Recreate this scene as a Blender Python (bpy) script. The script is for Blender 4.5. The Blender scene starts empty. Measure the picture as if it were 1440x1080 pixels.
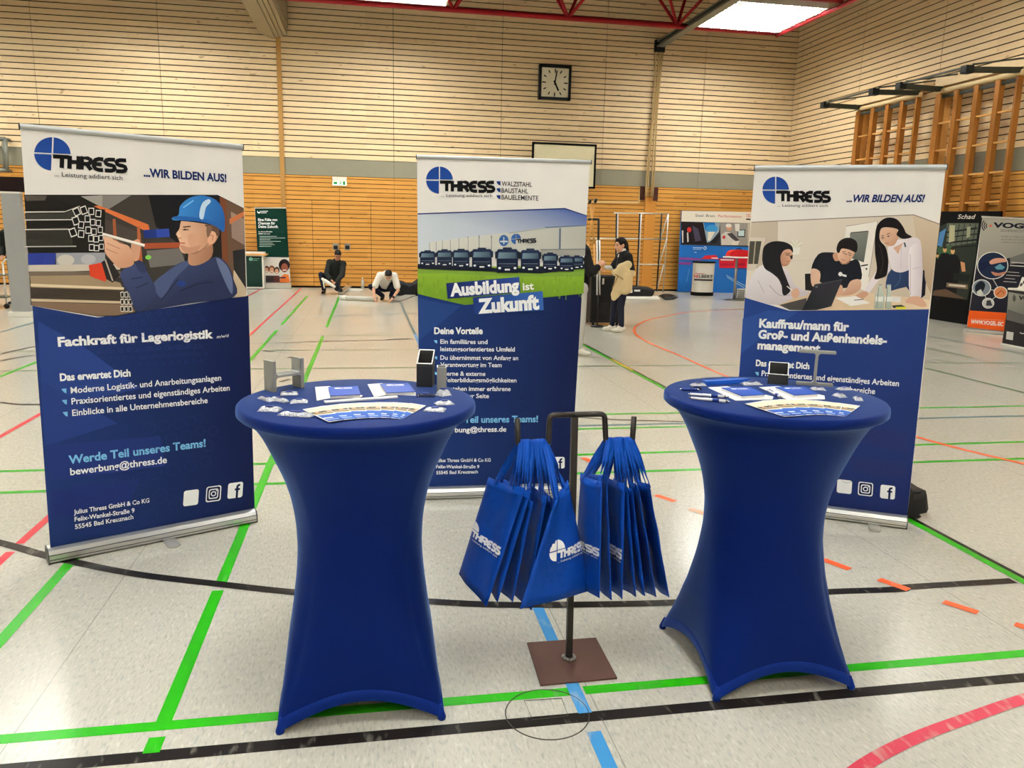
import bpy, bmesh, math, random
import numpy as np
from mathutils import Vector, Matrix
from mathutils.geometry import tessellate_polygon

random.seed(7)
scn = bpy.context.scene
COL = scn.collection

# ------------------------------------------------------------------ camera
F_PX, PITCH, ROLL, YAW, CAM_H = 1108.075, 0.1906684, 0.0227464, 0.1825765, 1.66
_f = Vector((math.sin(YAW), math.cos(YAW), 0)); _r = Vector((math.cos(YAW), -math.sin(YAW), 0)); _u = Vector((0, 0, 1))
_f2 = math.cos(PITCH) * _f - math.sin(PITCH) * _u
_u2 = math.cos(PITCH) * _u + math.sin(PITCH) * _f
CR = math.cos(ROLL) * _r + math.sin(ROLL) * _u2
CU = math.cos(ROLL) * _u2 - math.sin(ROLL) * _r
CF = _f2
CAM = Vector((0, 0, CAM_H))
cam = bpy.data.cameras.new('camera')
cam.sensor_fit = 'HORIZONTAL'; cam.sensor_width = 36.0; cam.lens = F_PX / 1440 * 36.0
cam.clip_start = 0.05; cam.clip_end = 200
cam_o = bpy.data.objects.new('camera', cam); COL.objects.link(cam_o)
m = Matrix.Identity(4)
for i in range(3):
    m[i][0] = CR[i]; m[i][1] = CU[i]; m[i][2] = -CF[i]; m[i][3] = CAM[i]
cam_o.matrix_world = m
scn.camera = cam_o

# ------------------------------------------------------------------ world, exposure
scn.view_settings.view_transform = 'Standard'
scn.view_settings.look = 'None'
scn.view_settings.exposure = 0.0
scn.view_settings.gamma = 1.0
scn.view_settings.use_curve_mapping = False
scn.cycles.caustics_reflective = False
LAMP_POWER = 51.0            # emission strength of the ceiling luminaires
LAMP_TINT = (0.985, 1.0, 0.985)
ROW_POWER = {19: 1.95, 13: .72, 7: .95, 1: 1.25, -4: 1.4}    # rows of luminaires, from the back wall to behind the camera
w = bpy.data.worlds.new('world'); scn.world = w; w.use_nodes = True
w.node_tree.nodes['Background'].inputs[0].default_value = (1.0, 0.93, 0.82, 1)
w.node_tree.nodes['Background'].inputs[1].default_value = 0.3

# ------------------------------------------------------------------ picture measurements -> points in the hall
def ray(u, v):
    return CF + CR * ((u - 720) / F_PX) - CU * ((v - 540) / F_PX)
def at_z(u, v, z=0.0):
    d = ray(u, v); return CAM + d * ((z - CAM_H) / d.z)
def at_y(u, v, Y):
    d = ray(u, v); return CAM + d * (Y / d.y)
def at_x(u, v, X):
    d = ray(u, v); return CAM + d * (X / d.x)
def at_plane(u, v, o, n):
    d = ray(u, v); return CAM + d * ((o - CAM).dot(n) / d.dot(n))

def lin(c):
    return tuple(((x / 255) / 12.92 if x <= 10.3 else ((x / 255 + .055) / 1.055) ** 2.4) for x in c)

# ------------------------------------------------------------------ materials
MATS = {}
def mat(name, col, rough=.6, metal=0., spec=.22, bump=0., bscale=60., var=0., vscale=8., stretch=None, sheen=0., sheen_tint=(1, 1, 1)):
    if name in MATS: return MATS[name]
    M = bpy.data.materials.new(name); M.use_nodes = True; N = M.node_tree; b = N.nodes['Principled BSDF']
    c = lin(col) + (1,)
    b.inputs['Base Color'].default_value = c
    b.inputs['Roughness'].default_value = rough; b.inputs['Metallic'].default_value = metal
    b.inputs['Specular IOR Level'].default_value = spec
    if sheen: b.inputs['Sheen Weight'].default_value = sheen; b.inputs['Sheen Roughness'].default_value = .35; b.inputs['Sheen Tint'].default_value = sheen_tint + (1,)
    tc = N.nodes.new('ShaderNodeTexCoord')
    mp = N.nodes.new('ShaderNodeMapping'); N.links.new(tc.outputs['Object'], mp.inputs[0])
    if stretch: mp.inputs['Scale'].default_value = stretch
    nz = N.nodes.new('ShaderNodeTexNoise'); nz.inputs['Scale'].default_value = vscale; nz.inputs['Detail'].default_value = 4
    N.links.new(mp.outputs[0], nz.inputs['Vector'])
    mx = N.nodes.new('ShaderNodeMix'); mx.data_type = 'RGBA'
    v = var if var else .04
    mx.inputs['A'].default_value = tuple(min(1, x * (1 - v)) for x in c[:3]) + (1,)
    mx.inputs['B'].default_value = tuple(min(1, x * (1 + v)) for x in c[:3]) + (1,)
    N.links.new(nz.outputs['Fac'], mx.inputs['Factor']); N.links.new(mx.outputs['Result'], b.inputs['Base Color'])
    if bump:
        n2 = N.nodes.new('ShaderNodeTexNoise'); n2.inputs['Scale'].default_value = bscale; n2.inputs['Detail'].default_value = 3
        N.links.new(mp.outputs[0], n2.inputs['Vector'])
        bp = N.nodes.new('ShaderNodeBump'); bp.inputs['Strength'].default_value = bump; bp.inputs['Distance'].default_value = .01
        N.links.new(n2.outputs['Fac'], bp.inputs['Height']); N.links.new(bp.outputs[0], b.inputs['Normal'])
    MATS[name] = M
    return M

def emit_mat(name, col, strength):
    if name in MATS: return MATS[name]
    M = bpy.data.materials.new(name); M.use_nodes = True; N = M.node_tree
    b = N.nodes['Principled BSDF']; b.inputs['Base Color'].default_value = (.8, .8, .8, 1)
    b.inputs['Emission Color'].default_value = tuple(col) + (1,); b.inputs['Emission Strength'].default_value = strength
    MATS[name] = M; return M

def print_mat():
    """printed film: the colours of the print come from a colour attribute"""
    if 'printed_film' in MATS: return MATS['printed_film']
    M = bpy.data.materials.new('printed_film'); M.use_nodes = True; N = M.node_tree; b = N.nodes['Principled BSDF']
    a = N.nodes.new('ShaderNodeAttribute'); a.attribute_name = 'Col'
    N.links.new(a.outputs['Color'], b.inputs['Base Color'])
    b.inputs['Roughness'].default_value = .6; b.inputs['Specular IOR Level'].default_value = .08
    MATS['printed_film'] = M; return M

def board_mat(name, c1, c2, knot, length_axis, pitch, mod):
    """timber boards: grain stretched along the board, tone changes from board to board"""
    M = bpy.data.materials.new(name); M.use_nodes = True; N = M.node_tree; b = N.nodes['Principled BSDF']; L = N.links.new
    tc = N.nodes.new('ShaderNodeTexCoord'); sp = N.nodes.new('ShaderNodeSeparateXYZ'); L(tc.outputs['Object'], sp.inputs[0])
    def math_(op, a, bb=None):
        n = N.nodes.new('ShaderNodeMath'); n.operation = op
        for i, x in enumerate((a, bb)):
            if x is None: continue
            if isinstance(x, (int, float)): n.inputs[i].default_value = x
            else: L(x, n.inputs[i])
        return n.outputs[0]
    row = math_('FLOOR', math_('DIVIDE', sp.outputs['Z'], pitch))
    colx = math_('FLOOR', math_('DIVIDE', sp.outputs[length_axis], mod))
    cb = N.nodes.new('ShaderNodeCombineXYZ'); L(row, cb.inputs[0]); L(colx, cb.inputs[1])
    wn = N.nodes.new('ShaderNodeTexWhiteNoise'); L(cb.outputs[0], wn.inputs[0])
    mp = N.nodes.new('ShaderNodeMapping'); L(tc.outputs['Object'], mp.inputs[0])
    mp.inputs['Scale'].default_value = (.5, 14, 14) if length_axis == 'X' else (14, .5, 14)
    ad = N.nodes.new('ShaderNodeVectorMath'); ad.operation = 'ADD'; L(mp.outputs[0], ad.inputs[0]); L(wn.outputs['Color'], ad.inputs[1])
    g = N.nodes.new('ShaderNodeTexNoise'); g.inputs['Scale'].default_value = 2.2; g.inputs['Detail'].default_value = 5; L(ad.outputs[0], g.inputs['Vector'])
    f = math_('ADD', math_('MULTIPLY', g.outputs['Fac'], .7), math_('MULTIPLY', wn.outputs['Value'], .5))
    mx = N.nodes.new('ShaderNodeMix'); mx.data_type = 'RGBA'
    mx.inputs['A'].default_value = lin(c1) + (1,); mx.inputs['B'].default_value = lin(c2) + (1,); L(f, mx.inputs['Factor'])
    kz = N.nodes.new('ShaderNodeTexNoise'); kz.inputs['Scale'].default_value = 5.5; kz.inputs['Detail'].default_value = 1
    mk = N.nodes.new('ShaderNodeMapping'); L(tc.outputs['Object'], mk.inputs[0]); mk.inputs['Scale'].default_value = (.8, 1, 2) if length_axis == 'X' else (1, .8, 2)
    L(mk.outputs[0], kz.inputs['Vector'])
    kr = N.nodes.new('ShaderNodeValToRGB'); kr.color_ramp.elements[0].position = .72; kr.color_ramp.elements[1].position = .77; L(kz.outputs['Fac'], kr.inputs[0])
    m2 = N.nodes.new('ShaderNodeMix'); m2.data_type = 'RGBA'; L(mx.outputs['Result'], m2.inputs['A']); m2.inputs['B'].default_value = lin(knot) + (1,)
    L(math_('MULTIPLY', kr.outputs['Color'], .6), m2.inputs['Factor'])
    L(m2.outputs['Result'], b.inputs['Base Color'])
    b.inputs['Roughness'].default_value = .5; b.inputs['Specular IOR Level'].default_value = .25
    return M

def floor_mat():
    M = bpy.data.materials.new('linoleum'); M.use_nodes = True; N = M.node_tree; b = N.nodes['Principled BSDF']; L = N.links.new
    tc = N.nodes.new('ShaderNodeTexCoord')
    def noise(scale, sc, det=4, rough=.5):
        mp = N.nodes.new('ShaderNodeMapping'); L(tc.outputs['Object'], mp.inputs[0]); mp.inputs['Scale'].default_value = sc
        n = N.nodes.new('ShaderNodeTexNoise'); n.inputs['Scale'].default_value = scale; n.inputs['Detail'].default_value = det; n.inputs['Roughness'].default_value = rough
        L(mp.outputs[0], n.inputs['Vector']); return n.outputs['Fac']
    def ramp(x, p0, p1):
        r = N.nodes.new('ShaderNodeValToRGB'); r.color_ramp.elements[0].position = p0; r.color_ramp.elements[1].position = p1; L(x, r.inputs[0]); return r.outputs['Color']
    def mix(a, bb, fac, k=1.):
        mm = N.nodes.new('ShaderNodeMix'); mm.data_type = 'RGBA'
        for s, x in (('A', a), ('B', bb)):
            if isinstance(x, tuple): mm.inputs[s].default_value = x
            else: L(x, mm.inputs[s])
        mu = N.nodes.new('ShaderNodeMath'); mu.operation = 'MULTIPLY'; L(fac, mu.inputs[0]); mu.inputs[1].default_value = k
        L(mu.outputs[0], mm.inputs['Factor']); return mm.outputs['Result']
    base = mix(lin((190, 186, 172)) + (1,), lin((200, 196, 183)) + (1,), noise(.8, (1, .5, 1), 1))
    base = mix(base, lin((140, 140, 134)) + (1,), ramp(noise(105, (1.0, .26, 1), 4), .50, .74), .50)
    base = mix(base, lin((226, 222, 210)) + (1,), ramp(noise(80, (1.1, .3, 1), 4), .54, .76), .6)
    base = mix(base, lin((128, 145, 160)) + (1,), ramp(noise(34, (1.2, .28, 1), 3), .62, .78), .35)
    # welded seams between the two metre wide sheets
    sp = N.nodes.new('ShaderNodeSeparateXYZ'); L(tc.outputs['Object'], sp.inputs[0])
    a = N.nodes.new('ShaderNodeMath'); a.operation = 'ADD'; L(sp.outputs['X'], a.inputs[0]); a.inputs[1].default_value = 1.165 + 1.95 * 20
    d = N.nodes.new('ShaderNodeMath'); d.operation = 'PINGPONG'; L(a.outputs[0], d.inputs[0]); d.inputs[1].default_value = .975
    c = N.nodes.new('ShaderNodeMath'); c.operation = 'LESS_THAN'; L(d.outputs[0], c.inputs[0]); c.inputs[1].default_value = .0022
    base = mix(base, lin((120, 116, 106)) + (1,), c.outputs[0], .55)
    L(base, b.inputs['Base Color'])
    b.inputs['Specular IOR Level'].default_value = .5
    rr = N.nodes.new('ShaderNodeMapRange'); L(noise(.9, (1, .4, 1), 1), rr.inputs[0]); rr.inputs[3].default_value = .17; rr.inputs[4].default_value = .22
    L(rr.outputs[0], b.inputs['Roughness'])
    bp = N.nodes.new('ShaderNodeBump'); bp.inputs['Strength'].default_value = .05; bp.inputs['Distance'].default_value = .004
    L(noise(30, (1, .5, 1), 2), bp.inputs['Height']); L(bp.outputs[0], b.inputs['Normal'])
    return M

# ------------------------------------------------------------------ mesh builder
class MB:
    def __init__(s): s.v = []; s.f = []; s.c = []; s.m = []; s.sm = []
    def add(s, vs, fs, mi=0, smooth=False, col=None):
        k = len(s.v); s.v += [Vector(p) for p in vs]
        for i, f in enumerate(fs):
            s.f.append(tuple(k + j for j in f)); s.m.append(mi); s.sm.append(smooth)
        if col is not None: s.c += (list(col) if isinstance(col, list) else [col] * len(vs))
        return s
    def box(s, c, size, ax=None, mi=0):
        """box centred at c; ax: optional three axis vectors"""
        c = Vector(c); ax = ax or (Vector((1, 0, 0)), Vector((0, 1, 0)), Vector((0, 0, 1)))
        vs = [c + ax[0] * (size[0] / 2 * i) + ax[1] * (size[1] / 2 * j) + ax[2] * (size[2] / 2 * k) for i in (-1, 1) for j in (-1, 1) for k in (-1, 1)]
        return s.add(vs, [(0, 1, 3, 2), (4, 6, 7, 5), (0, 4, 5, 1), (2, 3, 7, 6), (0, 2, 6, 4), (1, 5, 7, 3)], mi)
    def lohi(s, lo, hi, mi=0):
        lo = Vector(lo); hi = Vector(hi); return s.box((lo + hi) / 2, hi - lo, None, mi)
    def bar(s, a, b, w, h=None, up=(0, 0, 1), mi=0, ext=0):
        """square bar from a to b"""
        a = Vector(a); b = Vector(b); h = h or w; z = (b - a); l = z.length; z.normalize(); up = Vector(up)
        if abs(z.dot(up)) > .98: up = Vector((0, 1, 0))
        x = z.cross(up).normalized(); y = x.cross(z).normalized()
        return s.box((a + b) / 2, (w, h, l + ext), (x, y, z), mi)
    def tube(s, pts, r, n=10, mi=0, caps=True, closed=False):
        pts = [Vector(p) for p in pts]; rs = r if isinstance(r, (list, tuple)) else [r] * len(pts)
        rings = []; prev = None; N = len(pts)
        for i, p in enumerate(pts):
            if closed: t = pts[(i + 1) % N] - pts[i - 1]
            else: t = pts[min(i + 1, N - 1)] - pts[max(i - 1, 0)]
            if t.length < 1e-9: t = Vector((0, 0, 1))
            t.normalize()
            if prev is None:
                a = Vector((0, 0, 1)) if abs(t.z) < .9 else Vector((1, 0, 0)); x = t.cross(a).normalized()
            else:
                x = (prev - t * prev.dot(t)).normalized()
            prev = x; y = t.cross(x)
            rings.append([p + x * (rs[i] * math.cos(2 * math.pi * j / n)) + y * (rs[i] * math.sin(2 * math.pi * j / n)) for j in range(n)])
        vs = [q for rg in rings for q in rg]; fs = []
        for i in range(N if closed else N - 1):
            i2 = (i + 1) % N
            for j in range(n): fs.append((i * n + j, i * n + (j + 1) % n, i2 * n + (j + 1) % n, i2 * n + j))
        if caps and not closed: fs += [tuple(range(n - 1, -1, -1)), tuple((N - 1) * n + j for j in range(n))]
        return s.add(vs, fs, mi, True)
    def lathe(s, prof, c=(0, 0, 0), n=32, mi=0, smooth=True):
        c = Vector(c); vs = []; fs = []; K = len(prof)
        for r, z in prof:
            for j in range(n): vs.append(c + Vector((r * math.cos(2 * math.pi * j / n), r * math.sin(2 * math.pi * j / n), z)))
        for i in range(K - 1):
            for j in range(n): fs.append((i * n + j, i * n + (j + 1) % n, (i + 1) * n + (j + 1) % n, (i + 1) * n + j))
        if prof[0][0] > 1e-6: fs.append(tuple(range(n - 1, -1, -1)))
        if prof[-1][0] > 1e-6: fs.append(tuple((K - 1) * n + j for j in range(n)))
        return s.add(vs, fs, mi, smooth)
    def prism(s, poly, o, ux, uy, un, depth, mi=0):
        """polygon (list of 2D points, may be concave) extruded by depth along un"""
        o = Vector(o); ux = Vector(ux); uy = Vector(uy); un = Vector(un); n = len(poly)
        a = [o + ux * p[0] + uy * p[1] for p in poly]; b = [q + un * depth for q in a]
        tr = tessellate_polygon([[Vector((p[0], p[1], 0)) for p in poly]])
        fs = [tuple(t) for t in tr] + [tuple(n + j for j in reversed(t)) for t in tr]
        fs += [(i, (i + 1) % n, n + (i + 1) % n, n + i) for i in range(n)]
        return s.add(a + b, fs, mi)
    def sphere(s, c, r, nu=16, nv=10, mi=0, ax=None):
        c = Vector(c); r = Vector(r) if not isinstance(r, (int, float)) else Vector((r, r, r))
        ax = ax or (Vector((1, 0, 0)), Vector((0, 1, 0)), Vector((0, 0, 1)))
        vs = []; fs = []
        for i in range(nv + 1):
            t = math.pi * i / nv
            for j in range(nu):
                p = 2 * math.pi * j / nu
                vs.append(c + ax[0] * (r.x * math.sin(t) * math.cos(p)) + ax[1] * (r.y * math.sin(t) * math.sin(p)) + ax[2] * (r.z * math.cos(t)))
        for i in range(nv):
            for j in range(nu): fs.append((i * nu + j, (i + 1) * nu + j, (i + 1) * nu + (j + 1) % nu, i * nu + (j + 1) % nu))
        return s.add(vs, fs, mi, True)
    def grid(s, P, mi=0, closed_u=False, smooth=True):
        """P: rows of points"""
        R = len(P); C = len(P[0]); vs = [p for row in P for p in row]; fs = []
        for i in range(R - 1):
            for j in range(C if closed_u else C - 1): fs.append((i * C + j, i * C + (j + 1) % C, (i + 1) * C + (j + 1) % C, (i + 1) * C + j))
        return s.add(vs, fs, mi, smooth)
    def build(s, name, mats, parent=None, bevel=0, fix=True, subsurf=0, auto=None):
        org = Vector((0, 0, 0)); q = parent
        while q is not None: org += q.location; q = q.parent
        me = bpy.data.meshes.new(name); me.from_pydata([tuple(p - org) for p in s.v], [], s.f)
        if not isinstance(mats, (list, tuple)): mats = [mats]
        for mm in mats: me.materials.append(mm)
        for p, mi, sm in zip(me.polygons, s.m, s.sm): p.material_index = mi; p.use_smooth = sm
        if s.c and len(s.c) == len(s.v):
            at = me.color_attributes.new('Col', 'FLOAT_COLOR', 'POINT')
            for i, cc in enumerate(s.c): at.data[i].color = (cc[0], cc[1], cc[2], 1)
        if fix:
            bm = bmesh.new(); bm.from_mesh(me); bmesh.ops.recalc_face_normals(bm, faces=bm.faces); bm.to_mesh(me); bm.free()
        o = bpy.data.objects.new(name, me); COL.objects.link(o)
        if parent is not None: o.parent = parent
        if bevel:
            md = o.modifiers.new('bevel', 'BEVEL'); md.width = bevel; md.segments = 2; md.limit_method = 'ANGLE'; md.angle_limit = math.radians(40)
        if subsurf:
            md = o.modifiers.new('subdivision', 'SUBSURF'); md.levels = subsurf; md.render_levels = subsurf
        return o

def thing(name, label, cat, loc=(0, 0, 0), group=None):
    o = bpy.data.objects.new(name, None); COL.objects.link(o); o.location = Vector(loc); o.empty_display_size = .1
    o['label'] = label; o['category'] = cat
    if group: o['group'] = group
    return o
def tag(o, label, cat, group=None):
    o['label'] = label; o['category'] = cat
    if group: o['group'] = group
    return o
def struct(o):
    o['kind'] = 'structure'; return o
def dup(o, parent=None):
    c = o.copy(); COL.objects.link(c); c.parent = parent
    for ch in list(o.children): dup(ch, c)
    return c

def smooth_poly(pts, n=5, closed=True):
    """Catmull-Rom through 2D points"""
    P = [Vector((p[0], p[1])) for p in pts]; out = []; N = len(P)
    for i in range(N if closed else N - 1):
        if closed: a, b, c, d = P[i - 1], P[i], P[(i + 1) % N], P[(i + 2) % N]
        else: a, b, c, d = P[max(i - 1, 0)], P[i], P[i + 1], P[min(i + 2, N - 1)]
        for k in range(n):
            t = k / n
            out.append(.5 * ((2 * b) + (c - a) * t + (2 * a - 5 * b + 4 * c - d) * t * t + (3 * b - a - 3 * c + d) * t ** 3))
    if not closed: out.append(P[-1])
    return [(p.x, p.y) for p in out]

# ------------------------------------------------------------------ lettering
_TX = {}
def text_mesh(s, bold=0.0, shear=0.0):
    key = (s, bold, shear)
    if key in _TX: return _TX[key]
    cu = bpy.data.curves.new('lettering', 'FONT'); cu.body = s; cu.offset = bold; cu.shear = shear; cu.fill_mode = 'FRONT'; cu.resolution_u = 3
    ob = bpy.data.objects.new('lettering', cu); COL.objects.link(ob)
    me = bpy.data.meshes.new_from_object(ob)
    vs = [(v.co.x, v.co.y) for v in me.vertices]; fs = [tuple(p.vertices) for p in me.polygons]
    bpy.data.objects.remove(ob); bpy.data.curves.remove(cu); bpy.data.meshes.remove(me)
    _TX[key] = (vs, fs); return vs, fs

class Art:
    """flat print on a plane: shapes are given in picture pixels through mapping fn, or directly in plane metres"""
    def __init__(s, o, ux, uy, un, lift=.0004, step=.00002, px=None):
        s.o = Vector(o); s.ux = Vector(ux); s.uy = Vector(uy); s.un = Vector(un); s.l = lift; s.step = step; s.mb = MB(); s.px = px or (lambda p: p)
    def loc(s, p):
        """crop pixel -> plane coordinates"""
        u, v = s.px(p); P = at_plane(u, v, s.o, s.un) - s.o
        return (P.dot(s.ux), P.dot(s.uy))
    def raw(s, pts, fs, cols):
        z = s.l; s.l += s.step
        s.mb.add([s.o + s.ux * p[0] + s.uy * p[1] + s.un * z for p in pts], fs, 0, False, cols)
    def polyc(s, q, col, col2=None, g=None):
        """polygon in plane coordinates; col2 with g=(p0,p1): linear gradient"""
        tr = tessellate_polygon([[Vector((a, b, 0)) for a, b in q]])
        c = lin(col)
        if col2 is None: cols = [c] * len(q)
        else:
            c2 = lin(col2); a = Vector(g[0]); d = Vector(g[1]) - a; L = d.length_squared
            cols = []
            for p in q:
                t = max(0, min(1, (Vector(p) - a).dot(d) / L)); cols.append(tuple(x * (1 - t) + y * t for x, y in zip(c, c2)))
        s.raw(q, [tuple(t) for t in tr], cols)
    def poly(s, pts, col, col2=None, g=None, sm=0):
        if sm: pts = smooth_poly(pts, sm)
        s.polyc([s.loc(p) for p in pts], col, col2, [s.loc(p) for p in g] if g else None)
    def line(s, pts, wpx, col, sm=0):
        if sm: pts = smooth_poly(pts, sm, False)
        q = [s.loc(p) for p in pts]; k = (Vector(s.loc((pts[0][0] + 1, pts[0][1]))) - Vector(q[0])).length * wpx / 2
        s.linec(q, k, col)
    def linec(s, q, k, col):
        q = [Vector(a) for a in q]; L = []; R = []
        for i, p in enumerate(q):
            t = (q[min(i + 1, len(q) - 1)] - q[max(i - 1, 0)]).normalized(); n = Vector((-t.y, t.x)) * k
            L.append(p + n); R.append(p - n)
        pts = [tuple(a) for a in L + R]; n = len(L)
        s.raw(pts, [(i, i + 1, n + i + 1, n + i) for i in range(n - 1)], [lin(col)] * len(pts))
    def disc(s, c, r, col, n=24, a0=0, a1=2 * math.pi, r_in=0, sy=1.):
        """in plane coordinates"""
        full = abs(a1 - a0) > 6.28
        A = [a0 + (a1 - a0) * i / n for i in range(n + 1)]
        out = [(c[0] + r * math.cos(t), c[1] + r * sy * math.sin(t)) for t in A]
        if r_in > 0:
            inn = [(c[0] + r_in * math.cos(t), c[1] + r_in * sy * math.sin(t)) for t in A]
            s.raw(out + inn, [(i, i + 1, n + 2 + i, n + 1 + i) for i in range(n)], [lin(col)] * (2 * n + 2))
        else:
            s.raw(out + [c], [(i, i + 1, n + 1) for i in range(n)], [lin(col)] * (n + 2))
    def ell(s, c, rx, ry, col, n=20, rot=0):
        """ellipse given in crop pixels"""
        s.poly([(c[0] + rx * math.cos(t) * math.cos(rot) - ry * math.sin(t) * math.sin(rot), c[1] + rx * math.cos(t) * math.sin(rot) + ry * math.sin(t) * math.cos(rot)) for t in [2 * math.pi * i / n for i in range(n)]], col)
    def text(s, st, p0, p1, hpx, col, bold=.012, shear=0., xh=None):
        """baseline from crop pixel p0 to p1, cap height hpx"""
        a = Vector(s.loc(p0)); b = Vector(s.loc(p1)); up = (Vector(s.loc((p0[0], p0[1] - hpx))) - a).length
        s.textc(st, a, b, up, col, bold, shear)
    def textc(s, st, a, b, cap, col, bold=.012, shear=0.):
        vs, fs = text_mesh(st, bold, shear)
        if not vs: return
        x0 = min(v[0] for v in vs); x1 = max(v[0] for v in vs)
        e = (b - a); L = e.length; e.normalize(); n = Vector((-e.y, e.x)); kx = L / (x1 - x0); ky = cap / .70
        pts = [tuple(a + e * ((v[0] - x0) * kx) + n * (v[1] * ky)) for v in vs]
        s.raw(pts, fs, [lin(col)] * len(pts))
    def build(s, name, parent):
        return s.mb.build(name, print_mat(), parent, fix=False)

# ================================================================== THE HALL
WY, WX, WL, WB, CEIL = 22.9, 12.6, -15.0, -7.0, 9.0
pale_boards = board_mat('pale_boards', (216, 188, 146), (238, 214, 172), (150, 110, 70), 'X', .1475, 2.99)
pale_boards_side = board_mat('pale_boards_side', (216, 188, 146), (238, 214, 172), (150, 110, 70), 'Y', .1475, 2.99)
honey_boards = board_mat('honey_boards', (180, 122, 48), (212, 156, 78), (120, 66, 24), 'X', .118, 1.5)
honey_boards_side = board_mat('honey_boards_side', (180, 122, 48), (212, 156, 78), (120, 66, 24), 'Y', .118, 1.5)
backing = mat('wall_backing', (26, 15, 8), .9, spec=.05)
band_grey = mat('wall_band_grey', (134, 130, 112), .6, var=.05)
ceiling_grey = mat('ceiling_grey', (84, 78, 70), .8)
plaster = mat('plaster', (205, 190, 160), .8)
BAND0, BAND1 = 3.05, 3.50

fl_mb = MB(); fl_mb.lohi((WL, WB, -.1), (WX, WY, 0)); floor = struct(fl_mb.build('floor', floor_mat()))
ce_mb = MB(); ce_mb.lohi((WL, WB, CEIL), (WX, WY, CEIL + .1)); struct(ce_mb.build('ceiling', ceiling_grey))

def slats(mb, axis, a0, a1, z0, z1, pitch, gap, plane, depth):
    z = z0
    while z < z1 - .02:
        zt = min(z + pitch - gap, z1)
        if axis == 'X': mb.lohi((a0, plane - depth, z), (a1, plane, zt))
        else: mb.lohi((plane - depth, a0, z), (plane, a1, zt))
        z += pitch

wb = MB(); wb.lohi((WL, WY, 0), (WX, WY + .15, CEIL)); wall_back = struct(wb.build('wall_back', backing))
SEAMS = [WL] + [-8.22 + 2.99 * i for i in range(-2, 7)] + [WX]
up = MB()
for a, b in zip(SEAMS, SEAMS[1:]):
    slats(up, 'X', a + .006, b - .006, BAND1 + .012, CEIL, .1475, .025, WY, .028)
up.build('upper_panelling', pale_boards, wall_back)
bd = MB()
for a, b in zip(SEAMS, SEAMS[1:]): bd.lohi((a + .003, WY - .03, BAND0 + .01), (b - .003, WY, BAND1))
bd.build('middle_band', band_grey, wall_back)
DX0, DXM, DX1, DZ = at_y(440, 340, WY).x, at_y(478, 340, WY).x, at_y(522, 340, WY).x, at_y(480, 287, WY).z
lo = MB(); DZ = round(DZ / .118) * .118
for a, b in zip(SEAMS, SEAMS[1:]):
    for x0, x1 in ((a, (a + b) / 2), ((a + b) / 2, b)):
        segs = [(x0, x1)]
        for s0, s1 in segs:
            if s1 <= DX0 or s0 >= DX1: slats(lo, 'X', s0 + .003, s1 - .003, .05, BAND0, .118, .016, WY, .028)
            else:
                slats(lo, 'X', s0 + .003, s1 - .003, DZ + .05, BAND0, .118, .016, WY, .028)
                if s0 < DX0: slats(lo, 'X', s0 + .003, DX0 - .004, .05, DZ + .03, .118, .016, WY, .028)
                if s1 > DX1: slats(lo, 'X', DX1 + .004, s1 - .003, .05, DZ + .03, .118, .016, WY, .028)
lo.build('lower_panelling', honey_boards, wall_back)
# the double door flush in the panelling
steel = mat('brushed_steel', (150, 150, 148), .35, 1.0)
dark_metal = mat('dark_metal', (40, 42, 44), .45, .6)
for i, (a, b, hx, hy) in enumerate(((DX0, DXM, 472, 347), (DXM, DX1, 488.5, 347))):
    d = MB(); slats(d, 'X', a + .006, b - .006, .05, DZ + .03, .118, .016, WY, .028)
    door = struct(d.build('door_%d' % (i + 1), honey_boards))
    p = at_y(hx, hy, WY - .03)
    pl = MB(); pl.lohi((p.x - .075, WY - .040, p.z - .09), (p.x + .075, WY - .026, p.z + .09))
    plate = pl.build('door_handle', steel, door)
    rc = MB(); rc.lohi((p.x - .055, WY - .044, p.z - .07), (p.x + .055, WY - .039, p.z + .03)); rc.build('handle_recess', dark_metal, plate)

wr = MB(); wr.lohi((WX, WB, 0), (WX + .15, WY, CEIL)); wall_right = struct(wr.build('wall_right', backing))
RS = [WB] + [WY - .35 - 2.99 * i for i in range(9, -1, -1)] + [WY]
up = MB(); bd = MB(); lo = MB()
for a, b in zip(RS, RS[1:]):
    slats(up, 'Y', a + .006, b - .006, BAND1 + .012, CEIL, .1475, .025, WX, .028)
    bd.lohi((WX - .03, a + .003, BAND0 + .01), (WX, b - .003, BAND1))
    for x0, x1 in ((a, (a + b) / 2), ((a + b) / 2, b)): slats(lo, 'Y', x0 + .003, x1 - .003, .05, BAND0, .118, .016, WX, .028)
up.build('upper_panelling', pale_boards_side, wall_right); bd.build('middle_band', band_grey, wall_right); lo.build('lower_panelling', honey_boards_side, wall_right)
wl = MB(); wl.lohi((WL - .15, WB, 0), (WL, WY, CEIL)); struct(wl.build('wall_left', plaster))
wn = MB(); wn.lohi((WL, WB - .15, 0), (WX, WB, CEIL)); struct(wn.build('wall_front', plaster))

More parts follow.
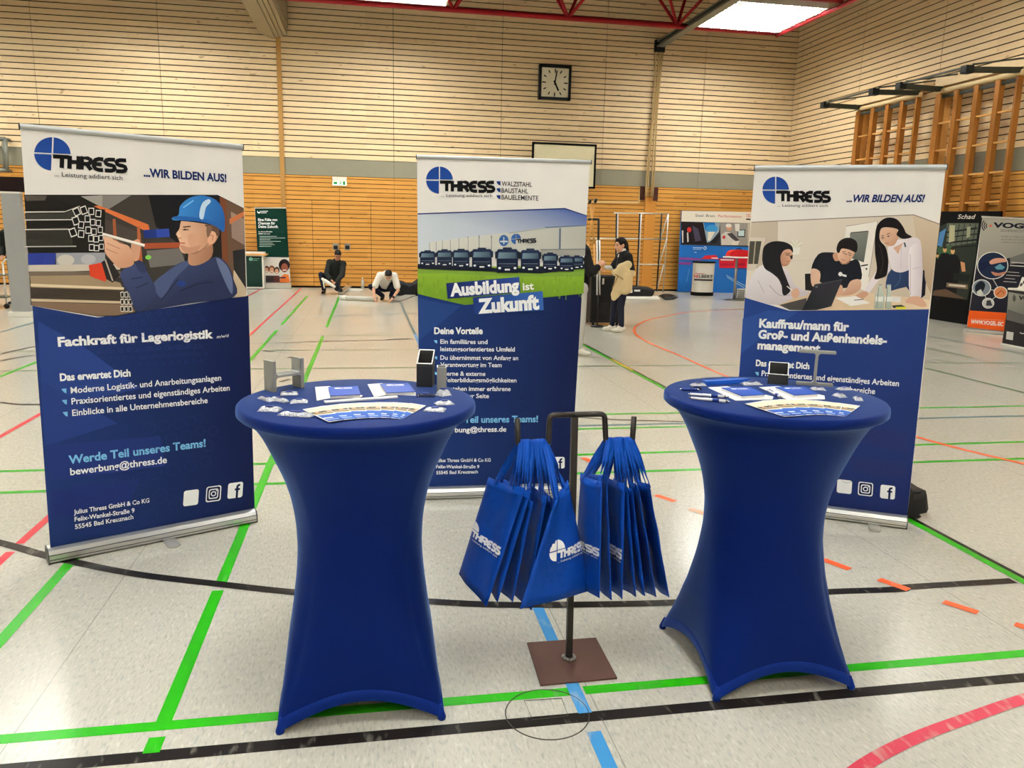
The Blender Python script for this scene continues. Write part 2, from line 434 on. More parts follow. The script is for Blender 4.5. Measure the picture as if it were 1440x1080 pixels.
# ------------------------------------------------------------------ court lines, painted on the floor
def line_mat(name, col, worn=0., spec=.3):
    M = bpy.data.materials.new(name); M.use_nodes = True; N = M.node_tree; b = N.nodes['Principled BSDF']
    nz = N.nodes.new('ShaderNodeTexNoise'); nz.inputs['Scale'].default_value = 22; nz.inputs['Detail'].default_value = 5
    tc = N.nodes.new('ShaderNodeTexCoord'); mp = N.nodes.new('ShaderNodeMapping'); mp.inputs['Scale'].default_value = (1, .3, 1)
    N.links.new(tc.outputs['Object'], mp.inputs[0]); N.links.new(mp.outputs[0], nz.inputs['Vector'])
    r = N.nodes.new('ShaderNodeValToRGB'); r.color_ramp.elements[0].position = .60 - worn * .12; r.color_ramp.elements[1].position = .70
    c = lin(col); r.color_ramp.elements[0].color = c + (1,)
    wcol = lin((196, 190, 176)); k = .12 + worn * .6
    r.color_ramp.elements[1].color = tuple(x * (1 - k) + y * k for x, y in zip(c, wcol)) + (1,)
    N.links.new(nz.outputs['Fac'], r.inputs[0]); N.links.new(r.outputs[0], b.inputs['Base Color'])
    b.inputs['Roughness'].default_value = .3; b.inputs['Specular IOR Level'].default_value = spec
    return M
LM = dict(black=line_mat('line_black', (30, 26, 25), .15, .12), green=line_mat('line_green', (36, 160, 6)), red=line_mat('line_red', (206, 44, 60), .1),
          worn_red=line_mat('line_worn_red', (196, 56, 78), .9), orange=line_mat('line_orange', (238, 98, 52), .1), blue=line_mat('line_blue', (66, 142, 200), .5),
          teal=line_mat('line_teal', (84, 112, 114), .2, .05), dark_green=line_mat('line_dark_green', (72, 104, 62), .2, .05), yellow=line_mat('line_yellow', (205, 170, 50), .2), pale=line_mat('line_pale', (226, 222, 210), .1),
          pale_orange=line_mat('line_pale_orange', (240, 170, 130), .4))
_lz = [.0006]
def court(pts, wid, col):
    _lz[0] += .00004
    P = [Vector((p[0], p[1], _lz[0])) for p in pts]; L = []; R = []
    for i, p in enumerate(P):
        t = (P[min(i + 1, len(P) - 1)] - P[max(i - 1, 0)]).normalized(); n = Vector((-t.y, t.x, 0)) * wid / 2
        L.append(p + n); R.append(p - n)
    k = len(P); mb = MB(); mb.add(L + R, [(i, k + i, k + i + 1, i + 1) for i in range(k - 1)])
    return mb.build('court_line', LM[col], floor, fix=False)
def fp(u, v): p = at_z(u, v); return (p.x, p.y)
def hline(y, x0, x1, wid, col): court([(x0, y), (x1, y)], wid, col)
def vline(x, y0, y1, wid, col): court([(x, y0), (x, y1)], wid, col)
def curve(px, wid, col, n=8): court(smooth_poly([fp(*p) for p in px], n, False), wid, col)
# across the hall
hline(2.393, -12, 12.4, .057, 'black')
hline(2.553, -12, .625 + .12, .052, 'green'); hline(2.553, fp(822, 972)[0], 12.4, .052, 'green')
hline(5.62, -12, 12.4, .05, 'green'); hline(5.155, -12, 12.4, .05, 'green')
hline(6.93, fp(840, 581)[0] - 1.2, 12.4, .05, 'green')
hline(6.512, fp(820, 599)[0] - 1.4, 12.4, .05, 'teal'); hline(6.40, fp(820, 601)[0] - 1, fp(972, 598)[0], .045, 'green')
curve([(620, 575), (740, 581), (852, 589.6), (967, 593), (1040, 595)], .03, 'black')
hline(9.575, -12, 12.4, .05, 'dark_green')
hline(17.08, -12, 12.4, .05, 'dark_green'); hline(11.05, -4.5, 1.2, .04, 'dark_green'); hline(12.6, -4.0, 12, .035, 'dark_green')
curve([(230, 455), (349, 448.4), (470, 444), (587, 440.6), (700, 437)], .05, 'teal')
curve([(0, 566), (55, 569), (200, 560)], .05, 'black')
curve([(0, 498), (48, 487.5), (150, 468)], .05, 'black'); curve([(0, 508), (49, 500), (200, 489), (349, 483.4), (470, 480), (587, 477)], .05, 'black')
curve([(0, 467.5), (46, 454), (120, 432)], .05, 'teal')
for a, b in (((361, 492), (385, 495)), ((406, 502), (418, 505.6)), ((394, 537), (408, 533)), ((457, 479.6), (461, 479.4)), ((543, 477.5), (577, 476))): curve([a, b], .05, 'black', 2)
# along the hall
vline(-1.47, 3.13, fp(390, 464)[1], .052, 'green'); vline(-1.47, fp(395, 457)[1], fp(432, 416)[1], .052, 'green')
XC = -.70
vline(XC, fp(207, 1060)[1], fp(222, 1037)[1], .052, 'green'); vline(XC, fp(230, 1015)[1], fp(302, 831)[1], .052, 'green')
vline(XC, fp(306, 819)[1], fp(455, 473)[1], .052, 'green'); vline(XC, fp(460, 460)[1], fp(479, 416)[1], .052, 'green')
vline(-1.81, 2.2, fp(20, 776)[1], .045, 'red'); vline(-1.81, fp(27, 765)[1], 22.4, .045, 'red')
vline(-2.84, 4, 22.2, .045, 'red')
vline(-3.925, 4, 15, .05, 'green')
BX = .735
vline(BX, fp(752, 862)[1] - .0, fp(587, 470)[1], .05, 'blue'); vline(BX, fp(826, 1003)[1], fp(752, 862)[1], .05, 'blue'); vline(BX, 1.6, fp(838, 1029)[1], .05, 'blue')
vline(BX, fp(587, 470)[1], 20.5, .05, 'teal')
vline(3.205, 2.0, fp(824, 484)[1], .05, 'green'); vline(3.245, 2.0, fp(824, 484)[1], .03, 'black'); vline(3.225, fp(897, 521)[1], fp(864, 505)[1], .05, 'yellow')
vline(7.3, 4, 15, .05, 'dark_green'); vline(9.85, 6, 16, .05, 'teal'); vline(8.7, 10, 18, .05, 'dark_green')
# curves
curve([(-120, 735), (0, 763.5), (67, 782), (180, 806), (310, 822), (423, 834), (600, 846), (690, 850.5), (780, 851), (940, 848), (1060, 840), (1159, 833), (1264, 829), (1282, 825.6), (1425, 817)], .057, 'black')
curve([(1060, 434), (980, 438), (944.5, 443), (912, 450), (895.6, 457.8), (892, 465), (897, 472.6), (917.8, 484.4), (953, 499), (983, 512.6), (1017, 527.4), (1090, 552), (1287, 614), (1440, 652.7), (1600, 690)], .05, 'orange')
for a, b, cc in (((820, 644), (836, 652), 'orange'), ((922, 696.5), (949, 705.5), 'orange'), ((970, 716), (997, 724.5), 'pale_orange'), ((1157, 787), (1195, 801), 'orange'), ((1236, 815), (1278, 830), 'orange'), ((1327, 846.5), (1375, 862), 'orange'), ((1427, 878), (1475, 893), 'orange'), ((1070, 754), (1100, 765), 'orange')): curve([a, b], .05, cc, 2)
curve([(1180, 1105), (1210, 1080), (1250, 1056), (1300, 1033), (1360, 1011), (1440, 983.5), (1530, 960)], .05, 'worn_red')
# round floor socket cover with its flap, let into the floor
cc = at_z(769.5, 1003.5); rad = (at_z(828, 1003) - at_z(711, 1004)).length / 2
ring = MB(); ring.tube([(cc.x + rad * math.cos(t), cc.y + rad * math.sin(t), .0006) for t in [2 * math.pi * i / 48 for i in range(48)]], .0022, 6, closed=True)
sock = struct(ring.build('floor_socket_cover', mat('joint_dark', (70, 66, 60), .6)))
dk = MB(); dk.lathe([(0, .0032), (rad - .004, .0032), (rad - .004, .0)], (cc.x, cc.y, 0), 48, smooth=False)
q = [at_z(*p, .0034) for p in ((737, 985), (790, 982), (799, 1007), (749, 1012))]
fl2 = MB(); fl2.tube(q, .0012, 6, closed=True); fl2.build('socket_flap', mat('joint_dark', (70, 66, 60), .6), sock)

# ================================================================== LIGHTS AND ROOF STRUCTURE
red_steel = mat('red_steel', (150, 24, 34), .45, var=.1)
louvre = mat('louvre_white', (225, 222, 212), .4)
galv = mat('galvanised_rail', (120, 122, 112), .45, .5, var=.1)
tube_glows = {k: emit_mat('lamp_glow_%d' % i, LAMP_TINT, LAMP_POWER * v) for i, (k, v) in enumerate(ROW_POWER.items())}
LZ = 6.98
def luminaire(cx, cy, sx, sy, label, detail=True):
    t = thing('ceiling_light', label, 'ceiling light', (cx, cy, LZ), 'ceiling lights' if detail else 'ceiling lights out of the picture')
    h = MB(); h.lohi((cx - sx / 2, cy - sy / 2, LZ + .10), (cx + sx / 2, cy + sy / 2, LZ + .22)); h.build('housing', louvre, t)
    fr = MB()
    for x in (-1, 1): fr.box((cx + x * sx / 2, cy, LZ + .05), (.03, sy, .12))
    for y in (-1, 1): fr.box((cx, cy + y * sy / 2, LZ + .05), (sx, .03, .12))
    fr.build('frame', louvre, t)
    for k in range(4):
        tb = MB(); y = cy + sy * (-.375 + .25 * k); tb.tube([(cx - sx / 2 + .06, y, LZ + .045), (cx + sx / 2 - .06, y, LZ + .045)], .06, 8); tb.build('fluorescent_tube', tube_glows[int(cy)], t)
    g = MB(); nb = 24 if detail else 12; dp = .03 if detail else .05
    for k in range(1, nb): g.box((cx - sx / 2 + sx * k / nb, cy, LZ - .01), (.006, sy, dp))
    nb = 14
    for k in range(1, nb): g.box((cx, cy - sy / 2 + sy * k / nb, LZ - .01), (sx, .008, .045))
    g.build('louvre_grid', louvre, t)
    return t
LAMP_X = (-5.2, .72, 9.60)
luminaire(9.58, 19.40, 2.25, 2.35, 'large square fluorescent ceiling light at upper right, beside the curtain rail')
luminaire(.72, 19.20, 2.40, 2.35, 'fluorescent ceiling light cut by the top edge, above the left table')
for ix, x in enumerate(LAMP_X):
    for iy, y in enumerate((19.3, 13.4, 7.5, 1.6, -4.2)):
        if iy == 0 and ix > 0: continue
        luminaire(x, y, 2.3, 2.3, 'ceiling light of the hall, out of the picture overhead', False)

luminaire(-11.2, 19.3, 2.3, 2.3, 'ceiling light of the hall, out of the picture overhead', False)
luminaire(-11.2, 7.5, 2.3, 2.3, 'ceiling light of the hall, out of the picture overhead', False)
# space frame of red tubes
TZ, TZ2 = 7.0, 8.7
nodes = [-8.4 + 2.94 * i for i in range(0, 7)]
fy = 20.75
sf = thing('roof_truss', 'red tubular steel roof truss below the ceiling near the back wall', 'roof truss', (0, fy, TZ))
ch = MB(); ch.tube([(WL + .2, fy, TZ), (10.76, fy - .0, TZ)], .065, 10); ch.build('bottom_chord', red_steel, sf)
for x in [-14.3, -11.3] + [2.154 - 2.91 * i for i in range(1, 4)] + [2.154, 5.06, 7.97, 10.76]:
    for dx, dy in ((-1.35, -1.5), (1.35, -1.5), (-.6, 1.4), (.9, 1.4)):
        if x + dx > WX - .1: continue
        b = MB(); b.tube([(x, fy, TZ), (x + dx, fy + dy, TZ2)], .042, 8); b.build('diagonal_strut', red_steel, sf)
for dy in (-1.5, 1.4):
    b = MB(); b.tube([(WL + .2, fy + dy, TZ2), (WX - .2, fy + dy, TZ2)], .06, 8); b.build('top_chord', red_steel, sf)
sf2 = thing('roof_truss', 'red tubular steel beam running over the ceiling light at upper right', 'roof truss', (8, 17.8, TZ))
ch = MB(); ch.tube([(-8, 17.9, TZ + .06), (10.80, 17.8, TZ + .06)], .08, 10); ch.build('bottom_chord', red_steel, sf2)
ch = MB(); ch.tube([(10.78, 20.75, TZ - .06), (10.82, 6, TZ - .06)], .05, 10); ch.build('side_chord', red_steel, sf2)
for x in (2.1, 5.0, 7.95, 10.78):
    for dx, dy in ((-1.3, -1.4), (1.3, -1.4), (-1.1, 1.2), (.5, 1.2)):
        b = MB(); b.tube([(x, 17.85, TZ + .06), (x + dx, 17.85 + dy, TZ2)], .045, 8); b.build('diagonal_strut', red_steel, sf2)

# curtain rail at the right with its hanging cords
rl = thing('curtain_rail', 'grey steel curtain rail running back to the wall beside the right ceiling light', 'curtain rail', (8.28, 22.8, 6.95))
b = MB()
b.lohi((8.17, 4, 6.93), (8.39, 22.86, 6.97)); b.lohi((8.17, 4, 7.05), (8.39, 22.86, 7.09)); b.lohi((8.26, 4, 6.95), (8.30, 22.86, 7.07)); b.build('rail_profile', galv, rl)
b = MB(); b.lohi((8.13, 22.78, 6.80), (8.43, 22.88, 7.12)); b.build('end_bracket', dark_metal, rl)
cord = mat('cord_beige', (176, 150, 104), .8)
for i, (x0, x1, dy) in enumerate(((8.16, 8.07, .30), (8.24, 8.12, .25), (8.31, 8.22, .18), (8.37, 8.26, .12))):
    c = MB(); pts = [(x0 + (x1 - x0) * t + .03 * math.sin(t * 5 + i), WY - .10 - dy * t * .4, 6.8 - 4.05 * t) for t in [k / 16 for k in range(17)]]
    c.tube(pts, .022, 6)
    c.build('hanging_cord', cord, rl)
# folded partition curtain housing at the left
dl, dr = -2.72, -2.02
cb = mat('curtain_box_beige', (150, 138, 112), .6, var=.08)
du = thing('curtain_housing', 'beige ribbed partition curtain housing hanging from the ceiling at upper left', 'curtain housing', (-2.35, 22.7, 6.6))
b = MB()
for k in range(7):
    x = dl + (dr - dl) * (k + .5) / 7; z = 6.50 + .10 * abs(k - 3) / 3
    b.lohi((x - .045, 8, z), (x + .045, 22.84, z + .4))
b.build('ribbed_bottom', cb, du)
b = MB(); b.lohi((dl - .03, 8, 6.78), (dl + .02, 22.84, 7.6)); b.lohi((dr - .02, 8, 6.78), (dr + .03, 22.84, 7.6)); b.lohi((dl, 8, 7.0), (dr, 22.8, 7.5)); b.build('side_panel', cb, du)
g = MB(); g.lohi((-2.31, WY - .06, 0.02), (-2.19, WY - .0285, 6.62)); tag(g.build('curtain_guide', mat('guide_tan', (170, 128, 70), .6)), 'narrow tan vertical guide strip on the back wall at left', 'wall strip')
# wooden pilaster behind the cords
pil = MB(); a = at_y(905, 330, WY); b_ = at_y(918, 330, WY); pil.lohi((a.x - .02, WY - .07, 0), (b_.x + .02, WY - .0285, 2.75))
tag(pil.build('wall_post', mat('post_wood', (196, 134, 58), .5, var=.1, stretch=(4, 4, .5))), 'plain wooden wall post under the hanging curtain cords', 'post')

# ================================================================== ROLL-UP BANNERS
alu = mat('aluminium', (214, 214, 210), .32, .85, var=.03, stretch=(.3, 6, 6))
alu_dark = mat('aluminium_groove', (96, 96, 94), .4, .8)
rail_alu = mat('rail_aluminium', (176, 178, 178), .45, .5)
film_white = mat('banner_film', (226, 222, 218), .5, spec=.3)
film_back = mat('banner_back', (190, 190, 188), .6)
plastic_black = mat('plastic_black', (24, 24, 26), .45)
NAVY, NAVY2, LOGO, SKY = (30, 50, 106), (17, 26, 66), (26, 62, 136), (120, 184, 224)
WHITE = (240, 240, 240)

def crop(ox, oy, k):
    return lambda p: (ox + p[0] / k, oy + p[1] / k)

# stroke lettering of the company logo, one unit = radius of its round emblem
LET = {
 'T': [[(-.24, .86), (.70, .86)], [(.30, .86), (.30, .02)]],
 'H': [[(0, .98), (0, 0)], [(.52, .98), (.52, 0)], [(0, .52), (.52, .52)]],
 'R': [[(0, 0), (0, .86), (.36, .86), (.50, .78), (.52, .64), (.46, .50), (.32, .44), (.06, .44)], [(.28, .44), (.56, 0)]],
 'E': [[(.55, .84), (.28, .86), (.10, .78), (0, .62), (0, .30), (.10, .12), (.28, .04), (.55, .04)], [(0, .46), (.46, .46)]],
 'S': [[(.56, .86), (.20, .86), (.06, .80), (0, .68), (.05, .54), (.18, .47), (.36, .44), (.50, .38), (.55, .24), (.50, .10), (.36, .03), (-.02, .03)]],
}
def logo(art, c, ex, ey, blue=LOGO, ink=(18, 18, 20), tag_ink=(70, 70, 74), tagline=True, gap=.085, bold=.125):
    c = Vector(c); ex = Vector(ex); ey = Vector(ey)
    M = lambda x, y: art.loc(tuple(c + ex * x + ey * y))
    h = gap / 2
    for q, (sx, sy) in enumerate(((-1, 1), (1, 1), (-1, -1))):
        pts = [(sx * h, sy * h)]
        for i in range(13):
            t = math.asin(h) + (math.pi / 2 - 2 * math.asin(h)) * i / 12
            pts.append((sx * math.cos(t), sy * math.sin(t)))
        art.polyc([M(*p) for p in pts], blue)
    x = .22; hgt = .80; y0 = -.86
    u = (Vector(M(1, 0)) - Vector(M(0, 0))).length
    for ch, wd in (('T', .78), ('H', .74), ('R', .74), ('E', .70), ('S', .68), ('S', .60)):
        for st in LET[ch]:
            art.linec([M(x - .02 + (p[0] + .06) * .94, y0 + p[1] * hgt + .03) for p in st], u * bold, ink)
            for p in (st[1:-1] if len(st) > 2 else []): art.disc(M(x - .02 + (p[0] + .06) * .94, y0 + p[1] * hgt + .03), u * bold, ink, 8)
        x += wd * .90
    if tagline:
        a = Vector(M(.10, -1.22)); b = Vector(M(3.92, -1.22))
        art.textc('... Leistung addiert sich', a, b, u * .21, tag_ink, .004)

def bullets(art, pts, s, col):
    for x, y in pts: art.poly([(x, y), (x + s, y), (x + s * .95, y + s * .8), (x + s * .55, y + s * .7), (x + s * .2, y + s * .35)], col)

def rings(art, pts, col, k=.012, n=18):
    for x, y, r in pts: art.disc((x, y), r, col, n, r_in=r - k * .35)

def icon_tile(art, q, kind):
    """q: centre, ex (half width), ey (half height) in crop pixels"""
    c, ex, ey = (Vector(a) for a in q)
    M = lambda x, y: art.loc(tuple(c + ex * x + ey * y))
    def rr(s, r, n=5):
        out = []
        for cx, cy, a in ((1, 1, 0), (-1, 1, 90), (-1, -1, 180), (1, -1, 270)):
            for i in range(n + 1):
                t = math.radians(a + 90 * i / n); out.append(M(cx * (s - r) + r * math.cos(t), cy * (s - r) + r * math.sin(t)))
        return out
    art.polyc(rr(1, .3), WHITE)
    u = (Vector(M(1, 0)) - Vector(M(0, 0))).length
    if kind == 'camera':
        art.polyc(rr(.86, .24), NAVY2); art.polyc(rr(.64, .28), WHITE); art.polyc(rr(.50, .2), NAVY2)
        art.disc(M(0, 0), u * .36, WHITE, 20, r_in=u * .22); art.disc(M(.36, .36), u * .08, WHITE, 10)
    elif kind == 'f':
        st = [(.62, .62), (.42, .62), (.30, .54), (.25, .40), (.25, -1.0)]
        art.linec([M(*p) for p in st], u * .15, NAVY2); art.linec([M(-.08, .10), M(.62, .10)], u * .14, NAVY2)

def banner(label, A, B, quad, rail, depth=.10, base_h=.075, group='company roll-up banners', foot_px=None, foot_t=(.5,), plane_off=.045):
    """A, B: floor pixels of the front lower corners of the base; quad: TL, TR, BR, BL pixels of the printed film"""
    a = at_z(*A) if len(A) == 2 else Vector(A); b = at_z(*B) if len(B) == 2 else Vector(B)
    ux = (b - a).normalized(); un = ux.cross(Vector((0, 0, 1))); uz = Vector((0, 0, 1)); L = (b - a).length
    mid = (a + b) / 2 - un * depth / 2
    t = thing('roll_up_banner', label, 'banner', mid, group)
    cs = MB(); prof = [(0, .012), (0, base_h * .55), (.012, base_h * .9), (.03, base_h), (depth - .02, base_h), (depth, base_h * .7), (depth, .012), (depth - .01, .004), (.01, .004)]
    cs.prism([(-p[0], p[1]) for p in prof], a, un, uz, ux, L); cs.build('cassette', alu, t)
    gr = MB()
    for z in (.3, .62): gr.box((a + b) / 2 + un * .0005 + uz * (base_h * z), (L, .002, .004), (ux, un, uz))
    gr.build('cassette_groove', alu_dark, t)
    for e, s in ((a, -1), (b, 1)):
        c = MB(); c.prism([(-p[0] + (.003 if p[0] < .05 else -.003), p[1] + (.003 if p[1] > .03 else -.003)) for p in prof], e - ux * (.006 if s < 0 else 0), un, uz, ux, .006); c.build('end_cap', alu_dark, t)
    for ft in foot_t:
        p = a + ux * (L * ft)
        f = MB(); f.prism([(-.03, -.02), (-.03, .09)] + [(.03 * math.cos(math.pi - math.pi * i / 8), .09 + .028 * math.sin(math.pi * i / 8)) for i in range(1, 8)] + [(.03, .09), (.03, -.02)], p + uz * .002, ux, un, uz, .008); f.build('foot', alu, t)
    o = a - un * plane_off
    P = [at_plane(*q, o, un) for q in quad]
    pm = MB(); pm.add(P + [p - un * .0012 for p in P], [(3, 2, 1, 0), (4, 5, 6, 7), (0, 1, 5, 4), (1, 2, 6, 5), (2, 3, 7, 6), (3, 0, 4, 7)])
    panel = pm.build('panel', film_white, t)
    R = [at_plane(*q, o, un) for q in rail]        # TL, TR, BR, BL
    rd = (R[1] - R[0]).normalized(); hh = (R[3] - R[0]).length
    rm = MB(); w_ = hh / 2
    rm.prism([(w_ * .8 * math.cos(x), w_ * math.sin(x)) for x in [2 * math.pi * i / 14 for i in range(14)]], (R[0] + R[3]) / 2, un, uz, rd, (R[1] - R[0]).length)
    top = rm.build('top_rail', rail_alu, t)
    for e in (0, 1):
        pp = (R[0] + R[3]) / 2 if e == 0 else (R[1] + R[2]) / 2
        k = MB(); k.prism([(w_ * .9 * math.cos(x), w_ * 1.08 * math.sin(x)) for x in [2 * math.pi * i / 14 for i in range(14)]], pp - rd * (.004 if e == 0 else 0), un, uz, rd, .004); k.build('rail_cap', plastic_black, top)
    c = (a + b) / 2 - un * (depth * .72); topz = (R[0] + R[1]).z / 2 - .02
    pl = MB(); pl.tube([c + uz * base_h * .9, Vector((c.x, c.y, topz))], .010, 10); pl.build('support_pole', alu, t)
    return t, panel, o, ux, uz, un, P

def new_art(fr, px, lift=.0005):
    t, panel, o, ux, uz, un, P = fr
    return Art(o, ux, uz, un, lift, .00002, px)

# ------------------------------------------------------------------ left banner
C1, C2 = crop(0, 160, 3.7895), crop(0, 430, 2.8421)
FL = banner('left roll-up banner, its photo a man in a blue helmet inspecting steel tubes', (70.4, 794.9), (361, 735.4), [(28.6, 182), (340.4, 209.5), (358.2, 721), (71.4, 778)],
            [(27.2, 173), (341, 203), (341, 210), (28, 182)], foot_t=(.54,))
panel = FL[1]
A = new_art(FL, C1)
q = [A.loc(((p[0]) * 3.7895, (p[1] - 160) * 3.7895)) for p in ((45.5, 430), (91, 438.5), (137, 446.5), (240, 432), (349.2, 415.5), (358.2, 721), (71.4, 778))]
A.polyc(q, NAVY, NAVY2, (q[0], q[4]))
A2 = new_art(FL, C2, .0008)
for pts, cc in (([(150, 60), (330, 160), (560, 330), (170, 420)], (38, 60, 124)), ([(165, 300), (470, 470), (180, 560)], (36, 56, 120)), ([(190, 560), (640, 520), (660, 640), (200, 700)], (32, 48, 110)), ([(200, 740), (560, 690), (520, 780), (205, 860)], (30, 44, 104))): A2.poly(pts, cc)
NF = A
random.seed(3)
for gx, gy, nx, ny, r in ((400, 40, 11, 5, 19), (390, 130, 13, 4, 15), (560, 180, 9, 3, 15)):
    for i in range(nx):
        for j in range(ny):
            p = A2.loc((gx + (i + .5 * (j % 2)) * 2.05 * r + random.uniform(-3, 3), gy + j * 1.85 * r - i * 2)); A2.disc(p, .0115 if r > 16 else .009, (44, 60, 118), 12, r_in=.0100 if r > 16 else .0078)
for i, (x, y, r) in enumerate([(595, 490, 28), (655, 478, 26), (715, 470, 24), (760, 460, 22), (795, 448, 20), (620, 548, 30), (685, 535, 27), (745, 520, 24), (800, 500, 22), (550, 560, 30), (485, 710, 36), (560, 690, 30), (620, 670, 28), (690, 655, 30), (760, 640, 26), (820, 620, 25), (560, 780, 30), (640, 760, 34), (700, 790, 30), (600, 840, 30), (500, 860, 30), (830, 560, 26), (850, 500, 22)]):
    p = A2.loc((x, y)); rr = r * .00115; A2.disc(p, rr, (42, 56, 112), 22, r_in=rr - .0016)
NF.mb.add(A2.mb.v, A2.mb.f, 0, False, list(A2.mb.c)); NF.build('navy_field', panel)
A = new_art(FL, C2, .0016)
A.text('Fachkraft für Lagerlogistik', (232, 162), (852, 128), 36, WHITE, 0.040)
A.text('m/w/d', (866, 130), (915, 124), 12, WHITE, 0.006, .2)
A.build('heading', panel); A = new_art(FL, C2, .0016)
A.text('Das erwartet Dich', (240, 300), (522, 281), 29, WHITE, 0.037)
A.build('subheading', panel); A = new_art(FL, C2, .0016)
A.text('Moderne Logistik- und Anarbeitungsanlagen', (283, 350), (884, 298), 25, WHITE, 0.015)
A.poly([(245, 332), (265, 330), (265, 350), (258, 347), (250, 339)], SKY); A.build('bullet_item', panel); A = new_art(FL, C2, .0016)
A.text('Praxisorientiertes und eigenständiges Arbeiten', (286, 394), (918, 338), 25, WHITE, 0.015)
A.poly([(247, 377), (267, 375), (267, 395), (260, 392), (252, 384)], SKY); A.build('bullet_item', panel); A = new_art(FL, C2, .0016)
A.text('Einblicke in alle Unternehmensbereiche', (289, 440), (830, 388), 25, WHITE, 0.015)
for x, y in ((250, 423),): A.poly([(x, y + 2), (x + 20, y), (x + 20, y + 20), (x + 13, y + 17), (x + 5, y + 9)], SKY)
A.build('bullet_item', panel); A = new_art(FL, C2, .0016)
A.text('Werde Teil unseres Teams!', (275, 632), (822, 562), 33, SKY, 0.028)
A.text('bewerbung@thress.de', (281, 677), (667, 627), 28, WHITE, 0.018)
A.build('contact_line', panel); A = new_art(FL, C2, .0016)
A.text('Julius Thress GmbH & Co KG', (295, 833), (597, 785), 18, WHITE, 0.022)
A.text('Felix-Wankel-Straße 9', (298, 862), (538, 825), 18, WHITE, 0.022)
A.text('55545 Bad Kreuznach', (300, 892), (533, 851), 18, WHITE, 0.022)
A.build('address_lines', panel)
for cx, cy, k in ((763, 767, ''), (853, 751, 'camera'), (940, 737, 'f')):
    A = new_art(FL, C2, .0016); icon_tile(A, ((cx, cy), (30, -4), (2, -31)), k); A.build('icon', panel)
A = new_art(FL, C1, .0016)
logo(A, (279, 214), (97, 5.5), (3, -89), tagline=False); A.text('... Leistung addiert sich', (290, 333), (653, 353), 24, (70, 70, 74), 0.009)
A.build('logo', panel)
A = new_art(FL, C1, .0016); A.text('...WIR BILDEN AUS!', (765, 333), (1207, 363), 43, (26, 42, 92), 0.040); A.build('slogan', panel)
# the photo on the left banner
A = new_art(FL, C1, .0007)
photo = [(128, 431), (1160, 432), (1299, 503), (1313, 972), (1000, 1012), (620, 1080), (520, 1080), (170, 1022)]
A.poly(photo, (34, 32, 30))
A.poly([(540, 432), (800, 432), (1000, 600), (960, 1010), (620, 1072), (400, 1050), (165, 1020), (150, 740), (540, 740)], (58, 54, 50))
A.poly([(790, 432), (1160, 432), (1200, 460), (1190, 620), (960, 700), (830, 600)], (28, 27, 30))
A.poly([(1190, 450), (1299, 505), (1312, 970), (1210, 975)], (96, 74, 60)); A.poly([(1230, 520), (1299, 560), (1302, 700), (1235, 660)], (140, 120, 110)); A.poly([(1222, 560), (1300, 520), (1300, 545), (1224, 590)], (176, 104, 66))
A.poly([(1170, 440), (1206, 458), (1216, 800), (1185, 800)], (112, 66, 44))
A.poly([(1240, 730), (1305, 720), (1308, 930), (1250, 900)], (40, 40, 42)); A.poly([(1245, 830), (1310, 930), (1313, 972), (1240, 980)], (196, 176, 150))
A.poly([(540, 434), (700, 434), (560, 520), (530, 470)], (120, 116, 112)); A.poly([(430, 440), (545, 434), (545, 500)], (150, 146, 140))
A.poly([(560, 560), (760, 640), (760, 720), (560, 640)], (70, 62, 58))
A.poly([(500, 492), (530, 490), (790, 590), (800, 628), (770, 622)], (196, 104, 60)); A.poly([(600, 560), (615, 560), (625, 690), (605, 690)], (150, 84, 52))
A.poly([(760, 690), (1000, 684), (1000, 712), (770, 720)], (150, 72, 46)); A.poly([(730, 600), (745, 600), (760, 800), (735, 800)], (160, 88, 54))
A.poly([(762, 620), (900, 612), (905, 655), (770, 664)], (44, 66, 150)); A.poly([(762, 620), (832, 616), (835, 660), (770, 664)], (34, 52, 120))
A.poly([(780, 730), (960, 715), (990, 800), (800, 820)], (104, 100, 98)); A.ell((790, 765), 16, 12, (120, 190, 80))
A.poly([(148, 742), (298, 742), (292, 806), (150, 806)], (40, 54, 132)); A.poly([(298, 742), (560, 740), (560, 810), (300, 806)], (150, 152, 160)); A.ell((350, 780), 46, 30, (196, 190, 180)); A.ell((470, 775), 40, 26, (176, 174, 180))
A.poly([(152, 806), (640, 800), (640, 830), (300, 842), (152, 840)], (196, 186, 172)); A.poly([(152, 840), (640, 838), (660, 872), (160, 880)], (104, 92, 80))
A.poly([(160, 864), (480, 860), (640, 900), (660, 940), (165, 925)], (150, 130, 104)); A.poly([(160, 930), (670, 944), (690, 1020), (168, 1005)], (62, 54, 46)); A.poly([(163, 905), (660, 925), (660, 936), (163, 920)], (214, 196, 168)); A.poly([(165, 985), (690, 1000), (690, 1012), (168, 1000)], (196, 178, 150)); A.poly([(168, 1003), (700, 1016), (720, 1056), (620, 1075), (520, 1076), (170, 1022)], (120, 98, 80))
for i in range(9):
    x = 640 + (i % 3) * 22; y = 950 + (i // 3) * 38; A.poly([(x, y), (x + 18, y - 4), (x + 22, y + 28), (x + 4, y + 30)], (205, 200, 190)); A.poly([(x + 4, y + 5), (x + 16, y + 2), (x + 18, y + 24), (x + 6, y + 26)], (36, 34, 32))
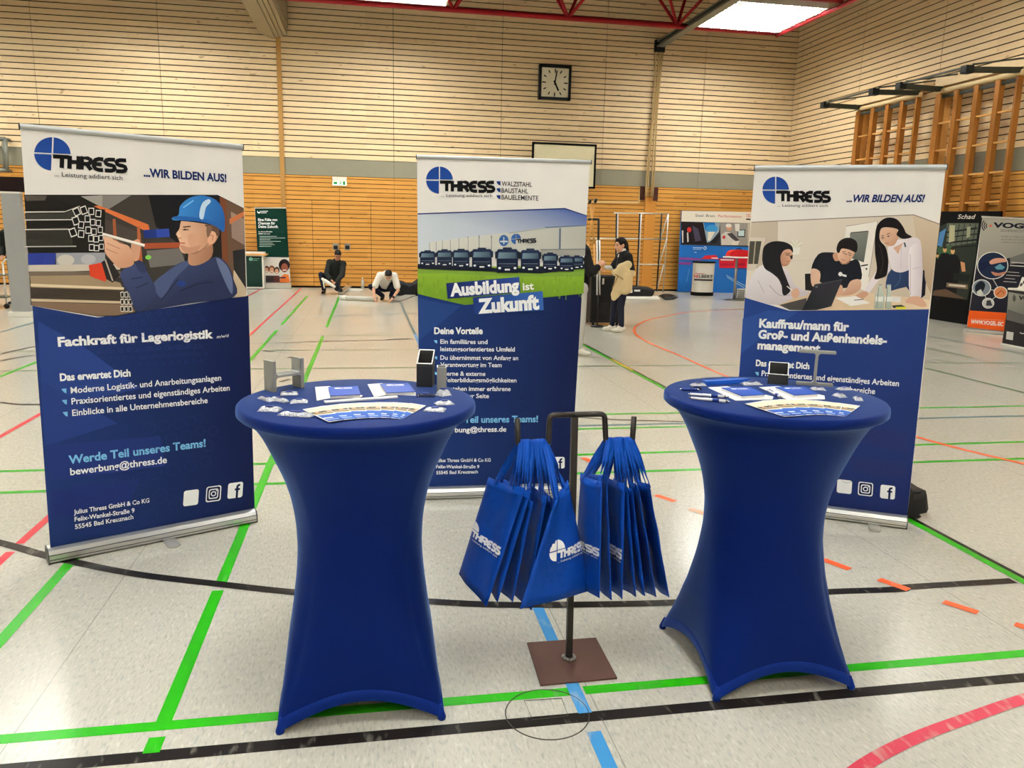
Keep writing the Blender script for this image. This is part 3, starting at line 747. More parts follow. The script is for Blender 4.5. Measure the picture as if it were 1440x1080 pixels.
# steel stack at the upper left of the photo
A.poly([(130, 440), (250, 436), (420, 500), (560, 510), (556, 735), (150, 742)], (30, 28, 26)); A.poly([(130, 436), (250, 436), (240, 462), (140, 464)], (78, 72, 66))
A.poly([(133, 532), (340, 530), (420, 505), (380, 560), (134, 568)], (56, 54, 50)); A.poly([(136, 620), (372, 618), (390, 700), (140, 706)], (48, 46, 42))
for y, x1 in ((524, 345), (566, 385), (617, 370), (708, 406)): A.line([(132, y), (x1, y - 2)], 6, (206, 202, 196))
A.line([(345, 522), (425, 492)], 4, (190, 186, 180))
def tubesq(x, y, s, r):
    for k, cc in ((1., (222, 220, 216)), (.76, (24, 22, 22))):
        A.poly([(x + k * s * (math.cos(r) * a - math.sin(r) * b * 1.25), y + k * s * (math.sin(r) * a + math.cos(r) * b * 1.25)) for a, b in ((-1, -1), (1, -1), (1, 1), (-1, 1))], cc)
for x, y, s, r in ((408, 522, 17, -.45), (446, 514, 17, -.35), (486, 520, 15, .0), (524, 532, 15, .08), (404, 570, 18, -.3), (466, 560, 15, 0), (494, 578, 14, 0), (524, 582, 13, .05), (432, 592, 15, .12), (388, 632, 18, -.35), (432, 640, 16, .08), (470, 620, 15, 0), (500, 628, 14, 0), (534, 618, 13, 0), (484, 664, 14, 0), (512, 668, 14, 0), (538, 662, 12, .05), (488, 712, 14, 0), (514, 716, 13, 0), (540, 708, 12, 0)): tubesq(x, y, s, r)
# red strapping tool
A.poly([(472, 806), (545, 792), (566, 880), (560, 895), (480, 866)], (190, 62, 40)); A.poly([(540, 790), (580, 766), (640, 860), (600, 900), (566, 880)], (44, 40, 40)); A.line([(560, 775), (600, 890)], 8, (170, 160, 150))
# man: sweater, hands, head, helmet
A.poly([(655, 900), (720, 840), (760, 880), (820, 900), (900, 830), (985, 785), (1060, 800), (1150, 762), (1210, 800), (1243, 880), (1246, 975), (1000, 1012), (760, 1052), (715, 1035), (690, 960)], (52, 62, 96), (36, 42, 70), ((900, 800), (1000, 1020)), 4)
A.poly([(820, 900), (900, 835), (985, 786), (1010, 800), (930, 880), (870, 980), (830, 950)], (70, 82, 118), sm=4); A.poly([(930, 960), (1100, 880), (1230, 900), (1240, 975), (1000, 1010), (900, 1024)], (40, 47, 78), sm=4)
A.poly([(1150, 770), (1205, 805), (1236, 880), (1236, 960), (1200, 900)], (92, 104, 138), sm=4); A.line([(960, 945), (1060, 905), (1140, 900)], 6, (26, 30, 54), 4); A.line([(860, 990), (900, 940), (950, 880)], 6, (30, 35, 60), 4)
A.ell((965, 905), 24, 16, (34, 56, 120))
A.poly([(640, 850), (735, 795), (800, 870), (830, 960), (760, 1046), (720, 1036), (680, 940)], (60, 70, 106), (44, 52, 84), ((640, 850), (760, 1040)), 4); A.poly([(722, 800), (745, 780), (778, 815), (772, 850), (740, 838)], (48, 56, 86), sm=3)
A.line([(700, 880), (760, 870)], 6, (36, 42, 70)); A.line([(720, 930), (790, 900)], 6, (36, 42, 70))
A.poly([(700, 690), (735, 668), (748, 700), (740, 770), (715, 785), (700, 750)], (196, 148, 122), sm=4)
A.poly([(552, 650), (590, 660), (640, 690), (690, 710), (712, 800), (640, 822), (600, 790), (560, 740), (556, 690)], (222, 178, 150), (190, 140, 112), ((580, 660), (690, 810)), 4)
A.line([(570, 690), (640, 720)], 4, (170, 118, 94)); A.line([(565, 720), (625, 745)], 4, (170, 118, 94)); A.line([(600, 668), (660, 694)], 4, (176, 124, 98))
A.line([(545, 640), (770, 702)], 16, (236, 232, 226)); A.line([(550, 648), (768, 708)], 5, (176, 172, 168))
A.poly([(1005, 730), (1010, 700), (1120, 680), (1128, 760), (1060, 805), (1005, 800)], (184, 138, 112), (150, 106, 84), ((1000, 740), (1128, 760)), 3)
A.poly([(962, 580), (975, 572), (1080, 585), (1150, 600), (1165, 640), (1140, 690), (1090, 715), (1040, 748), (1000, 745), (972, 740), (955, 714), (958, 690), (945, 655), (938, 640), (955, 612)], (222, 178, 150), (176, 130, 104), ((950, 650), (1150, 650)), 4)
A.poly([(1090, 590), (1160, 600), (1166, 650), (1140, 640), (1120, 620)], (92, 70, 58), sm=3); A.poly([(1108, 640), (1130, 625), (1150, 640), (1145, 680), (1120, 696), (1105, 680)], (214, 164, 136), sm=4); A.line([(1118, 650), (1134, 648), (1130, 676)], 4, (160, 108, 86), 3)
A.poly([(1000, 742), (1040, 748), (1095, 712), (1110, 690), (1060, 730), (1010, 728)], (150, 110, 90), sm=3)
A.poly([(1000, 650), (1040, 640), (1060, 690), (1020, 720)], (204, 156, 130), sm=4); A.poly([(960, 700), (1010, 712), (1070, 700), (1040, 738), (985, 742)], (186, 140, 116), sm=4); A.poly([(940, 640), (950, 626), (962, 650), (955, 664)], (232, 190, 164), sm=3); A.ell((985, 617), 7, 5, (44, 32, 30), 10); A.poly([(1100, 600), (1130, 604), (1120, 640), (1104, 660)], (120, 92, 76), sm=3)
A.line([(975, 604), (1015, 600)], 7, (80, 56, 44)); A.line([(972, 618), (1005, 618)], 5, (52, 36, 30)); A.line([(955, 688), (985, 690)], 6, (160, 84, 76)); A.line([(944, 660), (966, 664)], 4, (150, 100, 80))
A.poly([(915, 555), (950, 540), (960, 490), (1010, 448), (1080, 436), (1150, 460), (1190, 520), (1198, 600), (1186, 628), (1150, 596), (1080, 574), (1000, 566), (930, 568)], (54, 122, 190), (34, 84, 150), ((960, 480), (1190, 600)), 4)
A.poly([(915, 555), (955, 545), (1060, 555), (1150, 580), (1190, 610), (1186, 630), (1140, 596), (1060, 574), (960, 568)], (36, 88, 156), sm=3); A.poly([(1082, 470), (1112, 455), (1122, 470), (1096, 500), (1082, 560), (1062, 552), (1066, 505)], (190, 216, 236), sm=3); A.line([(975, 500), (1030, 462)], 7, (110, 170, 222), 2)
A.build('photo_print', panel)

# ------------------------------------------------------------------ centre banner
C3, C4 = crop(560, 200, 4.5), crop(560, 430, 3.7233)
un_c = Vector((0, -1, 0)); b1 = at_z(801, 697.5); a1 = b1 + Vector((-.93, .02, 0))
FC = banner('centre roll-up banner showing a row of dark trucks before a long pale hall', (a1.x, a1.y, 0), (b1.x + .008, b1.y, 0), [(586.3, 223), (829.6, 231), (801.5, 690), (591, 691)],
            [(585.6, 217.5), (830.8, 225), (830.8, 231), (586, 223.5)], foot_t=())
panel = FC[1]
A = new_art(FC, C4)
q = [A.loc(((p[0] - 560) * 3.7233, (p[1] - 430) * 3.7233)) for p in ((587.6, 411), (654, 428.5), (818.6, 409.5), (801.5, 690), (591, 691))]
A.polyc(q, (28, 52, 110), NAVY2, (q[0], q[2])); A.poly([(107, -40), (240, -10), (330, 0), (110, 180)], (34, 62, 120))
for i in range(11):
    for j in range(6): A.disc(A.loc((350 + (i + .5 * (j % 2)) * 38, 90 + j * 40 - i * 3)), .017, (32, 48, 98), 14, r_in=.0155)
for x, y, r in [(450, 540, 30), (520, 520, 30), (590, 500, 30), (650, 480, 28), (700, 460, 26), (660, 440, 24), (470, 610, 34), (400, 640, 36), (540, 590, 30), (610, 570, 30), (670, 540, 28), (725, 500, 24), (380, 700, 40), (460, 690, 36), (540, 660, 34), (600, 640, 30), (370, 780, 40), (450, 780, 36), (520, 760, 34), (380, 870, 40), (470, 860, 36)]:
    A.disc(A.loc((x, y)), r * .00095, (34, 48, 98), 20, r_in=r * .00095 - .0016)
A.build('navy_field', panel)
A = new_art(FC, C4, .0016)
A.text('Deine Vorteile', (188, 147), (442, 147), 34, WHITE, 0.037)
A.build('subheading', panel); A = new_art(FC, C4, .0016)
for k, (st, x1, y) in enumerate((('Ein familiäres und', 467, 199), ('leistungsorientiertes Umfeld', 610, 238), ('Du übernimmst von Anfang an', 628, 283), ('Verantwortung im Team', 541, 320), ('Interne & externe', 456, 366), ('Weiterbildungsmöglichkeiten', 619, 400), ('Dir stehen immer erfahrene', 588, 445), ('Kollegen zur Seite', 475, 482))):
    A.text(st, (220, y - 1), (x1, y + 1), 23, WHITE, .018)
    if k % 2 == 0: A.poly([(186, y - 19), (204, y - 19), (204, y - 2), (194, y - 6)], SKY)
    elif k < 7: A.build('bullet_item', panel); A = new_art(FC, C4, .0016)
A.build('bullet_item', panel); A = new_art(FC, C4, .0016)
A.text('Werde Teil unseres Teams!', (190, 614), (731, 608), 34, SKY, 0.028)
A.text('bewerbung@thress.de', (190, 664), (566, 658), 27, WHITE, 0.022)
A.build('contact_line', panel); A = new_art(FC, C4, .0016)
A.text('Julius Thress GmbH & Co KG', (197, 818), (484, 815), 17, WHITE, 0.025); A.text('Felix-Wankel-Straße 9', (198, 850), (424, 850), 17, WHITE, 0.025); A.text('55545 Bad Kreuznach', (199, 882), (417, 876), 17, WHITE, 0.025)
A.build('address_lines', panel)
for cx, cy, k in ((840, 821, 'f'),):
    A = new_art(FC, C4, .0016); icon_tile(A, ((cx, cy), (31, 0), (0, -30)), k); A.build('icon', panel)
A = new_art(FC, C3, .0016)
logo(A, (261, 240), (85, .5), (0, -86)); A.build('logo', panel)
A = new_art(FC, C3, .0016)
A.text('WALZSTAHL', (655, 277), (846, 283), 30, (40, 40, 44), 0.012); A.text('BAUSTAHL', (653, 319), (822, 325), 30, (40, 40, 44), 0.012); A.text('BAUELEMENTE', (653, 362), (886, 369), 30, (40, 40, 44), 0.012)
for y in (247, 291, 335): A.poly([(621, y), (647, y), (647, y + 28), (634, y + 22), (625, y + 12)], (28, 52, 110))
A.build('trade_lettering', panel)
A = new_art(FC, C3, .0007)
A.poly([(123, 452), (1055, 418), (1194, 465), (1183, 700), (124, 720)], (70, 90, 150), (206, 214, 220), ((700, 430), (640, 640)))
A.poly([(123, 450), (1055, 416), (1194, 463), (1194, 470), (1055, 424), (123, 458)], (26, 42, 96))
A.poly([(198, 632), (520, 590), (700, 572), (930, 540), (1188, 528), (1183, 690), (198, 690)], (208, 208, 200), (176, 176, 168), ((200, 600), (1180, 620)))
for x, y in ((198, 634), (240, 628), (280, 622), (330, 616), (384, 608), (442, 604), (512, 588), (590, 588)): A.line([(x, y), (x, 688)], 5 if x > 500 else 3, (120, 126, 134))
for x in (440, 512, 590): A.line([(x - 5, 600), (x + 5, 600)], 4, (110, 116, 124))
A.poly([(1018, 545), (1030, 543), (1028, 682), (1016, 684)], (92, 104, 122)); A.line([(930, 540), (1188, 526)], 8, (96, 112, 132)); A.line([(700, 575), (930, 545)], 5, (150, 152, 150)); A.poly([(900, 682), (1184, 676), (1182, 720), (900, 720)], (150, 150, 144)); A.line([(900, 680), (1184, 676)], 6, (110, 114, 118))
for i in range(20): A.line([(650 + i * 18 if i < 20 else 0, 640 - i * 4), (650 + i * 18, 678)], 1.5, (186, 186, 178))
A.ell((668, 622), 30, 36, (52, 92, 150)); A.line([(645, 628), (692, 628)], 9, (206, 210, 210)); A.line([(668, 600), (668, 645)], 6, (206, 210, 210))
logo(A, (745, 612), (31, -1.5), (0, -33), (48, 88, 152), (26, 30, 40), tagline=False)
A.poly([(123, 790), (1179, 780), (1172, 958), (900, 985), (690, 1006), (420, 1030), (123, 960)], (132, 168, 52), (96, 132, 36), ((600, 800), (600, 1000)))
A.poly([(123, 796), (1179, 800), (1176, 850), (700, 850), (300, 830), (123, 830)], (112, 146, 56))
random.seed(5)
for i in range(150):
    x = random.uniform(130, 1170); y = random.uniform(835, 950 + (0 if x < 300 else 20)); l = random.uniform(14, 34)
    A.line([(x, y), (x + random.uniform(-4, 4), y + l)], 4, random.choice(((128, 162, 50), (98, 132, 36), (116, 150, 44))))
A.poly([(123, 770), (300, 780), (700, 800), (1178, 770), (1178, 800), (900, 830), (500, 815), (123, 800)], (24, 30, 40))
def truck(x, y, w_, h_, far=False):
    A.poly([(x, y + h_ * .08), (x + w_ * .08, y), (x + w_ * .92, y), (x + w_, y + h_ * .08), (x + w_, y + h_), (x, y + h_)], (30, 42, 70), (18, 24, 40), ((x, y), (x, y + h_)))
    A.poly([(x + w_ * .1, y + h_ * .14), (x + w_ * .9, y + h_ * .14), (x + w_ * .94, y + h_ * .40), (x + w_ * .06, y + h_ * .40)], (112, 138, 152), (52, 66, 80), ((x, y), (x + w_, y + h_ * .4)))
    A.line([(x + w_ * .1, y + h_ * .62), (x + w_ * .9, y + h_ * .62)], h_ * .03, (96, 106, 120)); A.line([(x + w_ * .2, y + h_ * .72), (x + w_ * .8, y + h_ * .72)], h_ * .02, (70, 80, 96))
    for s in (.14, .86): A.ell((x + w_ * s, y + h_ * .80), w_ * .07, h_ * .05, (226, 230, 232), 10)
    A.poly([(x + w_ * .38, y + h_ * .83), (x + w_ * .62, y + h_ * .83), (x + w_ * .62, y + h_ * .90), (x + w_ * .38, y + h_ * .90)], (226, 226, 220)); A.poly([(x + w_ * .3, y - h_ * .07), (x + w_ * .7, y - h_ * .07), (x + w_ * .72, y), (x + w_ * .28, y)], (36, 44, 60))
    for s in (-.07, 1.0): A.poly([(x + w_ * s, y + h_ * .1), (x + w_ * (s + .07), y + h_ * .1), (x + w_ * (s + .07), y + h_ * .4), (x + w_ * s, y + h_ * .4)], (26, 30, 36))
for x, y, w_, h_ in ((1090, 722, 80, 80), (1020, 722, 90, 95), (915, 705, 90, 110), (138, 690, 95, 95), (245, 684, 95, 105), (345, 682, 105, 115), (775, 682, 120, 140), (466, 676, 125, 130), (622, 676, 135, 150)): truck(x, y, w_, h_)
A.build('photo_print', panel)
A = new_art(FC, C3, .0062)
A.poly([(303, 892), (765, 852), (772, 948), (312, 990)], (24, 36, 92), (40, 66, 134), ((300, 930), (770, 900))); A.poly([(472, 982), (912, 942), (920, 1062), (480, 1090)], (28, 50, 112), (48, 90, 160), ((470, 1000), (920, 1000)))
A.text('Ausbildung', (330, 972), (765, 940), 76, WHITE, 0.046); A.text('ist', (788, 936), (858, 930), 46, WHITE, 0.025); A.text('Zukunft', (506, 1080), (892, 1052), 86, WHITE, 0.049)
A.build('headline', panel)

# ------------------------------------------------------------------ right banner
C5, C6 = crop(1020, 220, 4.3636), crop(1020, 430, 3.2727)
b2 = at_z(1274, 745.3); a2 = at_z(1164, 731); dr_ = (b2 - a2).normalized(); a2 = b2 - dr_ * 1.025
FR = banner('right roll-up banner, its photo three colleagues around a laptop at a desk', (a2.x, a2.y, 0), (b2.x, b2.y, 0), [(1061, 240), (1329.5, 239), (1275.5, 728.5), (1025.6, 704)],
            [(1062, 232.5), (1331.6, 231), (1330.6, 238.5), (1061, 240.5)], foot_t=(.83,))
panel = FR[1]
A = new_art(FR, C6)
pp = lambda p: ((p[0] - 1020) * 3.2727, (p[1] - 430) * 3.2727)
q = [A.loc(pp(p)) for p in ((1047.5, 418.5), (1110, 437), (1306.5, 434), (1275.5, 728.5), (1025.6, 704))]
A.polyc(q, (33, 60, 126), (27, 38, 90), (q[0], q[3]))
for pts, cc in (([(80, 60), (200, 20), (330, 30), (70, 220)], (40, 70, 136)), ([(600, 560), (850, 580), (842, 680), (640, 640)], (34, 45, 97)), ([(560, 690), (836, 720), (830, 790), (600, 770)], (34, 45, 97))): A.poly(pts, cc)
for i in range(12):
    for j in range(6): A.disc(A.loc((330 + (i + .5 * (j % 2)) * 33, 50 + j * 36 + i * 2)), .0145, (40, 55, 108), 14, r_in=.0130)
for x, y, r in [(650, 620, 34), (700, 600, 30), (740, 570, 28), (640, 690, 34), (700, 670, 30), (600, 740, 34), (670, 740, 30), (720, 730, 28), (560, 790, 34), (620, 800, 30)]: A.disc(A.loc((x, y)), r * .0010, (36, 48, 100), 20, r_in=r * .0010 - .0016)
A.build('navy_field', panel)
A = new_art(FR, C6, .0016)
A.text('Kauffrau/mann für', (155, 98), (568, 116), 38, WHITE, 0.043); A.text('Groß- und Außenhandels-', (151, 149), (742, 178), 38, WHITE, 0.043); A.text('management', (147, 198), (436, 214), 36, WHITE, 0.043)
A.build('heading', panel); A = new_art(FR, C6, .0016)
A.text('Das erwartet Dich', (140, 276), (386, 291), 28, WHITE, 0.037)
A.build('subheading', panel); A = new_art(FR, C6, .0016)
A.text('Praxisorientiertes und eigenständiges Arbeiten', (166, 322), (798, 370), 25, WHITE, 0.018); A.poly([(136, 304), (154, 305), (153, 322), (144, 318)], SKY); A.build('bullet_item', panel); A = new_art(FR, C6, .0016); A.text('Einblicke in alle Unternehmensbereiche', (164, 364), (688, 406), 25, WHITE, 0.018)
for y in (346,): A.poly([(136, y), (154, y + 1), (153, y + 18), (144, y + 14)], SKY)
A.build('bullet_item', panel); A = new_art(FR, C6, .0016)
A.text('Werde Teil unseres Teams!', (120, 560), (600, 612), 33, SKY, 0.028); A.text('bewerbung@thress.de', (118, 606), (470, 644), 28, WHITE, 0.022)
A.build('contact_line', panel)
for cx, cy, k in ((548, 832, ''), (645, 843, 'camera'), (747, 857, 'f')):
    A = new_art(FR, C6, .0016); icon_tile(A, ((cx, cy), (34, 4), (2, -31)), k); A.build('icon', panel)
A = new_art(FR, C5, .0016); logo(A, (309, 207), (81.5, .5), (0, -83)); A.build('logo', panel)
A = new_art(FR, C5, .0016); A.text('...WIR BILDEN AUS!', (742, 279), (1222, 279), 43, (26, 42, 92), 0.040, .22); A.build('slogan', panel)
A = new_art(FR, C5, .0007)
A.poly([(160, 404), (1155, 358), (1316, 416), (1250, 936), (470, 946), (120, 866)], (222, 214, 204), (196, 178, 156), ((300, 420), (1250, 900)))
A.poly([(160, 404), (324, 396), (318, 660), (130, 700)], (190, 176, 158)); A.poly([(1150, 358), (1316, 416), (1262, 850), (1200, 700)], (200, 182, 160), (170, 148, 126), ((1160, 400), (1290, 760)))
A.line([(160, 404), (1155, 358), (1316, 416)], 5, (120, 108, 100))
A.poly([(150, 496), (245, 500), (240, 530), (180, 700), (135, 700)], (206, 196, 182)); A.poly([(150, 520), (222, 520), (200, 660), (140, 660)], (70, 68, 60)); A.line([(185, 520), (172, 660)], 6, (180, 170, 150))
A.poly([(742, 428), (935, 398), (905, 600), (870, 830), (800, 800), (720, 620)], (232, 226, 218)); A.line([(742, 428), (935, 398), (880, 740)], 5, (160, 150, 140)); A.poly([(765, 470), (880, 458), (850, 650), (760, 620)], (120, 122, 116), (84, 88, 84), ((765, 470), (850, 650))); A.line([(770, 468), (878, 458)], 6, (70, 66, 60))
A.line([(832, 672), (875, 664)], 9, (44, 42, 42)); A.ell((866, 690), 6, 6, (60, 58, 56))
for a in range(9):
    t = math.pi * (.05 + a / 8 * .95); A.line([(430, 560), (430 + 26 * math.cos(t), 560 - 44 * math.sin(t)), (430 + 48 * math.cos(t), 545 - 30 * math.sin(t))], 7, (226, 222, 206) if a % 2 else (206, 202, 182), 3)
A.poly([(408, 560), (460, 556), (455, 600), (415, 604)], (226, 222, 212)); A.line([(320, 640), (560, 636)], 4, (206, 198, 186)); A.poly([(488, 720), (560, 716), (560, 830), (490, 820)], (34, 32, 34))
A.poly([(120, 866), (300, 900), (330, 890), (520, 830), (820, 836), (1000, 850), (1258, 880), (1250, 938), (470, 946)], (206, 178, 146), (222, 200, 172), ((300, 900), (900, 850)))
A.poly([(330, 912), (500, 868), (490, 944), (395, 942)], (72, 68, 66))
# middle colleague
A.poly([(528, 688), (570, 600), (640, 588), (700, 600), (760, 640), (800, 630), (826, 660), (836, 752), (770, 764), (760, 800), (700, 806), (580, 770), (578, 706)], (28, 30, 38), sm=3)
A.poly([(530, 690), (580, 706), (576, 770), (540, 800), (524, 760)], (214, 176, 152), sm=3); A.poly([(770, 764), (826, 756), (830, 810), (780, 846), (700, 852), (740, 818)], (214, 176, 152), (190, 146, 122), ((760, 770), (780, 846)), 3)
A.poly([(660, 600), (700, 590), (760, 620), (740, 650), (700, 640), (672, 640)], (190, 142, 116), sm=3)
A.poly([(690, 570), (720, 560), (790, 576), (780, 620), (740, 655), (715, 660), (700, 640), (688, 610)], (222, 182, 156), (196, 150, 124), ((700, 570), (770, 640)), 4); A.poly([(682, 566), (700, 520), (750, 498), (800, 516), (812, 556), (800, 588), (760, 572), (715, 566), (700, 590), (688, 590)], (30, 26, 26), sm=4)
A.poly([(735, 600), (752, 606), (744, 626), (732, 620)], (206, 160, 134), sm=3); A.line([(716, 586), (738, 584)], 4, (44, 32, 28)); A.line([(752, 590), (772, 596)], 4, (44, 32, 28)); A.line([(756, 604), (772, 608)], 4, (60, 42, 34)); A.poly([(700, 640), (716, 658), (745, 654), (772, 628), (760, 650), (735, 662)], (150, 110, 92), sm=3); A.line([(600, 660), (590, 740)], 5, (18, 20, 26)); A.line([(740, 690), (760, 750)], 5, (18, 20, 26)); A.line([(722, 596), (748, 600)], 4, (60, 42, 34)); A.line([(712, 632), (735, 640)], 4, (160, 96, 84)); A.ell((706, 722), 13, 13, (230, 230, 230), 12); A.poly([(718, 722), (744, 728), (742, 740), (718, 734)], (230, 230, 230))
A.poly([(680, 800), (715, 790), (722, 840), (690, 856), (668, 850)], (206, 162, 136), sm=3)
# colleague at the left with a head scarf
A.poly([(130, 830), (170, 720), (230, 664), (330, 680), (380, 700), (420, 780), (440, 800), (512, 832), (500, 850), (420, 870), (330, 908), (240, 900), (124, 862)], (226, 220, 224), (196, 186, 192), ((240, 680), (330, 900)), 3)
A.line([(270, 790), (330, 850), (400, 850)], 5, (170, 158, 166), 3); A.line([(200, 760), (240, 840)], 5, (190, 178, 186), 3)
A.poly([(332, 600), (360, 570), (405, 575), (412, 610), (402, 640), (380, 668), (345, 668), (334, 640)], (206, 160, 134), (176, 128, 104), ((400, 600), (340, 640)), 4)
A.poly([(228, 600), (240, 550), (290, 522), (360, 524), (408, 550), (415, 590), (395, 570), (358, 578), (338, 620), (350, 680), (380, 760), (400, 820), (370, 852), (350, 840), (340, 770), (290, 720), (245, 690), (228, 650)], (32, 30, 34), sm=4); A.line([(260, 690), (320, 740), (350, 800)], 4, (54, 50, 56), 3)
A.line([(366, 594), (398, 594)], 4, (44, 30, 28)); A.poly([(396, 606), (408, 622), (398, 630)], (190, 146, 120), sm=3); A.poly([(345, 660), (372, 664), (390, 652), (380, 670), (352, 674)], (164, 118, 96), sm=3); A.line([(372, 604), (396, 606)], 5, (52, 36, 30)); A.line([(376, 645), (396, 645)], 4, (150, 84, 76)); A.poly([(395, 610), (414, 604), (412, 630), (402, 630)], (40, 36, 40))
A.poly([(405, 826), (440, 808), (456, 846), (430, 870), (408, 858)], (206, 162, 136), sm=3); A.line([(378, 796), (412, 824)], 6, (226, 220, 210))
# standing colleague at the right
A.poly([(985, 770), (1020, 690), (1120, 690), (1215, 700), (1226, 850), (1160, 872), (1110, 800), (1000, 830)], (44, 62, 100), (30, 42, 72), ((1000, 700), (1160, 860)), 2); A.poly([(1190, 690), (1222, 700), (1226, 850), (1206, 860)], (26, 26, 32)); A.line([(1072, 712), (1070, 760), (1040, 800)], 4, (70, 92, 132), 3)
A.poly([(996, 560), (1040, 520), (1090, 506), (1180, 500), (1204, 560), (1200, 660), (1140, 690), (1080, 712), (1030, 700), (1010, 660)], (232, 224, 228), (206, 194, 202), ((1000, 560), (1200, 640)), 3); A.poly([(1130, 560), (1204, 556), (1202, 860), (1134, 862), (1126, 700)], (236, 228, 232), (204, 192, 200), ((1130, 700), (1204, 700)), 2); A.poly([(930, 700), (992, 640), (1010, 700), (940, 760), (880, 840), (850, 826)], (226, 216, 222), sm=2)
A.poly([(1030, 560), (1090, 530), (1060, 600)], (206, 164, 142)); A.line([(1098, 528), (1106, 556)], 10, (70, 82, 90))
A.poly([(946, 470), (970, 440), (1040, 440), (1064, 480), (1040, 540), (1000, 550), (975, 530), (952, 505)], (218, 178, 152), (190, 146, 120), ((960, 480), (1040, 540)), 4)
A.poly([(920, 470), (940, 410), (990, 376), (1050, 384), (1090, 430), (1110, 470), (1145, 494), (1090, 506), (1050, 480), (1060, 450), (1010, 436), (960, 440), (946, 480), (952, 520), (985, 560), (1000, 640), (992, 720), (970, 742), (915, 752), (930, 690), (918, 590)], (24, 20, 22), sm=4); A.line([(945, 540), (968, 640), (950, 720)], 5, (52, 42, 42), 3)
A.line([(952, 500), (1000, 490), (1030, 478)], 3, (170, 150, 130)); A.ell((965, 500), 14, 11, (196, 158, 136), 12); A.ell((1000, 488), 14, 11, (196, 158, 136), 12); A.line([(978, 532), (1004, 534)], 5, (176, 96, 90), 2); A.line([(956, 488), (974, 484)], 4, (40, 28, 26)); A.line([(990, 478), (1012, 470)], 4, (40, 28, 26)); A.ell((966, 500), 5, 4, (40, 30, 28), 10); A.ell((1000, 490), 5, 4, (40, 30, 28), 10); A.poly([(976, 500), (984, 498), (988, 520), (976, 520)], (206, 162, 138), sm=3); A.line([(1080, 560), (1076, 690)], 3, (196, 184, 190)); A.line([(1134, 600), (1136, 850)], 4, (180, 168, 176)); A.line([(1150, 690), (1198, 680)], 4, (190, 178, 186))
A.poly([(800, 852), (850, 826), (880, 840), (862, 862), (820, 880), (792, 880)], (196, 150, 126), sm=3); A.poly([(1132, 862), (1196, 862), (1236, 915), (1200, 922), (1150, 905), (1105, 895)], (206, 162, 138), sm=3)
A.poly([(676, 868), (800, 856), (890, 900), (770, 918)], (236, 232, 228)); A.poly([(1020, 858), (1078, 862), (1074, 896), (1020, 890)], (226, 222, 220)); A.line([(790, 882), (850, 876)], 5, (40, 44, 60))
# laptop, bottles, pens
A.poly([(470, 944), (548, 784), (720, 752), (650, 920), (560, 942)], (34, 34, 40), (52, 52, 58), ((480, 930), (700, 760))); A.line([(545, 790), (718, 756)], 3, (90, 90, 96)); A.ell((560, 800), 8, 4, (120, 120, 124), 10)
for x in (948, 1002):
    A.poly([(x - 8, 784), (x + 10, 784), (x + 14, 826), (x + 28, 850), (x + 24, 936), (x - 36, 936), (x - 30, 850), (x - 14, 826)] if x < 980 else [(x - 10, 786), (x + 14, 786), (x + 18, 936), (x - 22, 936)], (196, 204, 196), (160, 168, 156), ((x, 790), (x, 930))); A.poly([(x - 26, 860), (x + 20, 860), (x + 18, 890), (x - 26, 890)], (232, 232, 228)); A.line([(x - 6, 800), (x - 20, 930)], 4, (110, 120, 106)); A.line([(x - 8, 788), (x + 12, 788)], 8, (150, 152, 150))
A.poly([(1022, 914), (1080, 910), (1110, 924), (1030, 930)], (40, 44, 40)); A.poly([(1046, 924), (1108, 922), (1108, 936), (1046, 937)], (222, 214, 60))
A.build('photo_print', panel)

# ================================================================== HIGH TABLES WITH STRETCH COVERS
cover_blue = mat('cover_blue', (6, 26, 88), .6, spec=.04, sheen=.45, sheen_tint=(.28, .50, 1.0), bump=.06, bscale=700, var=.03)
cover_hem = mat('cover_hem', (12, 36, 108), .6, spec=.04, sheen=.45, sheen_tint=(.28, .50, 1.0))
ZT = 1.075
def interp(tb, x):
    for (a, b), (c, d) in zip(tb, tb[1:]):
        if x <= c:
            t = (x - a) / (c - a); t2 = t
            return b + (d - b) * t2
    return tb[-1][1]
WC = [(0, .288), (.05, .281), (.1, .271), (.15, .260), (.25, .242), (.4, .224), (.5, .218), (.6, .222), (.7, .237), (.78, .260), (.86, .293), (.93, .322), (.97, .345), (1.0, .368)]
PC = [(0, 16), (.05, 9), (.1, 6.2), (.16, 4.6), (.25, 3.4), (.35, 2.7), (.5, 2.2), (.62, 2), (1, 2)]
def sm_interp(tb, x):
    return sum(interp(tb, min(1, max(0, x + d))) for d in (-.03, -.015, 0, .015, .03)) / 5
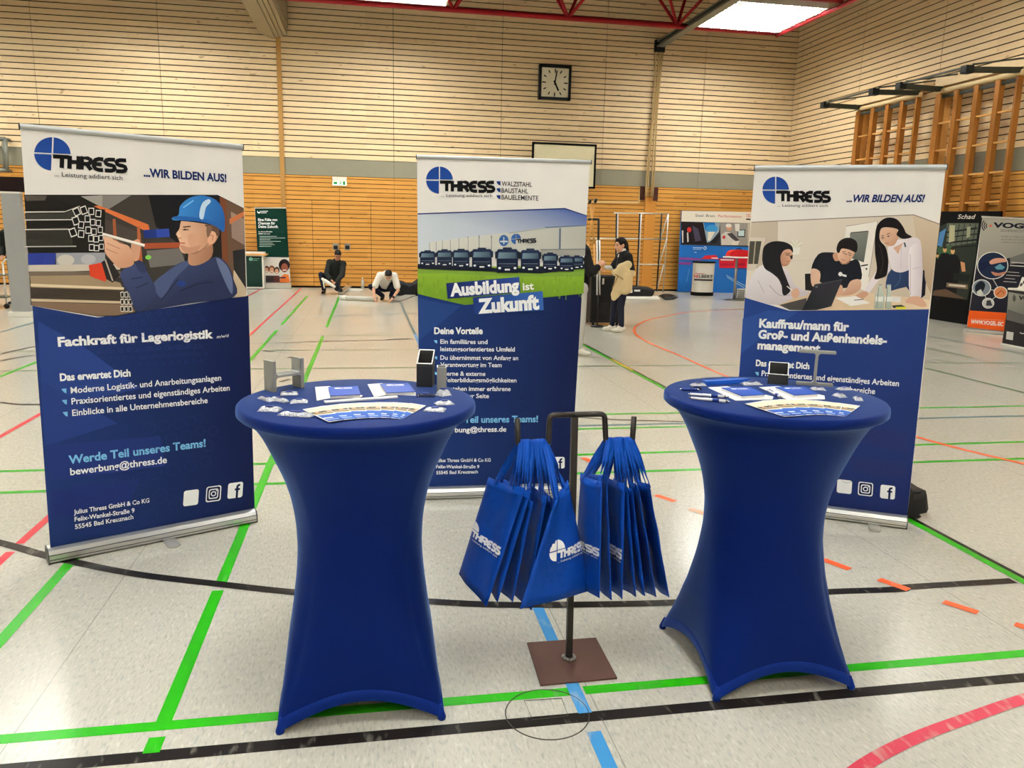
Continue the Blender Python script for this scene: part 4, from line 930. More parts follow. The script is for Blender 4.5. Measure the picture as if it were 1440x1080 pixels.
def high_table(cx, cy, rot, label):
    t = thing('high_table', label, 'table', (cx, cy, 0), 'high tables with blue stretch covers')
    n = 144; R = .404; zs = ZT - .048
    rows = []
    def ring(r, z): return [Vector((cx + r * math.cos(2 * math.pi * j / n), cy + r * math.sin(2 * math.pi * j / n), z)) for j in range(n)]
    for r, z in ((.001, ZT), (.2, ZT), (R - .012, ZT), (R - .004, ZT - .002), (R, ZT - .007), (R + .0015, ZT - .018), (R + .001, ZT - .030), (R - .005, ZT - .036), (R - .020, ZT - .042)): rows.append(ring(r, z))
    def pt(j, s, off=0):
        a = 2 * math.pi * j / n; ph = (a - rot + math.pi / 4) % (math.pi / 2) - math.pi / 4; sc = math.tan(ph)
        zn = 1 - s; p = interp(PC, zn); bow = 1 - .10 * (1 - sc * sc) * max(0, 1 - zn / .22) ** 1.5
        r = sm_interp(WC, zn) * (abs(math.cos(ph)) ** p + abs(math.sin(ph)) ** p) ** (-1 / p) * bow + off
        zb = .082 * (1 - sc * sc) + .004
        return Vector((cx + r * math.cos(a), cy + r * math.sin(a), zb + (zs - zb) * (1 - s)))
    for i in range(1, 45): rows.append([pt(j, i / 44) for j in range(n)])
    for i in (44, 43, 40): rows.append([pt(j, i / 44, -.006) for j in range(n)])
    m_ = MB(); m_.grid(rows, closed_u=True); m_.build('stretch_cover', cover_blue, t, fix=True)
    h = MB(); h.grid([[pt(j, 1 - .045, .0006) for j in range(n)], [pt(j, 1 - .043, .0026) for j in range(n)], [pt(j, 1 - .02, .0026) for j in range(n)], [pt(j, 1.0, .0026) for j in range(n)]], closed_u=True); h.build('hem', cover_hem, t)
    p = MB(); p.lathe([(.035, .01), (.035, zs + .02)], (cx, cy, 0), 20); p.build('table_pole', steel, t)
    for k in range(4):
        a = rot + math.pi / 4 + math.pi / 2 * k; d = Vector((math.cos(a), math.sin(a), 0)); c0 = Vector((cx, cy, 0))
        b = MB(); b.tube([c0 + d * .05 + Vector((0, 0, .09)), c0 + d * .33 + Vector((0, 0, .035))], [.018, .012], 8); b.build('leg', plastic_black, t)
        f = MB(); e = c0 + d * .388
        f.tube([e - d * .006, e - d * .006 + Vector((0, 0, .008)), e - d * .016 + Vector((0, 0, .05))], [.013, .0155, .008], 10); f.build('foot_pocket', cover_hem, t)
    return t
high_table(-.037, 2.726, 0, 'left high table under a dark blue stretch cover, before the helmet-man banner')
high_table(1.500, 2.690, 0, 'right high table under a dark blue stretch cover, before the office banner')

# ================================================================== THINGS ON THE TABLES
galv2 = mat('galvanised_steel', (152, 154, 150), .42, .55, var=.14, vscale=40, bump=.1, bscale=120)
tube_black = mat('painted_black_steel', (26, 27, 30), .4, spec=.5)
cut_edge = mat('bare_cut_steel', (236, 236, 232), .4, .1)
paper = mat('paper', (232, 230, 226), .6)
book_blue = mat('notepad_blue', (36, 74, 164), .5)
pen_white = mat('pen_white', (232, 232, 234), .35)
pen_blue = mat('pen_blue', (30, 52, 128), .35)
chrome = mat('chrome', (210, 212, 214), .18, 1.0)
wrap = mat('clear_wrapper', (214, 216, 222), .16, .45, bump=.9, bscale=160, var=.25, vscale=60)
wrap_dark = mat('dark_wrapper', (40, 48, 78), .18, .3, bump=.9, bscale=160, var=.5, vscale=60)
TL_, TR_ = crop(320, 470, 3.8919), crop(920, 470, 4.1143)
def tp(px, p, z=ZT):
    u, v = px(p); return at_z(u, v, z)
ZV = Vector((0, 0, 1))
def slab(px, pts, z0, h):
    m_ = MB(); P = [tp(px, p, z0 + h) for p in pts]; m_.prism([(q.x, q.y) for q in P], (0, 0, z0), (1, 0, 0), (0, 1, 0), (0, 0, 1), h); return m_
def section(name, label, origin, ang, poly, length, group, material):
    """short slice of a rolled section: profile in the x-z plane, extruded along y"""
    t = thing(name, label, 'steel section', origin, group)
    ux = Vector((math.cos(ang), math.sin(ang), 0)); uy = Vector((-math.sin(ang), math.cos(ang), 0))
    m_ = MB(); m_.prism(poly, origin, ux, ZV, uy, length); o = m_.build('section_body', material, t, bevel=.0012)
    return t, ux, uy
def h_profile(w_, h_, tf, tw, r=.010):
    """letter H: two upright flanges joined by a web"""
    a = w_ / 2; y = h_ / 2
    return [(-a, 0), (-a + tf, 0), (-a + tf, y - tw / 2 - r), (-a + tf + r * .3, y - tw / 2 - r * .3), (-a + tf + r, y - tw / 2), (a - tf - r, y - tw / 2), (a - tf - r * .3, y - tw / 2 - r * .3), (a - tf, y - tw / 2 - r), (a - tf, 0), (a, 0), (a, h_), (a - tf, h_),
            (a - tf, y + tw / 2 + r), (a - tf - r * .3, y + tw / 2 + r * .3), (a - tf - r, y + tw / 2), (-a + tf + r, y + tw / 2), (-a + tf + r * .3, y + tw / 2 + r * .3), (-a + tf, y + tw / 2 + r), (-a + tf, h_), (-a, h_)]
pL = tp(TL_, (262, 316)); pR = tp(TL_, (412, 297)); ang = math.atan2(pR.y - pL.y, pR.x - pL.x)
section('steel_beam_slice', 'grey slice of H-shaped steel beam standing on the left table', (pL + pR) / 2, ang + .1, h_profile((pR - pL).length + .022, .112, .014, .009), .06, 'steel samples', galv2)
pL = tp(TR_, (822, 291)); pR = tp(TR_, (1034, 306)); ang = math.atan2(pR.y - pL.y, pR.x - pL.x)
def i_profile(w_, h_, tf, tw, r=.008):
    a = w_ / 2
    return [(-a, 0), (a, 0), (a, tf), (tw / 2 + r, tf), (tw / 2, tf + r), (tw / 2, h_ - tf - r), (tw / 2 + r, h_ - tf), (a, h_ - tf), (a, h_), (-a, h_), (-a, h_ - tf), (-tw / 2 - r, h_ - tf), (-tw / 2, h_ - tf - r), (-tw / 2, tf + r), (-tw / 2 - r, tf), (-a, tf)]
section('steel_beam_slice', 'grey slice of I-shaped steel beam standing upright on the right table', (pL + pR) / 2, ang, i_profile((pR - pL).length, .142, .010, .009), .035, 'steel samples', galv2)

def square_tube(label, px, bl, br, hf, hb, material, wall=.004, edge=cut_edge, depth=None, facing=False):
    """hollow square tube standing upright with a slanting top cut; bl, br: front base corners"""
    a = tp(px, bl); b = tp(px, br); ux = (b - a).normalized(); uy = ZV.cross(ux); w_ = (b - a).length; d_ = depth or w_
    if facing:
        v = a - CAM; ux = Vector((v.y, -v.x, 0)).normalized()
        uy = ZV.cross(ux); w_ = (b - a).dot(ux) * 1.0; d_ = w_
    t = thing('square_tube', label, 'steel tube', (a + b) / 2 + uy * d_ / 2, 'steel samples')
    def ringp(i, z0=False):
        out = []
        for x, y in ((i, i), (w_ - i, i), (w_ - i, d_ - i), (i, d_ - i)):
            out.append(a + ux * x + uy * y + ZV * (0 if z0 else hf + (hb - hf) * y / d_))
        return out
    o0, o1, i0, i1 = ringp(0, True), ringp(0), ringp(wall, True), ringp(wall)
    m_ = MB(); m_.add(o0 + o1 + i0 + i1, [(k, (k + 1) % 4, 4 + (k + 1) % 4, 4 + k) for k in range(4)] + [(8 + k, 12 + k, 12 + (k + 1) % 4, 8 + (k + 1) % 4) for k in range(4)] + [(0, 3, 2, 1)])
    m_.build('tube_wall', material, t, fix=False)
    e = MB(); up = [p + ZV * .0004 for p in o1]; ui = [p + ZV * .0004 for p in i1]
    e.add(o1 + i1 + up + ui, [(8 + k, 8 + (k + 1) % 4, 12 + (k + 1) % 4, 12 + k) for k in range(4)]); e.build('cut_rim', edge, t, fix=False)
    return t
square_tube('black square steel tube with slanting silver rim on the left table', TL_, (1034, 287), (1120, 290), .088, .135, tube_black)
square_tube('small silver square steel tube standing at the right edge of the left table', TL_, (1146, 312), (1198, 312), .088, .092, galv2, .003)
square_tube('short black square steel tube with slanting silver rim on the right table', TR_, (655, 286), (772, 288), .040, .080, tube_black, facing=True)

# notepads on sheets of paper
def notepad(label, px, blue, sheet_label, sheet, th=.012):
    o = slab(px, sheet, ZT + .0004, .002).build('paper_stack', paper); tag(o, sheet_label, 'papers', 'papers under the notepads')
    t = thing('notepad', label, 'notepad', tp(px, blue[0], ZT + .003), 'blue notepads')
    P = [tp(px, p, ZT + .003 + th) for p in blue]
    for nm, z0, h, mm, k in (('page_block', .0026, th - .003, paper, .985), ('cover', th - .0004, .0022, book_blue, 1.0)):
        c = sum(P, Vector()) / 4; m_ = MB(); m_.prism([(c.x + (q.x - c.x) * k, c.y + (q.y - c.y) * k) for q in P], (0, 0, ZT + z0), (1, 0, 0), (0, 1, 0), (0, 0, 1), h); cv = m_.build(nm, mm, t)
    z = ZT + th + .0020; ex = (P[1] - P[0]); ey = (P[0] - P[3]); ex.z = 0; ey.z = 0
    o = P[3].copy(); o.z = z; A = Art(o, ex.normalized(), ey.normalized(), ZV, .0001, .00002)
    lx, ly = ex.length, ey.length; dx = ex.normalized().dot(ey)
    A.textc('THRESS', Vector((lx * .36 + .0, ly * .74)), Vector((lx * .78, ly * .74)), ly * .10, WHITE, .04); A.disc((lx * .29, ly * .80), ly * .07, WHITE, 14)
    A.textc('Leistung addiert sich', Vector((lx * .36, ly * .66)), Vector((lx * .78, ly * .66)), ly * .04, WHITE, .0)
    A.build('cover_print', cv)
notepad('blue notepad in the middle of the left table', TL_, [(551, 286), (713, 281), (728, 326), (563, 335)], 'white paper sheets under the middle notepad of the left table', [(479, 288), (556, 284), (740, 335), (720, 348), (566, 348), (488, 362)])
notepad('blue notepad on the left table, beside the black square tube', TL_, [(833, 269), (990, 264), (1027, 311), (868, 318)], 'white paper sheets under the notepad beside the black tube', [(766, 273), (845, 268), (1030, 318), (1030, 334), (880, 330), (802, 342)])
notepad('blue notepad on the right table, left of the black tube', TR_, [(389, 307), (552, 302), (642, 346), (506, 354)], 'white paper sheets under the left notepad of the right table', [(312, 307), (420, 301), (690, 360), (684, 376), (470, 382)])
notepad('blue notepad on the right table, before the I-shaped beam slice', TR_, [(700, 303), (862, 299), (950, 342), (812, 351)], 'white paper sheets under the notepad before the I-shaped beam', [(608, 306), (720, 300), (985, 355), (988, 375), (770, 378)])

# fanned flyers
def flyer_fan(px, pts_top, pts_bot, tones, side, group):
    n = len(pts_top) - 1
    for i in range(n):
        q = [pts_top[i], pts_top[i + 1], pts_bot[i + 1], pts_bot[i]]
        # each sheet reaches under its neighbour
        ext = .55
        if i < n - 1:
            q[1] = (q[1][0] + ext * (pts_top[i + 2][0] - pts_top[i + 1][0]) * .5, q[1][1] + ext * .5 * (pts_top[i + 2][1] - pts_top[i + 1][1]))
            q[2] = (q[2][0] + ext * (pts_bot[i + 2][0] - pts_bot[i + 1][0]) * .5, q[2][1] + ext * .5 * (pts_bot[i + 2][1] - pts_bot[i + 1][1]))
        z = ZT + .0012 + (n - i) * .0006
        where = ('first from the left' if i == 0 else 'last at the right' if i == n - 1 else ['second', 'third', 'fourth', 'fifth', 'sixth', 'seventh'][i - 1] + ' from the left')
        o = slab(px, q, z, .0004).build('flyer', paper)
        tag(o, 'printed flyer in the fan on the %s table, %s' % (side, where), 'flyer', group)
        P = [tp(px, p, z + .0004) for p in q]; org = P[3].copy(); ex = P[2] - P[3]; ex.z = 0; ex.normalize()
        A = Art(Vector((org.x, org.y, z + .0004)), ex, ZV.cross(ex), ZV, .0001, .00002)
        L2 = lambda s, t: (lambda v: (v.dot(ex), v.dot(ZV.cross(ex))))((P[3] * (1 - s) + P[2] * s) * (1 - t) + (P[0] * (1 - s) + P[1] * s) * t - org)
        A.polyc([L2(.06, .04), L2(1, 0), L2(1, .42), L2(.06, .48)], tones[i % len(tones)], (56, 98, 178), (L2(.2, 0), L2(.9, .4)))
        A.polyc([L2(.03, .50), L2(.97, .46), L2(.97, .96), L2(.03, .96)], (226, 218, 190)); A.polyc([L2(.03, .52), L2(.97, .48), L2(.97, .60), L2(.03, .64)], (150, 132, 104)); 
        
        for q_, s in enumerate((.12, .30, .48, .66, .86)): A.disc(L2(s, .66), .009, ((54, 44, 40), (196, 150, 120), (60, 56, 64))[(q_ + i) % 3], 10)
        A.polyc([L2(.1, .22), L2(.6, .20), L2(.6, .26), L2(.1, .28)], (214, 222, 236)); A.polyc([L2(.1, .12), L2(.8, .10), L2(.8, .14), L2(.1, .16)], (170, 190, 224))
        A.build('flyer_print', o)
flyer_fan(TL_, [(410, 411), (505, 394), (610, 381), (715, 375), (815, 372), (905, 371), (1000, 376), (1086, 390)], [(555, 480), (620, 470), (690, 462), (760, 458), (825, 455), (885, 457), (925, 462), (955, 466)], ((28, 60, 140), (40, 90, 170), (30, 66, 150), (60, 96, 176)), 'left', 'flyers fanned out on the left table')
flyer_fan(TR_, [(525, 402), (620, 384), (720, 376), (820, 376), (930, 382), (1060, 396), (1192, 414)], [(750, 476), (805, 474), (865, 468), (925, 464), (985, 464), (1045, 468), (1105, 476)], ((34, 56, 128), (48, 76, 150), (40, 64, 140)), 'right', 'flyers fanned out on the right table')

# ruler, boxes, pens, wrapped sweets and pens
def ruler(px, a, b, wpx, label, name='ruler', mm=pen_white, h=.006, cat='ruler'):
    p = tp(px, a); q = tp(px, b); d = (q - p).normalized(); nrm = ZV.cross(d) * wpx
    m_ = MB(); m_.prism([(v.x, v.y) for v in (p - nrm / 2, q - nrm / 2, q + nrm / 2, p + nrm / 2)], (0, 0, ZT + .0003), (1, 0, 0), (0, 1, 0), (0, 0, 1), h)
    return tag(m_.build(name, mm, None, bevel=.0012), label, cat)
ruler(TL_, (530, 376), (930, 348), .024, 'long white folding ruler lying behind the flyers on the left table')
ruler(TR_, (292, 292), (540, 277), .032, 'long bright blue box lying near the back of the right table', 'long_box', mat('box_blue', (28, 84, 180), .4), .016, 'box')
def pen(px, a, b, label, body=pen_white, grp='ballpoint pens'):
    p = tp(px, a, ZT + .0065); q = tp(px, b, ZT + .0065); d = (q - p).normalized(); L = (q - p).length
    t = thing('ballpoint_pen', label, 'pen', (p + q) / 2, grp)
    m_ = MB(); m_.tube([p, p + d * L * .12, p + d * L * .88], [.0052, .0056, .0056], 10); m_.build('barrel', body, t)
    m_ = MB(); m_.tube([p + d * L * .88, p + d * L * .97, q], [.0054, .003, .0010], 10); m_.build('tip', chrome, t)
    m_ = MB(); m_.tube([p - d * .008, p + d * .002], .003, 8); m_.build('push_button', chrome, t)
    c = p + d * .004 + ZV * .0058; m_ = MB(); m_.bar(c, c + d * L * .3, .004, .0015); m_.build('clip', pen_blue, t)
    m_ = MB(); m_.tube([p + d * L * .55, p + d * L * .72], .0060, 10); m_.build('grip', pen_blue, t)
pen(TR_, (206, 346), (432, 362), 'white pen with blue grip, upper of the two at left on the right table')
pen(TR_, (214, 368), (440, 390), 'white pen with blue grip, lower of the two at left on the right table')
pen(TR_, (662, 326), (742, 368), 'white pen lying between the two notepads on the right table')
pen(TR_, (160, 318), (262, 322), 'dark pen at the far left edge of the right table', pen_blue)
def packet(px, c, hw, hh, rot, label, mm=wrap, h=.012, seed=0, name='wrapped_sweet', cat='sweet', inner=pen_blue, grp='wrapped giveaways'):
    """crumpled film packet with crimped ends, half sizes in metres"""
    rnd = random.Random(seed); o = tp(px, c); t = thing(name, label, cat, o, grp)
    ux = Vector((math.cos(rot), math.sin(rot), 0)); uy = Vector((-math.sin(rot), math.cos(rot), 0))
    R_ = 13; C_ = 9; top = []; bot = []
    for i in range(R_):
        s = -1 + 2 * i / (R_ - 1); a = []; b = []
        for j in range(C_):
            w_ = -1 + 2 * j / (C_ - 1); e = max(0, 1 - abs(s) ** 6) ** .7 * max(0, 1 - w_ * w_) ** .45 * .75
            jx = rnd.uniform(-.04, .04); jy = rnd.uniform(-.06, .06); jz = rnd.uniform(-.18, .18) if 0 < j < C_ - 1 else 0
            flare = 1 + .10 * (abs(s) > .85)
            q = o + ux * (hw * (s + jx)) + uy * (hh * (w_ + jy) * flare)
            a.append(q + ZV * (.0022 + h * e * (1 + jz) + (.003 * rnd.random() if abs(s) > .85 else 0))); b.append(q + ZV * .0008)
        top.append(a); bot.append(b)
    m_ = MB(); m_.grid(top); m_.grid(bot)
    nn = len(m_.v) // 2; ed = [j for j in range(C_)] + [i * C_ + C_ - 1 for i in range(1, R_)] + [(R_ - 1) * C_ + j for j in range(C_ - 2, -1, -1)] + [i * C_ for i in range(R_ - 2, 0, -1)]
    for k in range(len(ed)):
        a, b = ed[k], ed[(k + 1) % len(ed)]; m_.f.append((a, b, nn + b, nn + a)); m_.m.append(0); m_.sm.append(False)
    m_.build('wrapper', mm, t)
    l = MB(); l.box(o + ZV * (h * .9 + .002), (hw * .7, hh * .8, .003), (ux, uy, ZV)); l.build('printed_band', inner, t, bevel=.001)
packet(TL_, (212, 362), .038, .011, -.95, 'silver wrapped pack at the left edge of the left table, foremost of two slim ones', seed=1, h=.014)
packet(TL_, (283, 366), .040, .012, -.80, 'silver wrapped slim pack on the left table, before the H-shaped slice', seed=2, h=.014)
packet(TL_, (338, 330), .030, .022, .1, 'flat white and navy pack beside the foot of the H-shaped slice', seed=3)
packet(TL_, (392, 374), .028, .018, .05, 'small white and navy pack between the slim silver packs and the flyers', seed=4)
packet(TL_, (232, 419), .034, .020, -.2, 'crumpled silver pack nearest the left rim of the left table', seed=5, h=.016)
packet(TL_, (376, 446), .055, .017, -.35, 'long crumpled silver pack at the left front of the left table', seed=6, h=.014)
packet(TL_, (1085, 342), .032, .012, -.1, 'small navy wrapped pack between the notepad and the silver tube', wrap_dark, seed=7)
packet(TL_, (1180, 335), .022, .020, .6, 'crinkled clear pack at the foot of the silver square tube', seed=8, h=.026)
packet(TL_, (1186, 384), .030, .018, .2, 'crinkled clear pack at the right rim of the left table', seed=9, h=.014)
packet(TL_, (1136, 418), .034, .022, -.3, 'white and navy crinkled pack right of the flyers on the left table', seed=10, h=.012)
packet(TR_, (254, 298), .030, .014, .0, 'white wrapped pack near the left rim of the right table', seed=11)
packet(TR_, (240, 320), .022, .010, -.3, 'navy wrapped pack near the left rim of the right table', wrap_dark, seed=12)
packet(TR_, (560, 292), .040, .020, .1, 'crumpled white pack at the right end of the long blue box', seed=13, h=.014)
packet(TR_, (946, 322), .026, .016, -.3, 'white pack beside the foot of the I-shaped slice', seed=14)
packet(TR_, (1098, 322), .028, .014, .1, 'flat white pack at the right rear rim of the right table', seed=15)
packet(TR_, (1070, 362), .016, .022, .2, 'small clear pack right of the flyers on the right table', seed=16, h=.016)
packet(TR_, (1178, 380), .014, .024, -.4, 'slim silver pack at the right rim of the right table', seed=17, h=.014)

# ================================================================== BAG STAND
raw_steel = mat('raw_steel', (58, 54, 52), .42, .75, var=.25, vscale=30)
rust_plate = mat('rusty_plate', (92, 66, 58), .5, .35, var=.22, vscale=9, bump=.05)
bp = at_z(800, 928); SY = bp.y; SX = bp.x
top_ = at_y(808, 584, SY)
lean = (top_.x - bp.x)
st = thing('bag_stand', 'black steel stand on a square rusty plate, hung with blue bags', 'stand', (SX, SY, 0))
c4 = [at_z(*p) for p in ((741, 906), (838, 899), (868, 955.5), (760, 965.5))]
m_ = MB(); m_.prism([(p.x, p.y) for p in c4], (0, 0, .0008), (1, 0, 0), (0, 1, 0), (0, 0, 1), .008); base = m_.build('base_plate', rust_plate, st, bevel=.001)
m_ = MB(); m_.bar((SX, SY, .008), (top_.x, SY, top_.z - .005), .024, .024, up=(0, 1, 0)); m_.build('pole', raw_steel, st, bevel=.002)
m_ = MB(); rnd = random.Random(4)
for k in range(12):
    a = 2 * math.pi * k / 12; m_.sphere((SX + .021 * math.cos(a), SY + .021 * math.sin(a), .011 + .003 * rnd.random()), (.009, .009, .007), 8, 6)
m_.build('weld_bead', mat('weld_silver', (150, 146, 140), .35, .8, var=.3, vscale=200), base)
def rodp(u, v): p = at_y(u, v, SY - .004); return p
def bent(px, r=.010, rad=.018):
    P = [rodp(*p) for p in px]; out = [P[0]]
    for a, b, c in zip(P, P[1:], P[2:]):
        d1 = (a - b).normalized(); d2 = (c - b).normalized(); q0 = b + d1 * rad; q1 = b + d2 * rad
        for k in range(5):
            t = k / 4; out.append(q0 * (1 - t) ** 2 + b * 2 * t * (1 - t) + q1 * t * t)
    out.append(P[-1]); return out
HL, HR = rodp(750, 625), rodp(871, 622)
for px in ([(727.5, 589), (728.5, 626), (771, 627), (773, 584), (809, 583)], [(807, 583), (850, 582), (852, 622), (889, 623), (891.5, 586)]):
    m_ = MB(); m_.tube(bent(px), .0105, 10); m_.build('hook', raw_steel, st)

# ------------------------------------------------------------------ the blue carrier bags
bag_blue = mat('bag_blue', (6, 58, 146), .55, spec=.12, bump=.25, bscale=26, var=.06, vscale=6)
bag_strap = mat('bag_strap', (8, 66, 158), .55, spec=.12, bump=.2, bscale=40)
BZ = crop(620, 560, 3.3765)
bags_print = (240, 240, 242)
def bag(label, nt, nb, fb, ft, hook_x, hook_z, yn=-.17, yf=.15, seed=0, print_q=None, flip=False, strap_px=.020, fold=None, group='blue carrier bags on the stand'):
    """near top, near bottom, far bottom, far top in crop pixels; near edge at SY+yn, far edge at SY+yf"""
    rnd = random.Random(seed)
    NT, NB, FB, FT = at_y(*BZ(nt), SY + yn * .55), at_y(*BZ(nb), SY + yn), at_y(*BZ(fb), SY + yf), at_y(*BZ(ft), SY + yf * .7)
    t = thing('carrier_bag', label, 'bag', Vector((hook_x, SY, hook_z)), group)
    U, V = 13, 15
    nrm = (FB - NB).cross(NT - NB).normalized()
    if nrm.x > 0: nrm = -nrm
    ph = rnd.uniform(0, 6)
    def surf(s, q, side):
        p = (NT * (1 - s) + FT * s) * (1 - q) + (NB * (1 - s) + FB * s) * q
        edge = (4 * s * (1 - s)) ** .5
        bul = .007 * edge * (.35 + .65 * math.sin(math.pi * min(1, q * 1.02) ** .8)) * side
        wr = .006 * math.sin(s * 7 + ph + q * 2) * (1 - .3 * q) + .003 * math.sin(q * 17 + s * 5 + ph)
        wr *= edge
        sag = .010 * math.sin(math.pi * s) * (1 - q) ** 3 - .012 * math.sin(math.pi * s) * q ** 4 * 0
        return p + nrm * (bul + wr) + Vector((0, 0, -sag))
    a = [[surf(i / (U - 1), j / (V - 1), 1) for i in range(U)] for j in range(V)]
    b = [[surf(i / (U - 1), j / (V - 1), -1) - nrm * .0016 for i in range(U)] for j in range(V)]
    m_ = MB(); m_.grid(a); m_.grid(b); k = U * V
    ed = [j * U for j in range(V)] + [(V - 1) * U + i for i in range(1, U)] + [j * U + U - 1 for j in range(V - 2, -1, -1)]
    for p, q in zip(ed, ed[1:]): m_.f.append((p, q, k + q, k + p)); m_.m.append(0); m_.sm.append(True)
    body = m_.build('bag_body', bag_blue, t)
    # hem round the opening
    h = MB(); r0 = [surf(i / (U - 1), 0, 1) + nrm * .0016 for i in range(U)]; r1 = [surf(i / (U - 1), .07, 1) + nrm * .0022 for i in range(U)]
    r2 = [surf(i / (U - 1), .07, -1) - nrm * .0034 for i in range(U)]; r3 = [surf(i / (U - 1), 0, -1) - nrm * .0030 for i in range(U)]
    h.grid([r1, r0, r3, r2]); h.build('top_hem', bag_strap, body)
    # two carrying handles, one from each layer, looped over the rod
    for e, off in ((1, -.0035), (-1, .0035)):
        A_ = surf(.22, .03, e) + nrm * (.004 * e); B_ = surf(.78, .03, e) + nrm * (.004 * e)
        up = Vector((hook_x + off, SY, hook_z)); r = .0125 + .0015 * (seed % 3)
        path = []
        n0 = Vector((up.x, SY - r, up.z)); n1 = Vector((up.x, SY + r, up.z))
        for k in range(8):
            tt = k / 8; q = A_ * (1 - tt) + n0 * tt; q += Vector((rnd.uniform(-.001, .001), -.012 * math.sin(math.pi * tt), 0)); path.append(q)
        for k in range(7):
            g = math.pi * k / 6; path.append(Vector((up.x, SY - r * math.cos(g), up.z + r * math.sin(g))))
        for k in range(1, 9):
            tt = k / 8; q = n1 * (1 - tt) + B_ * tt; path.append(q)
        N = len(path); s_ = MB(); L = []; R = []; L2 = []; R2 = []
        for i, q in enumerate(path):
            tg = (path[min(i + 1, N - 1)] - path[max(i - 1, 0)]).normalized()
            c_ = min(1, min(i, N - 1 - i) / 7); wd = (FB - NB).normalized() * (1 - c_) * (1 if i < N / 2 else -1) + Vector((1, .1, 0)) * c_
            wd = (wd - tg * wd.dot(tg)).normalized() * (strap_px / 2); th = tg.cross(wd).normalized() * .0009
            L.append(q + wd + th); R.append(q - wd + th); L2.append(q + wd - th); R2.append(q - wd - th)
        s_.grid([L, R, R2, L2, L]); s_.build('handle', bag_strap, t)
    if print_q:
        # white logo print on the visible layer, wrapped onto the cloth
        side = 1
        vis = (surf(.5, .5, 1) - CAM).length < (surf(.5, .5, -1) - CAM).length
        sd = 1 if vis else -1; A = Art((0, 0, 0), (1, 0, 0), (0, 1, 0), (0, 0, 1), 0, 0)
        A.loc = lambda p: p
        us = FB.x > NB.x
        logo(A, (0, 0), (1, 0), (0, 1), bags_print, bags_print, bags_print, gap=.10)
        s0, s1, q0, q1 = print_q
        def wrapp(x, y):     # logo units -> s, q
            s = s0 + (x + 1) / 5. * (s1 - s0); q = q0 + (1 - y) / 2.3 * (q1 - q0)
            return s, q
        m_ = MB(); vs = []; keep = []
        for v in A.mb.v:
            s, q = wrapp(v.x, v.y); ok = .015 < s < .985; keep.append(ok); s = max(.012, min(.988, s))
            vs.append(surf(s, q, sd) + nrm * (.0022 * sd))
        fs = [f for f in A.mb.f if any(keep[i] for i in f)]
        m_.add(vs, fs, 0, False, [lin(bags_print)] * len(vs)); m_.build('bag_print', print_mat(), body, fix=False)
    return t
hz = HL.z + .004
LX = [rodp(x, 625).x for x in (733, 740, 747, 754, 761, 767)]
bag('blue bag at the far left of the stand, its white print facing left', (400, 424), (215, 990), (85, 835), (228, 374), LX[0], hz, seed=1, print_q=(1.16, .08, .44, .62))
bag('second blue bag on the left hook, just right of the leftmost one', (428, 440), (268, 968), (190, 850), (300, 384), LX[1], hz, seed=2)
bag('third blue bag on the left hook, folded narrow', (436, 492), (340, 968), (250, 880), (340, 396), LX[2], hz, seed=3)
bag('fourth blue bag on the left hook, its edge towards the viewer', (504, 466), (402, 990), (330, 900), (420, 400), LX[3], hz, seed=4, yn=-.12)
bag('fifth blue bag on the left hook, mostly hidden behind the logo bag', (541, 490), (428, 1008), (380, 890), (470, 396), LX[4], hz, seed=5, yn=-.13)
bag('blue bag at the right of the left hook, round logo facing the viewer', (540, 486), (374, 1000), (711, 914), (600, 388), LX[5], hz, seed=6, yn=-.27, yf=-.06, print_q=(.28, 1.04, .44, .66))
hz2 = HR.z + .004
RX = [rodp(x, 622).x for x in (855, 860, 866, 871, 876, 882, 887)]
bag('first blue bag on the right hook, next to the pole, part of a logo showing', (764, 394), (752, 950), (632, 868), (664, 352), RX[0], hz2, seed=11, yn=-.19, yf=.08, print_q=(2.0, .03, .50, .68))
bag('second blue bag from the pole on the right hook', (786, 362), (810, 960), (716, 868), (700, 345), RX[1], hz2, seed=12, yn=-.17)
bag('third blue bag from the pole on the right hook, a sliver of print showing', (872, 402), (860, 955), (772, 868), (764, 360), RX[2], hz2, seed=13, yn=-.18, print_q=(2.6, .0, .48, .70))
bag('fourth blue bag from the pole on the right hook', (884, 420), (926, 945), (830, 880), (820, 380), RX[3], hz2, seed=14, yn=-.15)
bag('fifth blue bag from the pole on the right hook, its near edge slanting right', (908, 430), (968, 940), (880, 880), (850, 384), RX[4], hz2, seed=15, yn=-.15)
bag('sixth blue bag from the pole on the right hook', (936, 420), (1022, 945), (930, 890), (900, 380), RX[5], hz2, seed=16, yn=-.15)
bag('rightmost blue bag on the right hook, nearest the right table', (986, 410), (1084, 945), (990, 880), (935, 374), RX[6], hz2, seed=17, yn=-.14)

# ================================================================== ON THE WALLS
white_paint = mat('white_paint', (226, 224, 214), .5)
clock_face = mat('clock_face', (232, 226, 200), .5)
black_matte = mat('black_matte', (14, 14, 15), .7, spec=.08)
